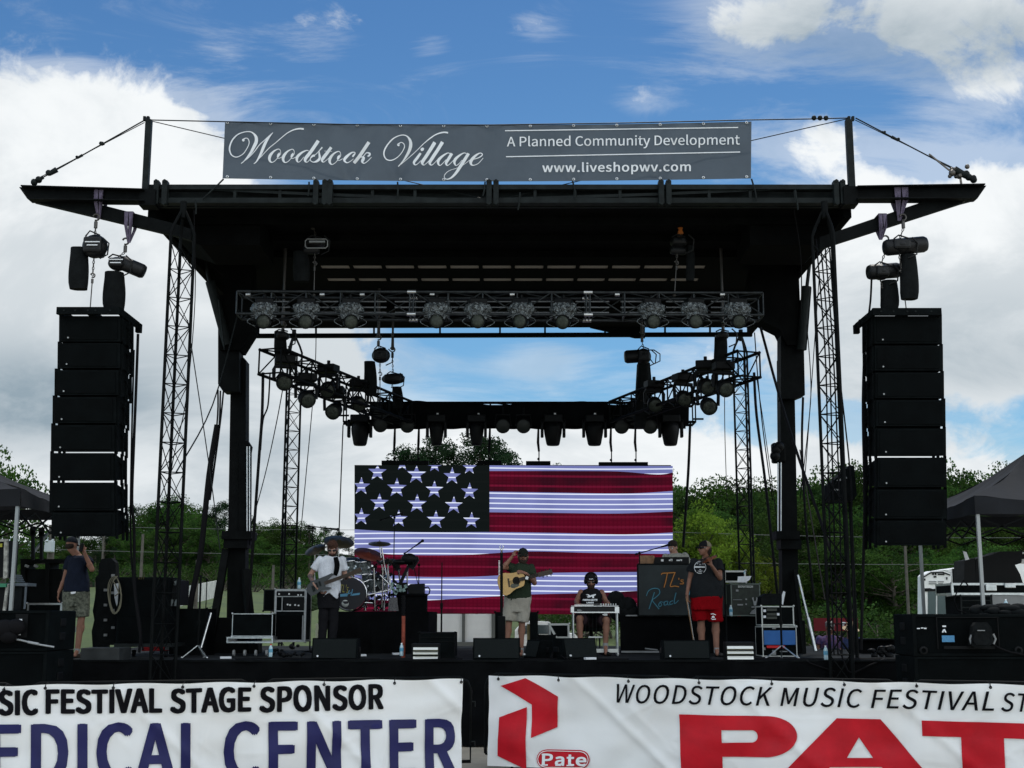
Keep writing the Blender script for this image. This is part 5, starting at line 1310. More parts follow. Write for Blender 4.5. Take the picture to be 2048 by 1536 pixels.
def wallmap(P, Q, ph):
    P = Vector((P[0], P[1], 0)); a = (Vector((Q[0], Q[1], 0))-P).normalized(); nrm = Vector((a.y, -a.x, 0))
    if nrm.y > 0: nrm = -nrm
    def f(s, z, off=0.0):
        up = max(0, min(1, z/1.12)); tie = .5-.5*math.cos(2*PI*(s+ph)/.86)
        d = .045*tie*up**5+.03*math.sin(s*1.9+z*2.5+ph)+.018*math.sin(s*5.3-z*6+ph*2)*(1-up*.5)+.012*noise.noise(Vector((s*3.1, z*4.3, ph)))*2
        for cs, cz, ca, cw, cl in CREASE:
            u_ = (s-cs-ph)*math.cos(ca)+(z-cz)*math.sin(ca); v_ = -(s-cs-ph)*math.sin(ca)+(z-cz)*math.cos(ca)
            if abs(u_) < cl and abs(v_) < cw*3: d += .007*math.exp(-(v_/cw)**2)*(1-(u_/cl)**2)
        for c in (1.1, 2.9, 4.6): d += .03*math.exp(-((s-c)-(1.12-z)*1.1)**2/.006)*(1-up*.35)
        return P+a*s+nrm*(.115+d+off)+Vector((0, 0, z-.012*tie*up**8))
    return f
def banner(label, P, Q, s0, s1, ph):
    mp = wallmap(P, Q, ph); t = thing('sponsor_banner', label, 'banner', mp((s0+s1)/2, .05), 'sponsor banners on the crowd barriers')
    b = MB(); n = int((s1-s0)/.022); m_ = 44; P_ = [mp(s0+(s1-s0)*i/n, .05+(1.12-.05)*j/m_) for j in range(m_+1) for i in range(n+1)]
    b.add(P_, [(j*(n+1)+i, j*(n+1)+i+1, (j+1)*(n+1)+i+1, (j+1)*(n+1)+i) for j in range(m_) for i in range(n)], True); b.build('sheet', VINYL, t)
    return t, mp
def txt_px(b, mp, P, Q, s, x0, x1, top0, top1, bot0, bot1, off=.014, **k):
    """letters whose ink spans the given photo pixels (top/bottom at the left and right end)"""
    tl, tr, bl, br = plane_pt(x0, top0, P, Q), plane_pt(x1, top1, P, Q), plane_pt(x0, bot0, P, Q), plane_pt(x1, bot1, P, Q)
    text_on(b, s, [(*bl, 0), (*br, 0), (*tr, 0), (*tl, 0)], mapf=lambda x, z: mp(x, z, off), step=.06, **k)
def poly_px(b, mp, P, Q, pts, off=.014):
    P2 = [Vector(plane_pt(x, y, P, Q)) for x, y in pts]; sheet(b, P2, [tuple(range(len(P2)))], lambda x, z: mp(x, z, off), .06)
sL = (Vector((LB.x, LB.y))-Vector((LA.x, LA.y))).length
tL, mpL = banner('white sponsor banner with black and navy lettering on the left crowd barrier', LA, LB, -1.6, sL+.0, .3)
b = MB()
txt_px(b, mpL, LA, LB, 'FESTIVAL', 95, 321, 1379, 1376, 1425, 1423, fat=.0145, space=1.02)
txt_px(b, mpL, LA, LB, 'STAGE', 342, 497, 1376, 1373, 1424, 1420, fat=.0145, space=1.02)
txt_px(b, mpL, LA, LB, 'SPONSOR', 518, 761, 1372, 1368, 1422, 1416, fat=.0145, space=1.02)
txt_px(b, mpL, LA, LB, 'MUSIC', -75, 75, 1380, 1378, 1428, 1427, fat=.0145, space=1.02)
b.build('black_lettering', INKB, tL)
b = MB()
txt_px(b, mpL, LA, LB, 'MEDICAL', -125, 413, 1449, 1445, 1562, 1556, fat=.022, space=1.04)
txt_px(b, mpL, LA, LB, 'CENTER', 450, 905, 1444, 1437, 1558, 1549, fat=.022, space=1.04)
b.build('navy_lettering', INKN, tL)
sR = (Vector((RB.x, RB.y))-Vector((RA.x, RA.y))).length
tR, mpR = banner('white sponsor banner with red block letters and folded red logo', RA, RB, 0, sR+1.4, 1.1)
b = MB(); txt_px(b, mpR, RA, RB, 'WOODSTOCK MUSIC FESTIVAL', 1240, 1988, 1366, 1381, 1404, 1420, shear=.22, space=1.04, fat=.002)
txt_px(b, mpR, RA, RB, 'STAGE', 2003, 2150, 1383, 1386, 1421, 1424, shear=.22, space=1.04, fat=.002)
b.build('black_lettering', INKB, tR)
b = MB()
def arc(cx, cy, rx, ry, a0, a1, n=14): return [(cx+rx*math.cos(R(a0+(a1-a0)*i/n)), cy+ry*math.sin(R(a0+(a1-a0)*i/n))) for i in range(n+1)]
outer = [(1364, 1427), (1520, 1430)]+arc(1534, 1472, 64, 41, -85, 80)+[(1450, 1512)]
inner = [(1450, 1483)]+arc(1508, 1471, 11, 11.5, 80, -80)+[(1448, 1458)]
poly_px(b, mpR, RA, RB, [(1364, 1427), (1448, 1429), (1449, 1458), (1450, 1483), (1450, 1511), (1451, 1556), (1368, 1554)])
poly_px(b, mpR, RA, RB, [(1448, 1429), (1520, 1430)]+arc(1534, 1471, 64, 41, -85, 0)+[(1520, 1471)]+arc(1508, 1470.5, 12, 12.5, 0, -80, 6)+[(1449, 1458)])
poly_px(b, mpR, RA, RB, [(1520, 1471)]+arc(1534, 1471, 64, 41, 0, 85)+[(1450, 1511), (1450, 1483)]+arc(1508, 1470.5, 12, 12.5, 80, 0, 6))
poly_px(b, mpR, RA, RB, [(1676, 1435), (1721, 1436), (1720, 1473), (1696, 1514), (1672, 1514), (1650, 1556), (1560, 1554)])
poly_px(b, mpR, RA, RB, [(1721, 1436), (1763, 1437), (1868, 1560), (1790, 1558), (1765, 1532), (1748, 1514), (1720, 1473)])
poly_px(b, mpR, RA, RB, [(1672, 1514), (1748, 1514), (1765, 1532), (1662, 1532)])
poly_px(b, mpR, RA, RB, [(1845, 1439), (2100, 1446), (2100, 1477), (1846, 1470)])
poly_px(b, mpR, RA, RB, [(1923, 1471), (2008, 1474), (2012, 1562), (1927, 1560)])
poly_px(b, mpR, RA, RB, [(1008, 1370), (1057, 1355), (1122, 1392), (1120, 1453), (1070, 1474), (1070, 1408)])
poly_px(b, mpR, RA, RB, [(1006, 1433), (1060, 1413), (1060, 1537), (1005, 1509)])
ov = [(1100, 1497), (1166, 1498)]+arc(1168, 1517, 18, 18.5, -85, 85, 8)+[(1100, 1535)]+arc(1098, 1516, 18, 18.5, 95, 265, 8)
poly_px(b, mpR, RA, RB, ov)
split_build(b, 'red_lettering', INKR, tR)
b = MB()
ring_o = [(1100, 1499.2), (1166, 1500.2)]+arc(1168, 1517, 16, 16.4, -85, 85, 8)+[(1100, 1533)]+arc(1098, 1516, 16, 16.4, 95, 265, 8)
for i in range(len(ring_o)):
    (xa, ya), (xb_, yb2) = ring_o[i], ring_o[(i+1) % len(ring_o)]; cx, cy = 1133, 1516.5
    f = lambda x, y: (cx+(x-cx)*.975, cy+(y-cy)*.92)
    try: poly_px(b, mpR, RA, RB, [(xa, ya), (xb_, yb2), f(xb_, yb2), f(xa, ya)], .022)
    except Exception: pass
txt_px(b, mpR, RA, RB, 'Pate', 1092, 1179, 1506, 1507, 1528, 1529, off=.022, fat=.007, space=1.04)
for q in ((1090, 1526.5, 1103, 1529), (1090, 1506, 1098, 1508), (1141, 1527, 1152, 1529.5), (1118, 1527, 1130, 1529.5)): poly_px(b, mpR, RA, RB, [(q[0], q[1]), (q[2], q[1]), (q[2], q[3]), (q[0], q[3])], .023)
b.build('white_lettering', WTXT, tR)
def barrier(P, Q, label, s0, s1, ph):
    P = Vector((P[0], P[1], 0)); a = (Vector((Q[0], Q[1], 0))-P).normalized(); nrm = Vector((-a.y, a.x, 0)); nrm = nrm if nrm.y > 0 else -nrm
    t = thing('crowd_barrier', label, 'crowd barrier', P+a*(s0+s1)/2, 'black steel crowd barriers')
    at = lambda s, z, o=0: P+a*s+Vector((0, 0, z))+nrm*o
    b = MB(); r = .02; c = .14
    q = [at(s0, .18), at(s0, 1.12-c), at(s0+c*.3, 1.12-c*.3), at(s0+c, 1.125), at(s1-c, 1.125), at(s1-c*.3, 1.12-c*.3), at(s1, 1.12-c), at(s1, .18), at(s0, .18)]
    b.tube([Vector(p) for p in q], r, 8)
    for s_ in (s0+.35, s1-.35): b.tube([at(s_, .18), at(s_, .03, .25), at(s_, .02, .32)], .016, 6); b.tube([at(s_, .18), at(s_, .03, -.02), at(s_, .02, .0)], .016, 6)
    b.build('frame', BLK, t)
    b = MB(); k = int((s1-s0)/.12)
    for i in range(1, k): b.cyl(at(s0+(s1-s0)*i/k, .18), at(s0+(s1-s0)*i/k, 1.12), .007, n=5)
    b.build('bars', BLK, t)
    b = MB()
    for z in (.85, .4): b.tube([at(s1, z), at(s1+.05, z), at(s1+.05, z-.06)], .01, 5)
    split_build(b, 'coupling_hook', STEEL, t, 0)
    return t
barrier(LA, LB, 'black steel crowd barrier behind the left banner', sL-2.3, sL+.13, 0)
barrier(LA, LB, 'black steel crowd barrier at the left edge, behind the left banner', sL-4.75, sL-2.36, 0)
barrier(LA, LB, 'black steel crowd barrier outside the left edge, end of the row', sL-7.2, sL-4.81, 0)
barrier(RA, RB, 'black steel crowd barrier behind the left half of the right banner', -.09, 2.35, 0)
barrier(RA, RB, 'black steel crowd barrier behind the right half of the right banner', 2.41, 4.85, 0)
barrier(RA, RB, 'black steel crowd barrier at the right edge behind the right banner', 4.91, 7.3, 0)
for mp, xs, P, Q, side in ((mpL, (12, 93, 228, 365, 505, 645, 786, 917), LA, LB, 'left'), (mpR, (1004, 1124, 1263, 1404, 1547, 1690, 1834, 1980), RA, RB, 'right')):
    for i, x in enumerate(xs):
        s_, _ = plane_pt(x, 1360, P, Q); q = mp(s_, 1.09); b = MB()
        b.tube([q+Vector((0, -.012, -.012)), q+Vector((0, .0, .03)), q+Vector((0, .07, .045)), q+Vector((0, .08, .01)), q+Vector((0, .0, -.012))], .005, 5)
        b.lathe(q+Vector((0, -.008, -.008)), [(.008, 0), (.017, 0), (.017, -.005), (.008, -.005)], 8, (0, 1, 0))
        solo('cable_tie', b, RUB, f'black cable tie {["first", "second", "third", "fourth", "fifth", "sixth", "seventh", "eighth"][i]} from the left on the {side} sponsor banner', 'cable tie', f'ties on the {side} banner')
# ------------------------------------------------------------------ things standing on and beside the deck
Z0 = DZ+.001
def gbox(x0, y0, x1, Y, dep, z0=Z0):
    """extents of an upright box standing at height z0 whose front covers px x0..x1 up to py y0"""
    zt = W((x0+x1)/2, y0, Y).z; zm = (zt+z0)/2
    yy = 1232-(zm-CZ)/Y*2600
    return W(x0, yy, Y).x, W(x1, yy, Y).x, Y, Y+dep, z0, zt
def front_rect(b, x0, y0, x1, y1, Y, th=.006): return pbox(b, x0, y0, x1, y1, Y-th, th)
def casters(b, X0, X1, Y0, Y1, z, r=.05):
    for x in (X0+.08, X1-.08):
        for y in (Y0+.08, Y1-.08): b.cyl((x-.02, y, z+r), (x+.02, y, z+r), r, n=10); b.box((x, y, z+r*1.9), (.06, .06, .03))

# ground stacked bass cabinets at the sides of the stage
def sub(label, X0, X1, Y0, Y1, z0, z1, details=None, group='bass cabinets beside the stage'):
    t = thing('bass_speaker', label, 'speaker', ((X0+X1)/2, Y0, z0), group)
    b = MB(); b.bb(X0, X1, Y0+.03, Y1, z0, z1, bev=.015)
    for x in (X0, X1-.045): b.bb(x, x+.045, Y0, Y0+.04, z0+.002, z1-.002)
    b.bb(X0+.045, X1-.045, Y0, Y0+.04, z1-.035, z1-.002); b.bb(X0+.045, X1-.045, Y0, Y0+.04, z0+.002, z0+.035)
    c = b.build('cabinet', CAB, t)
    b = MB(); b.bb(X0+.05, X1-.05, Y0+.012, Y0+.03, z0+.04, z1-.04); b.build('grille', GRILLE, c)
    for xs, ny in ((X1 if X0 < 0 else X0, 0),):
        b = MB(); sg = 1 if X0 < 0 else -1
        for zc in (.35, .7):
            zz = z0+(z1-z0)*zc; b.box((xs+sg*.004, (Y0+Y1)/2, zz), (.02, .2, .10), bev=.01); 
        split_build(b, 'side_handle', PLAS, c, 0)
    return t, c
def xof(px, py, Y): return W(px, py, Y).x
YS = 17.0
zA, zB, zC = W(60, 1221, YS).z, W(60, 1303, YS).z, W(60, 1385, YS).z
XR0 = xof(97, 1260, YS); 
tops = [(zB+.005, zA), (zC+.005, zB), (.02, zC)]
for (z0, z1), nm_ in zip(tops, ('top', 'middle', 'bottom')):
    t, c = sub(f'large black bass cabinet at the left edge, {nm_} of its stack', XR0-1.35, XR0, YS, YS+1.05, z0, z1)
    if nm_ == 'top':
        b = MB()
        for q in ((0, 1241, 10, 1244), (0, 1249, 15, 1251), (38, 1238, 44, 1246), (33, 1252, 44, 1254), (33, 1257, 43, 1259), (33, 1262, 42, 1264), (33, 1268, 41, 1270)): front_rect(b, *q, YS-.02)
        split_build(b, 'marking', WTXT, c, 0)
        b = MB(); 
        front_rect(b, 30, 1228, 55, 1275, YS-.004); b.build('rear_panel', PLAS, c)
b = MB(); q = W(10, 1259, YS-.1)
for k, (dx, dz, r) in enumerate(((0, 0, .16), (.13, .03, .13), (-.1, -.02, .14), (.05, -.08, .12))): b.sph(q+Vector((dx, 0, dz)), (r, .09, r*.8), 12, 8)
solo('cable_bundle', b, RUB, 'black coiled cable and bag hanging on the front of the left bass cabinets', 'cable bundle')
b = MB(); b.tube([W(x, y, YS-.06) for x, y in ((18, 1276), (45, 1281), (72, 1288), (90, 1291), (108, 1294))], .012, 6); b.tube([W(x, y, YS-.07) for x, y in ((56, 1284), (66, 1286), (77, 1288))], .018, 6)
solo('speaker_cable', b, mm('grey cable', (.35, .37, .38), .4), 'pale cable lying across the front of the left bass cabinets', 'cable')
XL0 = xof(1826, 1270, YS)
zA, zB, zC = W(1930, 1228, YS).z, W(1930, 1313, YS).z, W(1930, 1398, YS).z
for (z0, z1), nm_ in zip([(zB+.005, zA), (zC+.005, zB), (.02, zC)], ('top', 'middle', 'bottom')):
    t, c = sub(f'large black bass cabinet at the right edge, {nm_} of its stack', XL0, XL0+1.75, YS, YS+.85, z0, z1)
    if nm_ == 'top':
        b = MB()
        for q in ((1834, 1256, 1840, 1258), (1842, 1255, 1847, 1257), (1848, 1255.5, 1853, 1258), (1885, 1251, 1892, 1254), (1955, 1250, 1963, 1252)): front_rect(b, *q, YS-.004)
        b.prism([W(1884, 1265, YS-.01), W(1886, 1259, YS-.01), W(1890, 1258, YS-.01), W(1893, 1265, YS-.01), W(1890, 1265, YS-.01), W(1888, 1261, YS-.01), W(1887, 1265, YS-.01)], (0, .005, 0))
        split_build(b, 'marking', WTXT, c, 0)
        b = MB(); front_rect(b, 1884, 1271, 1909, 1284, YS-.004); b.build('blue_sticker', mm('blue sticker', (.06, .22, .42), .5, vs=60, col2=(.1, .3, .5)), c)
        b = MB()
        for q in ((1874, 1234, 1998, 1235.5), (1874, 1234, 1875.5, 1298), (1996.5, 1234, 1998, 1298), (1888, 1292, 1990, 1298)): front_rect(b, *q, YS-.002, .012)
        for x in (1847, 2037): q = W(x, 1301, YS); b.lathe(q, [(.03, 0), (.055, 0), (.055, -.012), (.03, -.012)], 14, (0, 1, 0))
        b.build('panel_rim', PLAS, c)
t = thing('shoulder_bag', 'black rounded bag hanging on the front of the right bass cabinets', 'bag', W(1964, 1292, YS-.1))
b = MB(); px_prism(b, [(1943, 1290), (1947, 1252), (1952, 1245), (1975, 1245), (1983, 1256), (1987, 1284), (1978, 1294), (1950, 1295)], YS-.16, .13); px_prism(b, [(1947, 1282), (1950, 1264), (1978, 1264), (1981, 1284), (1974, 1290), (1952, 1290)], YS-.19, .03); b.build('body', BAG, t)
b = MB(); b.tube([W(x, y, YS-.12) for x, y in ((1943, 1270), (1940, 1278), (1943, 1288))], .015, 5); b.tube([W(x, y, YS-.12) for x, y in ((1986, 1268), (1991, 1278), (1987, 1288))], .015, 5); front_rect(b, 1955, 1260, 1970, 1262, YS-.19); b.build('strap', GREYP, t)
b = MB(); b.tube([W(x, y, YS-.05) for x, y in ((1985, 1288), (1998, 1296), (2020, 1304), (2060, 1312))], .012, 5); solo('speaker_cable', b, RUB, 'black cable running down from the bag on the right bass cabinets', 'cable')
# small monitor cabinet under the left stack edge with wheel
b = MB()
b.lathe(W(123, 1356, 18.2), [(.085, 0), (.10, .0), (.10, .05), (.085, .05)], 18, (0, 1, 0)); solo('dolly_wheel', b, GREYP, 'grey wheel rim just above the left banner at the foot of the bass cabinets', 'wheel')

# mixing equipment under the right tent
def case(label, x0, y0, x1, y1, Y, dep, edge=ALU, body=None, name='flight_case', cat='flight case', group=None, rim=.02, lines=(), z0=None):
    body = body or CAB
    a = W(x0, y1, Y); e = W(x1, y0, Y); X0, X1 = W(x0, (y0+y1)/2, Y).x, W(x1, (y0+y1)/2, Y).x; za, ze = (a.z if z0 is None else z0), e.z
    t = thing(name, label, cat, ((X0+X1)/2, Y, za), group)
    b = MB(); b.bb(X0+.005, X1-.005, Y+.005, Y+dep-.005, za+.005, ze-.005); b.build('body', body, t)
    b = MB()
    for x in (X0, X1-rim):
        for y in (Y, Y+dep-rim): b.bb(x, x+rim, y, y+rim, za, ze)
    for z in (za, ze-rim):
        for y in (Y, Y+dep-rim): b.bb(X0+rim, X1-rim, y, y+rim, z, z+rim)
        for x in (X0, X1-rim): b.bb(x, x+rim, Y+rim, Y+dep-rim, z, z+rim)
    for ly in lines:
        z = W(x0, ly, Y).z; b.bb(X0+rim, X1-rim, Y-.002, Y+.01, z-.008, z+.008)
    for x in (X0, X1):
        for z in (za, ze): b.sph((x, Y, z), .018, 8, 5)
    b.build('edge_trim', edge, t); return t
t = case('long silver edged case lid under the right tent', 1903, 1166, 2060, 1190, 21.0, .8, rim=.035, name='flight_case')
b = MB(); b.bb(*[xof(1970, 1178, 21), xof(1992, 1178, 21), 20.96, 21.0], W(1970, 1182, 21).z, W(1970, 1168, 21).z, bev=.01); b.bb(xof(2008, 1175, 21), xof(2030, 1175, 21), 20.96, 21.0, W(2010, 1176, 21).z, W(2010, 1166, 21).z, bev=.01); b.build('latch', ALU, t)
case('black equipment rack standing under the silver edged case, right tent', 1924, 1191, 1986, 1300, 21.0, .75, edge=STEEL, name='equipment_rack', cat='rack', lines=(1201, 1215), z0=0.02)
case('grey lidded trunk beneath the silver edged case at the right edge', 1988, 1191, 2070, 1300, 21.0, .75, edge=GREYP, body=GREYP, name='road_trunk', cat='trunk', z0=.02)
t = thing('mixing_desk', 'black mixing desk with raised screen seen from behind under the right tent', 'mixing desk', W(1990, 1166, 21.1))
b = MB(); px_prism(b, [(1928, 1166), (1929, 1121), (1950, 1116), (1952, 1166)], 21.1, .5); px_prism(b, [(1952, 1166), (1952, 1118), (1990, 1107), (2000, 1103), (2045, 1102), (2043, 1126), (2030, 1130), (2040, 1148), (2046, 1166)], 21.2, .5); b.build('body', PLAS, t)
b = MB(); px_prism(b, [(1926, 1102), (1933, 1104), (1939, 1119), (1931, 1121)], 21.1, .01); b.build('paper_sheet', PAPER, t)
b = MB(); b.tube([W(x, y, 21.0) for x, y in ((1928, 1160), (1915, 1180), (1908, 1200), (1915, 1220), (1932, 1226))], .012, 5); b.tube([W(x, y, 21.0) for x, y in ((1932, 1165), (1936, 1172), (1930, 1180), (1925, 1172))], .014, 5); b.build('cables', RUB, t)
t = thing('flat_cabinet', 'white sheet marked case standing at the far right edge under the tent', 'case', W(2045, 1130, 21.4)); b = MB(); pbox(b, 2041, 1104, 2075, 1126, 21.4, .3, .01); b.build('body', WHITEP, t); b = MB(); pbox(b, 2044, 1108, 2050, 1118, 21.385, .012); b.build('marking', PLAS, t)
b = MB(); q = W(1998, 1222, 17.4)
for k in range(16): b.sph(q+Vector((random.uniform(-.25, .3), random.uniform(-.1, .1), random.uniform(-.07, .05))), (random.uniform(.08, .16), .09, random.uniform(.04, .08)), 9, 6)
solo('folded_cover', b, BAG, 'crumpled black cloth cover lying on the right bass cabinets', 'cloth cover')
def bottle(px, ybot, ytop, Y, label, s=1.0, cap=None):
    p = W(px, ybot, Y); h = W(px, ytop, Y).z-p.z; r = h*.155
    t = thing('water_bottle', label, 'bottle', p)
    b = MB(); b.lathe(p, [(0, 0), (r*.9, 0), (r, h*.04), (r, h*.30), (r*.93, h*.34), (r, h*.38), (r, h*.62), (r*.85, h*.76), (r*.42, h*.88), (r*.38, h*.93)], 14); b.build('body', WATER, t)
    b = MB(); b.lathe(p, [(r*1.02, h*.36), (r*1.02, h*.62)], 14); b.build('label_band', LBL, t)
    b = MB(); b.lathe(p, [(r*.44, h*.91), (r*.44, h), (0, h)], 10); b.build('cap', cap or WHITEP, t); return t
bottle(2013, 1226, 1198, 17.5, 'clear water bottle standing on the right bass cabinets')
bottle(541, 1314, 1288, 19.3, 'clear water bottle with a blue label at the deck edge left of the guitarist', cap=REDP)
bottle(598, 1178, 1155, 22.5, 'water bottle standing on the tall rack left of the guitarist')
bottle(803, 1312, 1286, 19.5, 'water bottle on the deck below the red post')
bottle(823, 1187, 1171, 22.8, 'small water bottle beside the black unit at the drum riser')
bottle(1272, 1231, 1207, 23.0, 'water bottle standing left of the black sign panel')
bottle(1462, 1232, 1210, 22.0, 'water bottle beside the red cup on the right table')
bottle(1652, 1320, 1291, 19.3, 'water bottle standing at the right end of the deck front')
bottle(1489, 1148, 1140, 22.5, 'short bottle top behind the sticker covered rack', .8)

# left wing
t = thing('side_fill_speaker', 'tall black speaker cabinet on a cart behind the left front mast', 'speaker', W(295, 1290, 20.6))
b = MB(); pbox(b, 234, 1154, 336, 1287, 20.5, .75, .015); c = b.build('cabinet', CAB, t)
b = MB(); pbox(b, 238, 1159, 332, 1232, 20.485, .014); pbox(b, 238, 1234, 332, 1283, 20.485, .014); b.build('grille', GRILLE, c)
b = MB(); px_prism(b, [(338, 1157), (360, 1160), (358, 1210), (338, 1210)], 20.7, .6); q = [W(x, 1205, 20.69) for x in (342, 353)]
b.build('side_panel', PLAS, t)
b = MB(); [pbox(b, x, 1199, x+7, 1212, 20.66, .03) for x in (339, 349)]; px_prism(b, [(347, 1163), (353, 1161), (351, 1172), (348, 1170)], 20.66, .02); split_build(b, 'socket_plate', mm('dim grey plate', (.12, .14, .14), .4), c, 0)
b = MB(); text_on(b, 'ATT', [W(276, 1158.8, 20.47), W(289, 1158.8, 20.47), W(289, 1154.8, 20.47), W(276, 1154.8, 20.47)]); b.build('lettering', mm('dim gold ink', (.10, .08, .02), .6), c)
b = MB(); pbox(b, 228, 1287, 345, 1294, 20.5, .8); b.build('cart', STEEL, t)
b = MB(); X0, X1 = xof(235, 1300, 20.5), xof(340, 1300, 20.5); casters(b, X0, X1, 20.5, 21.2, DZ, .045); split_build(b, 'caster', RUB, t)
case('black road case beside the left column, left of it', 340, 1217, 412, 1308, 21.5, .7, edge=BLK, z0=Z0)
for px, y0, y1, nm_ in ((214, 1116, 1290, 'nearer'), (199, 1150, 1300, 'farther')):
    t = thing('guitar_case', f'upright black guitar case on the left wing, the {nm_} one', 'guitar case', W(px, y1, 21.0), 'guitar cases on the left wing')
    b = MB(); k = (y1-y0)
    body = [(-13, 0), (-15, .25), (-10, .40), (-13, .52), (-9, .68), (-7.5, .78), (-8, .96), (-4, 1), (4, 1), (8, .96), (7.5, .78), (9, .68), (13, .52), (10, .40), (15, .25), (13, 0)]
    if nm_ == 'nearer': body = [(-19, 0), (-21, .25), (-20, .5), (-15, .62), (-17, .75), (-16, .92), (-10, .99), (8, 1), (16, .95), (18, .7), (16, .45), (16, .2), (14, 0)]
    px_prism(b, [(px+a*1.05, y1-k*f) for a, f in body], 21.0 if nm_ == 'nearer' else 21.5, .18); b.build('shell', BAG, t)
    b = MB()
    for j in range(4): q = W(px+12, y1-k*(.2+.2*j), 20.98); b.box(q, (.05, .03, .04))
    split_build(b, 'latch', GREYP, t, 0)
b = MB()
for k in range(3): b.tube([W(229+(13+2*math.sin(a*2+k))*math.cos(a)*(1-.12*k)+k, 1190+38*math.sin(a)*(1-.04*k), 20.4+.03*k) for a in [2*PI*i/20 for i in range(21)]], .007, 5)
b.tube([W(x, y, 20.4) for x, y in ((235, 1152), (226, 1162), (231, 1170), (238, 1186), (230, 1192))], .01, 5)
solo('coiled_rope', b, mm('tan cable jacket', (.17, .16, .11), .6), 'loosely coiled tan cable hanging left of the tall side speaker', 'coiled cable')
b = MB(); px_prism(b, [(228, 1168), (238, 1166), (236, 1185), (240, 1195), (233, 1213), (229, 1195)], 20.9, .02); solo('hanging_sheet', b, PAPER, 'crumpled white plastic behind the coiled cable', 'plastic sheet')
case('low black road box with silver edge behind the man in camouflage shorts', 52, 1206, 122, 1290, 21.8, .6, name='flight_case', z0=Z0, rim=.03)
t = thing('rack_shelf', 'black open rack with hanging gear behind the man in camouflage shorts', 'rack', W(85, 1290, 22.4))
b = MB(); px_prism(b, [(41, 1118), (130, 1118), (130, 1126), (41, 1126)], 22.4, .5); px_prism(b, [(41, 1126), (50, 1126), (50, 1300), (41, 1300)], 22.4, .5); px_prism(b, [(90, 1126), (98, 1126), (98, 1300), (90, 1300)], 22.4, .5); pbox(b, 50, 1138, 122, 1206, 22.45, .4, .02); b.build('frame', BLK, t)
b = MB()
for x, y in ((66, 1062), (83, 1064)):
    q = W(x, 1120, 22.3); p = W(x, y, 22.3); b.beam(q, p, .05, .05); b.box(p+Vector((0, 0, .0)), (.10, .05, .16), bev=.02)
split_build(b, 'guitar_neck', PLAS, t)
b = MB(); 
for x in (54, 72): b.box(W(x, 1132, 22.35), (.07, .05, .045), (0, .4, 0), bev=.01)
split_build(b, 'strap_roll', GREYP, t, 0)
b = MB(); b.cyl(W(106, 1054, 23), W(62, 1112, 22.5), .022, n=6); b.cyl(W(107, 1052, 23), W(108, 1075, 23), .022, n=6); solo('tilted_pipe', b, LEG, 'pale pipe leaning behind the left tent leg', 'pipe')
t = thing('tool_cabinet', 'black cabinet with weathered white frame at the left edge', 'cabinet', W(5, 1225, 20.6))
b = MB(); pbox(b, -40, 1080, 7, 1155, 20.7, .6); pbox(b, -40, 1168, 12, 1300, 20.7, .6); b.build('body', PLAS, t)
b = MB(); px_prism(b, [(8, 1083), (15, 1084), (14, 1155), (6, 1158)], 20.65, .05); px_prism(b, [(12, 1168), (17, 1168), (10, 1222), (5, 1222)], 20.65, .05); pbox(b, -40, 1078, 16, 1083, 20.65, .05); b.build('frame', mm('scuffed white paint', (.42, .42, .38), .7, var=.5, vs=12), t)
b = MB(); pbox(b, -10, 1167, 12, 1174, 20.6, .05); b.build('green_strip', mm('green strip', (.05, .25, .14), .5), t)
b = MB(); pbox(b, 0, 1087, 4, 1094, 20.66, .03); b.build('yellow_label', mm('yellow label', (.5, .5, .06), .5), t)
b = MB(); 
for k in range(4): b.bb(xof(18+k, 1150, 21), xof(36-k*2, 1150, 21), 21, 21.3, W(20, 1164-k*4, 21).z, W(20, 1161-k*4, 21).z)
b.bb(xof(16, 1165, 21), xof(57, 1165, 21), 20.95, 21.35, W(20, 1172, 21).z, W(20, 1166, 21).z); b.cyl(W(52, 1172, 21), W(49, 1218, 21), .02); b.cyl(W(20, 1172, 21), W(19, 1222, 21), .02)
solo('folding_table', b, mm('grey blue table top', (.16, .19, .22), .5), 'small grey table with folded things beside the left tent leg', 'table')
b = MB(); pbox(b, 160, 1296, 238, 1345, 19.2, .6, .01); 
solo('platform_riser', b, mm('dark grey deck riser', (.028, .032, .032), .6, var=.4, vs=3), 'low dark riser at the left end of the deck edge', 'platform')
t = thing('red_cart', 'red and pale cart low behind the tall side speaker', 'cart', W(320, 1303, 22.0)); b = MB(); pbox(b, 283, 1291, 362, 1302, 22, .5, .01); b.build('body', REDP, t); b = MB(); pbox(b, 270, 1288, 300, 1290.5, 21.98, .5); pbox(b, 330, 1292, 345, 1300, 21.98, .02); split_build(b, 'panel', GREYP, t, 0)

# tripod stand with a silver leg by the left column
def tripod(label, x, y0, yb, Y, spread=26, silver=True, group=None, r=.016):
    p = W(x, yb, Y); top = W(x, y0, Y); p.x = top.x; p.z = DZ
    t = thing('tripod_stand', label, 'stand', p, group)
    b = MB(); b.cyl(p+Vector((0, 0, .12)), top, r, n=8); b.cyl(p+Vector((0, 0, .5)), p+Vector((0, 0, .56)), r*1.8, n=8); b.build('pole', BLK, t)
    for k in range(3):
        a = R(200+k*120); e = p+Vector((math.cos(a), math.sin(a), 0))*spread*Y/2600; b = MB(); b.beam(p+Vector((0, 0, .2)), e+Vector((0, 0, .012)), .02, .012); b.sph(e+Vector((0, 0, .015)), .018, 6, 4); b.build('leg', ALU if silver else BLK, t)
    return t
tripod('black tripod stand with silver feet at the foot of the left column', 402, 1150, 1308, 20.0, 30)
tripod('black tripod stand with spread feet before the blue fronted rack', 1560, 1200, 1313, 19.8, 36)
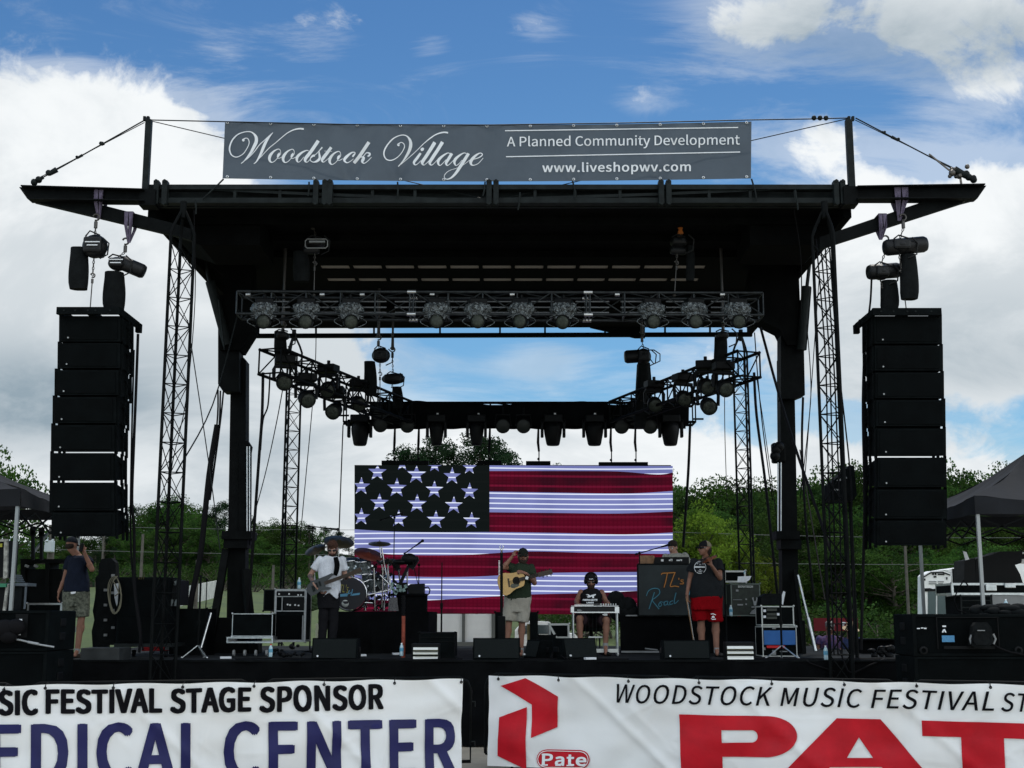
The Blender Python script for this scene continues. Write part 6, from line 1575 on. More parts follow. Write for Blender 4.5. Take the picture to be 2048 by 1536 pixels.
b = MB(); b.cyl(W(422, 1226, 21.3), W(402, 1296, 21.1), .02, n=8); solo('silver_leg', b, ALU, 'shiny slanted tube leaning at the foot of the left column', 'tube')
b = MB(); b.cyl(W(1596, 1150, 21.5), W(1617, 1240, 21.3), .018, n=8); b.cyl(W(1616, 1236, 21.3), W(1631, 1302, 21.2), .03, n=8); solo('silver_leg', b, ALU, 'long shiny slanted tube leaning against the foot of the right column', 'tube')
def micstand(label, x, y0, yb, Y, boom=None, base='round', silver=False, mic=True):
    p = W(x, yb, Y); p.x = W(x, y0, Y).x; p.z = DZ; top = W(x, y0, Y); t = thing('microphone_stand', label, 'microphone stand', p)
    b = MB(); b.cyl(p, p.lerp(top, .55), .014, n=8); b.cyl(p.lerp(top, .53), top, .009, n=8); b.cyl(p.lerp(top, .51), p.lerp(top, .57), .022, n=8)
    if base == 'round': b.lathe(p, [(0, .0), (.13, 0), (.13, .015), (.03, .03), (0, .03)], 18)
    else:
        for k in range(3): a = R(80+k*120); b.beam(p+Vector((0, 0, .18)), p+Vector((math.cos(a)*.3, math.sin(a)*.3, .01)), .018, .012)
    b.build('pole', BLK, t)
    if boom:
        b = MB(); a, c = W(boom[0], boom[1], Y), W(boom[2], boom[3], Y-.1); b.cyl(a, c, .010, n=6); b.sph(top, .025, 8, 6); b.cyl(a, a.lerp(c, .1), .018, n=8); b.build('boom', BLK, t); e = c; d = (c-a).normalized()
    else: e = top; d = Vector((0, -.5, .4)).normalized()
    if mic: b = MB(); b.cyl(e, e+d*.13, .014, .019, 8); b.sph(e+d*.15, .028, 10, 7); b.build('microphone', PLAS, t)
    return t
micstand('thin microphone stand on the open deck between drums and singer', 884, 1125, 1298, 20.6, base='tri', mic=False)
micstand('microphone stand with a level boom reaching over the guitarist', 626, 1056, 1290, 23.6, (616, 1052, 660, 1057))
micstand('microphone stand with long boom over the drum kit', 789, 1035, 1290, 24.0, (760, 1040, 790, 1031), mic=True)
micstand('microphone stand with a boom reaching to the keyboard player', 1279, 1106, 1300, 23.0, (1270, 1109, 1322, 1094))
micstand('microphone stand with small boom right of the drum kit', 838, 1130, 1290, 22.9, (808, 1108, 832, 1091))
micstand('dark microphone stand to the right of the fiddler', 1449, 1130, 1305, 20.9, mic=False)
micstand('low stand with pedal on the wing between the side speaker and column', 414, 1160, 1300, 21.8, (400, 1152, 414, 1158), mic=False)
t = thing('ornate_mic_stand', 'thick dark microphone stand with ring top and pick holder before the singer', 'microphone stand', Vector((W(1003, 1200, 20.0).x, 20.0, DZ)))
b = MB(); p = Vector((W(1003, 1200, 20.0).x, 20.0, DZ)); top = W(1003, 1102, 20.0); top.x = p.x
b.cyl(p, p+Vector((0, 0, .75)), .02, n=10); b.cyl(p+Vector((0, 0, .7)), W(1003, 1145, 20.0).x*Vector((1, 0, 0))+Vector((0, 20.0, W(1003, 1106, 20).z)), .022, n=10); b.build('pole', BLK, t)
b = MB(); b.lathe((p.x, 20.0, W(1003, 1108, 20).z), [(.0, 0), (.022, .01), (.012, .05), (.026, .06), (.012, .08), (0, .09)], 10)
c = Vector((p.x, 20.0, W(1003, 1094, 20).z)); b.tube([c+Vector((.028*math.sin(a), 0, -.028*math.cos(a))) for a in [R(q) for q in range(-150, 151, 25)]], .008, 6); b.build('ring_top', CHROME, t)
b = MB()
for k in range(11): b.box((p.x-.035, 19.98, W(1003, 1122+k*2.7, 20).z), (.022, .012, .012))
split_build(b, 'pick', WHITEP, t, 0)
b = MB(); b.lathe(p, [(0, 0), (.14, 0), (.14, .02), (0, .03)], 16); b.box(p+Vector((0, .02, .32)), (.12, .10, .62), bev=.02); b.build('base', BLK, t)

# wedges
def wedge(label, x0, x1, ytop, Y, rz=0.0, lean=.16):
    a, c = W(x0, 1295, Y), W(x1, 1295, Y); w = c.x-a.x; h = W(x0, ytop, Y+.05).z-DZ; p = Vector(((a.x+c.x)/2, Y+.2, Z0)); t = thing('floor_monitor', label, 'monitor speaker', p, 'floor monitors along the deck front')
    prof = [(-.24, 0), (-.22, .05), (-.24+lean*.5, h), (.10, h*.98), (.26, h*.45), (.24, 0)]
    Rz = Matrix.Rotation(rz, 3, 'Z'); b = MB(); b.prism([p+Rz@Vector((-w/2, y, z)) for y, z in prof], Rz@Vector((w, 0, 0))); cb = b.build('cabinet', CAB, t)
    b = MB(); q = [Rz@Vector((-w/2+.02, -.245, .03)), Rz@Vector((w/2-.02, -.245, .03)), Rz@Vector((w/2-.02, -.25+lean*.5, h-.02)), Rz@Vector((-w/2+.02, -.25+lean*.5, h-.02))]
    n = Rz@Vector((0, -.006, .002)); b.prism([p+v for v in q], n); b.build('grille', mm('dark green grey grille', (.012, .016, .016), .6, .0, bump=.9, bs=300, spec=.12), cb)
    b = MB(); q = p+Rz@Vector((-w*.36, -.27, .06)); b.cyl(q, q+Rz@Vector((0, .02, 0)), .014, n=10); b.build('badge', WTXT, cb)
    b = MB()
    for s_ in (-1, 1): b.box(p+Rz@Vector((s_*(w/2+.004), .02, h*.45)), (.02, .16, .08), (0, 0, rz), bev=.008)
    split_build(b, 'side_handle', PLAS, cb, 0); return t
wedge('black floor monitor in front of the white shirted guitarist', 624, 715, 1276, 19.25)
wedge('black floor monitor in front of the singer', 946, 1040, 1276, 19.25)
wedge('black floor monitor turned aside in front of the steel guitar', 1110, 1186, 1276, 19.5, R(28))
wedge('smaller black floor monitor turned the other way beside the singer', 1064, 1106, 1280, 19.9, R(-50))
wedge('black floor monitor in front of the fiddler', 1326, 1420, 1280, 19.25)
def strobe(label, x0, x1, y0, Y):
    t = thing('panel_light', label, 'panel light', W((x0+x1)/2, 1317, Y), 'white faced panel lights on the deck')
    b = MB(); X0, X1, Y0, Y1, z0, z1 = gbox(x0-2, y0-4, x1+2, Y, .22); b.bb(X0, X1, Y0+.01, Y1, Z0, z1, bev=.01); b.build('housing', PLAS, t)
    b = MB(); X0, X1, Y0, Y1, z0, z1 = gbox(x0, y0, x1, Y, .0); h = z1-Z0
    for f0, f1 in ((.04, .38), (.40, .68), (.70, .98)): b.prism([(X0+.01, Y-.02, Z0+h*f0), (X0+.01, Y+.03, Z0+h*f1), (X0+.01, Y+.035, Z0+h*f1), (X0+.01, Y-.01, Z0+h*f0)], (X1-X0-.02, 0, 0))
    b.build('reflector', mm('white reflector', (.93, .94, .86), .38, .75), t)
    b = MB()
    for f0 in (.39, .69): b.bb(X0+.01, X1-.01, Y-.004, Y+.008, Z0+h*f0-.006, Z0+h*f0+.006)
    split_build(b, 'tube_lamp', mm('dull brass reflector', (.45, .45, .25), .3), t, 0)
strobe('white faced panel light on the deck left of the singer', 825, 877, 1291, 19.3)
strobe('white faced panel light on the deck right of the fiddler', 1453, 1508, 1288, 19.3)
case('black flat case lying on the deck behind the left panel light', 838, 1265, 910, 1313, 20.0, .8, edge=BLK, z0=Z0, lines=(1275, 1283))

# backline left of the guitarist
t = case('low black amplifier case with silver rims left of the tall rack', 464, 1227, 545, 1273, 21.2, .55, rim=.012)
t = thing('equipment_cart', 'flat silver cart with castors under the low amplifier case', 'cart', W(498, 1300, 21.2))
b = MB(); pbox(b, 453, 1274, 546, 1277, 21.1, .7); pbox(b, 453, 1283, 546, 1286, 21.1, .7); pbox(b, 453, 1277, 456, 1283, 21.1, .7); pbox(b, 543, 1277, 546, 1283, 21.1, .7); b.build('frame', ALU, t)
b = MB(); X0, X1 = xof(456, 1300, 21.1), xof(544, 1300, 21.1)
for f in (.1, .35, .6, .85): b.cyl((X0+(X1-X0)*f, 21.15, DZ+.05), (X0+(X1-X0)*f+.03, 21.15, DZ+.05), .05, n=10)
split_build(b, 'caster', GREYP, t)
t = case('tall rack with grey rims and an amplifier in its lower half, left of the guitarist', 548, 1178, 612, 1284, 21.5, .55, edge=mm('brushed grey rim', (.34, .35, .35), .4, .6, var=.2, vs=20), rim=.035, lines=(1193, 1222), name='amplifier_rack', cat='rack')
b = MB(); pbox(b, 553, 1184, 608, 1191, 21.47, .03); pbox(b, 568, 1196, 608, 1219, 21.47, .03); b.build('amplifier', PLAS, t)
b = MB(); pbox(b, 553, 1231, 600, 1278, 21.47, .03); b.build('grille', GRILLE, t)
b = MB()
for x, y in ((558, 1188), (578, 1188), (596, 1190), (602, 1190), (575, 1209), (580, 1210), (590, 1210), (597, 1211)): q = W(x, y, 21.44); b.cyl(q, q+Vector((0, .03, 0)), .014, n=8)
split_build(b, 'knob', WHITEP, t, 0)
b = MB(); pbox(b, 563, 1194, 565, 1222, 21.46, .03); pbox(b, 604, 1231, 606, 1280, 21.46, .03); split_build(b, 'divider', GREYP, t, 0)
case('black amplifier box behind the left of the tall rack', 527, 1179, 549, 1222, 22.0, .5, edge=STEEL, name='amplifier')
b = MB()
for k in range(26): b.sph(Vector((W(592, 1300, 20.3).x+random.uniform(-.32, .36), 20.3+random.uniform(-.3, .3), DZ+.03+random.uniform(0, .16))), (random.uniform(.02, .05), .03, random.uniform(.015, .04)), 7, 5)
t = thing('effect_pedals', 'heap of small pedals and leads on the deck left of the guitarist', 'pedals', (W(592, 1300, 20.3).x, 20.3, DZ)); split_build(b, 'pedal', PLAS, t, .02)
b = MB()
for k in range(0): b.box((W(598, 1300, 20.25).x+random.uniform(-.25, .3), 20.2+random.uniform(-.1, .1), DZ+.08+random.uniform(0, .12)), (random.uniform(.03, .09), .03, random.uniform(.01, .03)), (0, random.uniform(-.6, .6), 0))
pass

# drum riser and kit
t = thing('drum_riser', 'black cloth covered riser carrying the drum kit', 'riser', W(755, 1300, 22.6))
RZT = W(755, 1223, 22.6).z
b = MB(); X0, X1 = W(655, 1260, 22.6).x, W(857, 1260, 22.6).x; n = 120; P = []
for j in range(6):
    for i in range(n+1):
        f = j/5; x = X0+(X1-X0)*i/n; P.append((x, 22.6-.03*f*math.sin(x*16+math.sin(x*5)*2)-.01*f, RZT+(Z0-RZT)*f))
b.add(P, [((j+1)*(n+1)+i, (j+1)*(n+1)+i+1, j*(n+1)+i+1, j*(n+1)+i) for j in range(5) for i in range(n)], True)
b.bb(X0, X1, 22.62, 25.2, RZT-.03, RZT); b.bb(X0, X0+.02, 22.62, 25.2, Z0, RZT-.03); b.bb(X1-.02, X1, 22.62, 25.2, Z0, RZT-.03); b.build('skirt', CLOTH, t)
b = MB(); pbox(b, 664, 1253, 673, 1263, 22.53, .02); b.build('label_sheet', GREYP, t)
DY = 22.95
SHELL = mm('silver striped drum shell', (.22, .25, .25), .35, .3, vs=26, col2=(.03, .04, .04)); BRZ = mm('dark bronze cymbal', (.035, .030, .018), .45, .35, var=.3, vs=30); HEADM = mm('black drum head', (.018, .018, .022), .5)
def drum(label, name, c, r, d, axis, head=HEADM, shell=SHELL, grp=None):
    c = Vector(c); a = Vector(axis).normalized(); t = thing(name, label, 'drum', c, grp)
    b = MB(); b.lathe(c, [(r, 0), (r, d)], 28, a); b.build('shell', shell, t)
    b = MB(); b.lathe(c, [(0, .003), (r*.97, .003)], 28, a); b.build('front_head', head, t)
    b = MB()
    for h in (0, d): b.lathe(c+a*(h-.012), [(r+.004, 0), (r+.018, .004), (r+.018, .02), (r+.004, .026)], 28, a)
    u, w, _ = frame_of(a)
    for k in range(8): e = u*math.cos(k*PI/4)+w*math.sin(k*PI/4); b.cyl(c+e*(r+.022), c+e*(r+.022)+a*d, .005, n=5); b.box(c+e*(r+.015)+a*d*.5, (.03, .03, .03))
    b.build('hardware', CHROME, t); return t
kc = W(700, 1188, DY); kr = .285
kc.z = RZT+kr+.02
kd = drum('large black bass drum with neon style lettering on its front', 'bass_drum', kc, kr, .45, (0, 1, .0))
K2 = kr/32.5
def kpt(px, py): return kc+Vector(((px-700)*K2*1.0, -.004, -(py-1188)*K2))
b = MB(); text_on(b, "TL's", [kpt(680, 1184), kpt(697, 1187), kpt(697, 1170), kpt(681, 1169)], shear=.25, res=2); b.build('yellow_lettering', mm('dim yellow neon ink', (.30, .28, .06), .6), kd)
b = MB(); b.prism([kpt(x, y) for x, y in ((674, 1190), (694, 1187), (695, 1193), (675, 1194))], (0, -.003, 0)); b.prism([kpt(x, y) for x, y in ((705, 1188), (720, 1186), (719, 1190), (704, 1192))], (0, -.003, 0))
for pts in (((694, 1192), (699, 1181)), ((702, 1192), (705, 1179)), ((696, 1188), (705, 1185))): V2, F2 = ribbon([(*pts[0], 1.6), (*pts[1], 1.6)], 2); b.add([kpt(*v)+Vector((0, -.003, 0)) for v in V2], F2)
b.build('blue_lettering', mm('blue neon ink', (.10, .28, .42), .6), kd)
b = MB(); q = kpt(691, 1207); b.lathe(q, [(0, -.004), (.062, -.004), (.062, 0)], 24, (0, 1, 0)); b.build('port_ring', mm('grey port ring', (.45, .48, .46), .5), kd)
b = MB(); b.prism([kpt(x, y)+Vector((0, -.006, 0)) for x, y in ((685, 1203), (698, 1202), (697, 1207), (690, 1208))], (0, -.003, 0)); b.build('port_mark', HEADM, kd)
for x, y, r, lb in ((668, 1136, .15, 'left rack tom drum right behind the guitarist'), (698, 1130, .16, 'middle rack tom drum above the bass drum'), (724, 1132, .16, 'right rack tom drum above the bass drum'), (737, 1158, .13, 'small snare drum right above the bass drum'), (752, 1166, .19, 'floor tom drum right of the bass drum')):
    c = W(x, y, DY+.25+(.1 if y > 1150 else 0)); drum(lb, 'tom_drum', c+Vector((0, 0, .10)), r, .22, (random.uniform(-.15, .15), .25, -1), grp='drums of the kit')
def cymbal(label, x, y, r, tilt, yb, stx=None, m_=BRZ, Y=DY+.3):
    c = W(x, y, Y); t = thing('cymbal', label, 'cymbal', c, 'cymbals of the drum kit'); a = Vector(tilt).normalized()
    b = MB(); b.lathe(c, [(0, .035), (.03, .034), (.05, .018), (r*.5, .012), (r, -.008), (r, -.011), (r*.5, .008), (.045, .014), (0, .03)], 30, a); b.build('disc', m_, t)
    b = MB(); f = Vector((c.x+(stx or 0), Y+.05, RZT)); b.cyl(f+Vector((0, 0, .35)), c, .009, n=6); b.cyl(f+Vector((0, 0, .02)), f+Vector((0, 0, .6)), .014, n=6); b.cyl(c, c+a*.06, .007, n=6)
    for k in range(3): q = R(30+120*k); b.beam(f+Vector((0, 0, .3)), f+Vector((math.cos(q)*.25, math.sin(q)*.25, .01)), .016, .01)
    b.build('stand', CHROME, t)
cymbal('big dark cymbal tilted behind the guitarist head', 678, 1083, .27, (.18, -.5, 1), 1200)
cymbal('dark cymbal at the far left of the kit beside the guitarist shoulder', 630, 1099, .19, (-.35, -.6, 1), 1200)
cymbal('flat dark cymbal standing high before the white stripes of the screen', 759, 1087, .20, (.04, -.28, 1), 1200, .1)
cymbal('wide reddish cymbal low before the screen', 738, 1108, .27, (.30, -.45, 1), 1200, -.05, mm('reddish cymbal', (.10, .022, .014), .5, .3, var=.3))
cymbal('small cymbal near the microphone boom right of the kit', 775, 1122, .16, (-.1, -.35, 1), 1200, .05)
b = MB()
for x0, y0, x1, y1 in ((748, 1136, 750, 1222), (766, 1134, 764, 1215), (776, 1131, 774, 1190), (815, 1120, 814, 1192), (763, 1094, 772, 1150), (760, 1150, 800, 1190), (735, 1190, 780, 1180), (728, 1205, 745, 1206), (797, 1140, 800, 1165), (726, 1165, 738, 1160), (730, 1200, 733, 1216), (796, 1205, 801, 1214)):
    b.cyl(W(x0, y0, DY+.05), W(x1, y1, DY+.1), .014, n=6)
split_build(b, 'drum_rack_tube', CHROME, None) if False else solo('drum_hardware', b, CHROME, 'chrome tubes of the drum rack right of the bass drum', 'drum hardware')
b = MB()
for k in range(60):
    q = W(random.uniform(742, 800), random.uniform(1120, 1220), DY+random.uniform(.1, .6)); b.box(q, (random.uniform(.03, .12), .05, random.uniform(.02, .09)), (0, random.uniform(-.8, .8), 0))
t = thing('percussion_rack', 'dark clamps and pads among the drum rack tubes', 'drum hardware', W(770, 1220, DY+.3)); split_build(b, 'clamp', PLAS, t)
t = thing('backline_table', 'black table of small gear at the right end of the drum riser', 'table', W(825, 1222, 22.7))
b = MB(); pbox(b, 778, 1187, 852, 1191, 22.65, .5); pbox(b, 800, 1191, 852, 1224, 22.7, .4); pbox(b, 792, 1191, 800, 1224, 22.7, .3); b.build('top', CLOTH, t)
b = MB(); px_prism(b, [(821, 1168), (848, 1167), (848, 1187), (816, 1187), (815, 1172)], 22.72, .3); pbox(b, 792, 1165, 814, 1187, 22.8, .2, .01); b.build('amplifier_head', PLAS, t)
b = MB(); b.tube([W(x, y, 22.6) for x, y in ((848, 1176), (856, 1174), (860, 1180), (858, 1188), (850, 1192))], .012, 5); b.tube([W(x, y, 22.6) for x, y in ((825, 1120), (830, 1145), (836, 1168))], .007, 5); b.build('cable', RUB, t)
b = MB()
for k in range(10): q = W(782+random.uniform(0, 30), random.uniform(1168, 1186), 22.6); b.box(q, (.05, .03, .06), (0, random.uniform(-.5, .5), 0))
b.build('small_parts', mm('green grey bits', (.16, .24, .22), .4, var=.4, vs=30), t)
b = MB(); px_prism(b, [(776, 1222), (777, 1208), (779, 1198), (784, 1194), (794, 1195), (795, 1208), (797, 1222)], 22.6, .06); solo('hanging_towel', b, mm('mottled grey towel', (.16, .16, .16), .95, vs=40, col2=(.05, .05, .055)), 'mottled grey towel hanging over the front of the drum riser', 'towel')
b = MB(); px_prism(b, [(796, 1168), (822, 1115), (835, 1112), (838, 1120), (826, 1140), (818, 1135), (802, 1170)], 22.75, .1); b.sph(W(818, 1118, 22.7), (.14, .1, .1), 12, 8); b.sph(W(800, 1124, 22.7), (.14, .1, .05), 12, 8)
solo('electronic_pad', b, PLAS, 'black electronic pad on an arm right of the drum kit', 'drum pad')
t = thing('red_post', 'red post wrapped in black tape before the drum riser', 'post', W(807, 1300, 20.4))
b = MB(); p = W(807, 1290, 20.4); b.cyl((p.x, 20.4, DZ), W(807, 1232, 20.4), .03, .028, 10); b.build('post', mm('dull red post', (.26, .055, .03), .6, var=.3, vs=16), t)
b = MB()
for k in range(9): q = W(807, 1230-k*4.5, 20.4); b.cyl(q, q+Vector((0, 0, .022)), .034 if k % 2 else .028, n=10)
b.cyl(W(807, 1232, 20.4), W(808, 1192, 20.4), .02); b.build('taped_top', RUB, t)
b = MB(); pbox(b, 631, 1247, 638, 1276, 22.2, .05); solo('striped_marker', b, mm('pale yellow tape', (.45, .5, .30), .6, vs=40, col2=(.6, .62, .5)), 'pale yellow upright marker left of the guitarist leg', 'marker')
b = MB(); 
for k in range(22): q = W(624+random.uniform(-6, 10), random.uniform(1188, 1218), 22.9); b.sph(q, (.06, .05, .04), 7, 5)
solo('green_plant', b, mm('potted leaf green', (.06, .11, .03), .6, vs=20, col2=(.02, .04, .015)), 'small leafy green plant behind the electric guitar', 'plant')

# steel guitar
t = thing('pedal_steel_guitar', 'pedal steel guitar on chrome legs with black front panel', 'steel guitar', W(1178, 1303, 21.3))
SYY = 21.3; zt2, zb2 = W(1178, 1212, SYY).z, W(1178, 1225, SYY).z; X0, X1 = xof(1143, 1218, SYY), xof(1237, 1218, SYY)
b = MB(); b.bb(X0+.02, X1-.05, SYY, SYY+.25, zb2+.01, zt2-.015, bev=.005); b.build('body', mm('glossy black lacquer', (.006, .007, .008), .45, spec=.25), t)
b = MB(); b.bb(X0, X1, SYY-.01, SYY+.27, zt2-.008, zt2+.004, bev=.002); b.bb(X0+.01, X1-.04, SYY-.008, SYY+.01, zb2-.006, zb2+.012); b.bb(X0-.01, X0+.04, SYY-.01, SYY+.25, zb2, zt2-.015); b.bb(X1-.06, X1+.01, SYY-.01, SYY+.25, zb2-.01, zt2-.015)
for k in range(7): b.cyl((X1-.28+k*.04, SYY+.04, zt2+.01), (X1-.28+k*.04, SYY+.04, zt2+.04), .010, n=6)
b.build('trim', ALU, t)
b = MB()
for k in range(10): b.cyl((X0+.08, SYY+.05+k*.012, zt2+.03), (X1-.12, SYY+.05+k*.012, zt2+.03), .0015, n=4, caps=False)
b.bb(X0+.05, X1-.4, SYY+.03, SYY+.2, zt2+.012, zt2+.018); b.build('strings', CHROME, t)
for x, y in ((X0+.03, SYY+.03), (X1-.02, SYY+.03), (X0+.03, SYY+.22), (X1-.02, SYY+.22)):
    b = MB(); b.cyl((x, y, DZ), (x, y, zb2), .014, .016, 10); b.cyl((x, y, DZ+.02), (x, y, DZ+.07), .022, n=10); b.build('leg', ALU, t)
b = MB(); b.bb(xof(1186, 1297, SYY), xof(1237, 1297, SYY), SYY, SYY+.08, DZ+.05, DZ+.11, bev=.006); b.bb(xof(1177, 1272, SYY+.1), xof(1205, 1272, SYY+.1), SYY+.1, SYY+.16, W(1180, 1276, SYY).z, W(1180, 1273, SYY).z); b.build('pedal_bar', mm('matte pale metal', (.62, .64, .60), .5, .2), t)
b = MB()
for k in range(7): x = xof(1171+k*7.3, 1250, SYY+.1); b.cyl((x, SYY+.12, DZ+.1), (x, SYY+.12, zb2), .005, n=5)
b.cyl((xof(1200, 1280, SYY), SYY+.1, DZ+.05), (xof(1200, 1280, SYY), SYY+.1, W(1200, 1276, SYY).z), .012, n=6); b.build('pull_rods', STEEL, t)
b = MB(); px_prism(b, [(1204, 1229), (1207, 1228), (1208, 1226), (1215, 1226), (1215, 1231), (1208, 1231)], SYY+.02, .03); b.build('lever', WHITEP, t)
b = MB(); px_prism(b, [(1154, 1221), (1156, 1218), (1158, 1220), (1160, 1218), (1162, 1221), (1164, 1219), (1163, 1222), (1155, 1222)], SYY-.008, .004); b.build('emblem', GREYP, t)

# table, sign, keyboard
t = thing('draped_table', 'long table with black cloth to the floor behind the fiddler', 'table', W(1370, 1301, 22.8))
TZ = W(1370, 1231, 22.8).z; b = MB(); X0, X1 = xof(1240, 1260, 22.8), xof(1530, 1260, 22.8); n = 150; P = []
for j in range(6):
    for i in range(n+1):
        f = j/5; x = X0+(X1-X0)*i/n; P.append((x, 22.8-.03*f*math.sin(x*13+math.sin(x*4)*2)-.01*f, TZ+(Z0-TZ)*f))
b.add(P, [((j+1)*(n+1)+i, (j+1)*(n+1)+i+1, j*(n+1)+i+1, j*(n+1)+i) for j in range(5) for i in range(n)], True); b.bb(X0, X1, 22.81, 23.7, TZ-.02, TZ); b.build('cloth', CLOTH, t)
b = MB(); b.bb(X0+.1, X1-.1, 22.76, 22.80, TZ-.012, TZ+.01); b.build('edge_strip', GREYP, t)
b = MB(); b.cyl(W(1290, 1297, 22.5), W(1315, 1300, 22.5), .012); b.bb(xof(1243, 1302, 22.4), xof(1318, 1302, 22.4), 22.4, 22.46, DZ+.02, DZ+.05); b.build('foot_rail', GREYP, t)
t = thing('band_sign', 'black sign panel with orange and blue neon style lettering on the draped table', 'sign', W(1360, 1231, 22.85))
SGY = 22.72; b = MB(); px_prism(b, [(1276, 1231), (1276, 1131), (1281, 1128), (1448, 1128), (1450, 1231)], SGY, .06); b.build('panel', mm('sooty black board', (.014, .020, .021), .6, var=.5, vs=2), t)
b = MB()
for q in ((1275, 1127, 1451, 1129.5), (1275, 1230, 1451, 1232), (1275, 1129, 1277.5, 1230), (1448.5, 1129, 1451, 1230)): pbox(b, *q, SGY-.01, .08)
b.build('frame', BLK, t)
def neon(pts, w, mtl, nm2):
    bb_ = MB()
    for i_, st in enumerate(pts):
        V2, F2 = ribbon([(1270+x/5.91, 1060+y/5.91, w*k_/5.91) for x, y, k_ in st], 6); bb_.add([W(x, y, SGY-.006-.0004*i_) for x, y in V2], F2)
    bb_.build(nm2, mtl, t)
ORN = mm('orange neon ink', (.48, .20, .05), .6); TEAL = mm('teal neon ink', (.08, .26, .34), .6); ORG2 = mm('dim orange halo ink', (.05, .024, .008), .8); TE2 = mm('dim teal halo ink', (.012, .04, .055), .8)
tl_ = [[(312, 530, 1), (325, 512, 1), (390, 508, 1), (480, 503, 1)], [(383, 510, 1), (365, 600, 1), (343, 680, 1)], [(470, 508, 1), (440, 590, 1), (418, 665, 1), (470, 662, 1), (520, 672, 1)], [(520, 565, 1), (518, 590, .7)], [(575, 592, 1), (548, 590, .8), (545, 605, .8), (570, 618, 1), (568, 636, 1), (530, 636, .8)]]
rd_ = [[(135, 780, .7), (160, 720, .9), (220, 690, 1), (280, 700, 1), (290, 750, 1), (240, 800, 1), (205, 830, .9), (250, 890, 1), (285, 935, 1)], [(230, 735, 1), (200, 830, 1), (165, 935, 1)], [(300, 850, 1), (280, 880, 1), (290, 905, .9), (315, 885, .8), (300, 850, .8), (340, 855, .7)], [(385, 840, .8), (350, 850, 1), (345, 885, 1), (375, 880, .8), (390, 840, .8), (385, 880, .9), (410, 885, .7)], [(450, 835, .8), (415, 850, 1), (415, 880, 1), (450, 870, .8)], [(485, 740, 1), (465, 830, 1), (470, 870, .9), (515, 830, .7)]]
neon(tl_, 26, ORG2, 'orange_halo'); neon(rd_, 24, TE2, 'blue_halo')
SGY -= .004; neon(tl_, 9, ORN, 'orange_lettering'); neon(rd_, 6.5, TEAL, 'blue_lettering')
b = MB(); V2, F2 = ribbon([(1378, 1190, 2), (1381, 1180, 2), (1384, 1196, 2)], 4); b.add([W(x, y, SGY-.006) for x, y in V2], F2); b.build('blue_stroke', TEAL, t)
t = thing('keyboard', 'black keyboard standing on the sign panel in front of the seated player', 'keyboard', W(1345, 1128, 22.85))
b = MB(); px_prism(b, [(1308, 1128), (1311, 1114), (1378, 1114), (1378, 1128)], 22.85, .4); b.build('body', PLAS, t)
b = MB()
for x, w_ in ((1322, 5), (1338, 6), (1341, 4), (1353, 9), (1360, 4)): pbox(b, x, 1119+random.uniform(-1, 1), x+w_, 1121.5+random.uniform(0, 2), 22.84, .012)
split_build(b, 'cable_plug', WHITEP, t, 0)
b = MB(); pbox(b, 1280, 1111, 1308, 1127, 23.0, .2); pbox(b, 1304, 1112, 1309, 1127, 22.98, .03); solo('wooden_box', b, WOODC, 'small brown wooden box left of the keyboard', 'box')

# right backline
t = case('square rack cover plastered with worn stickers on the right table', 1462, 1167, 1521, 1232, 22.2, .5, edge=mm('greenish grey rim', (.14, .17, .15), .5, .4), rim=.016, body=mm('mottled camouflage sticker', (.03, .04, .03), .5, vs=12, col2=(.015, .018, .015)), name='amplifier_rack', cat='rack')
b = MB(); text_on(b, 'BOWTECH', [W(1476, 1175.5, 22.18), W(1506, 1175.5, 22.18), W(1506, 1171, 22.18), W(1476, 1171, 22.18)], bold=.03)
b.build('lettering', mm('grey ink', (.35, .37, .35), .5), t)
b = MB()
for q in ((1472, 1179, 1477, 1183), (1466, 1199, 1484, 1200), (1475, 1208, 1486, 1211), (1491, 1197, 1494, 1200), (1491, 1207, 1494, 1210), (1503, 1213, 1512, 1215)): pbox(b, *q, 22.18, .01)
px_prism(b, [(1504, 1196), (1507, 1194), (1508, 1201), (1510, 1203), (1512, 1201), (1513, 1194), (1516, 1197), (1513, 1206), (1512, 1211), (1508, 1211), (1507, 1205)], 22.18, .01); b.beam(W(1500, 1227, 22.18), W(1517, 1212, 22.18), .015, .012); px_prism(b, [(1500, 1228), (1504, 1221), (1511, 1219), (1514, 1228)], 22.18, .01)
split_build(b, 'sticker', GREYP, t, 0)
b = MB(); px_prism(b, [(1475, 1164), (1476, 1153), (1503, 1152), (1499, 1160), (1490, 1165)], 22.15, .02); px_prism(b, [(1488, 1152), (1491, 1152), (1487, 1165), (1485, 1165)], 22.13, .02); solo('paper_sheet', b, PAPER, 'folded white paper lying on the sticker covered rack', 'paper')
t = case('black amplifier with broad white frame behind the sticker covered rack', 1448, 1141, 1492, 1165, 23.2, .4, edge=mm('off white rim', (.60, .62, .58), .5), rim=.03, name='amplifier', cat='amplifier')
t = thing('plastic_cup', 'red plastic cup at the front of the right table', 'cup', W(1478, 1233, 22.5)); b = MB(); p = W(1478, 1233, 22.5); b.lathe(p, [(0, .005), (.033, 0), (.046, .135), (.043, .135), (.031, .01), (0, .01)], 18); b.build('cup', REDP, t)
t = case('white framed black rack standing on the blue fronted crate', 1523, 1212, 1588, 1251, 20.9, .5, edge=mm('off white rim', (.60, .62, .58), .5), rim=.018, name='amplifier_rack', cat='rack')
b = MB(); pbox(b, 1534, 1217, 1554, 1222, 20.88, .03); pbox(b, 1534, 1226, 1554, 1231, 20.88, .03); pbox(b, 1534, 1233, 1554, 1238, 20.88, .03); split_build(b, 'rack_unit', mm('olive unit', (.05, .055, .045), .5), t, 0)
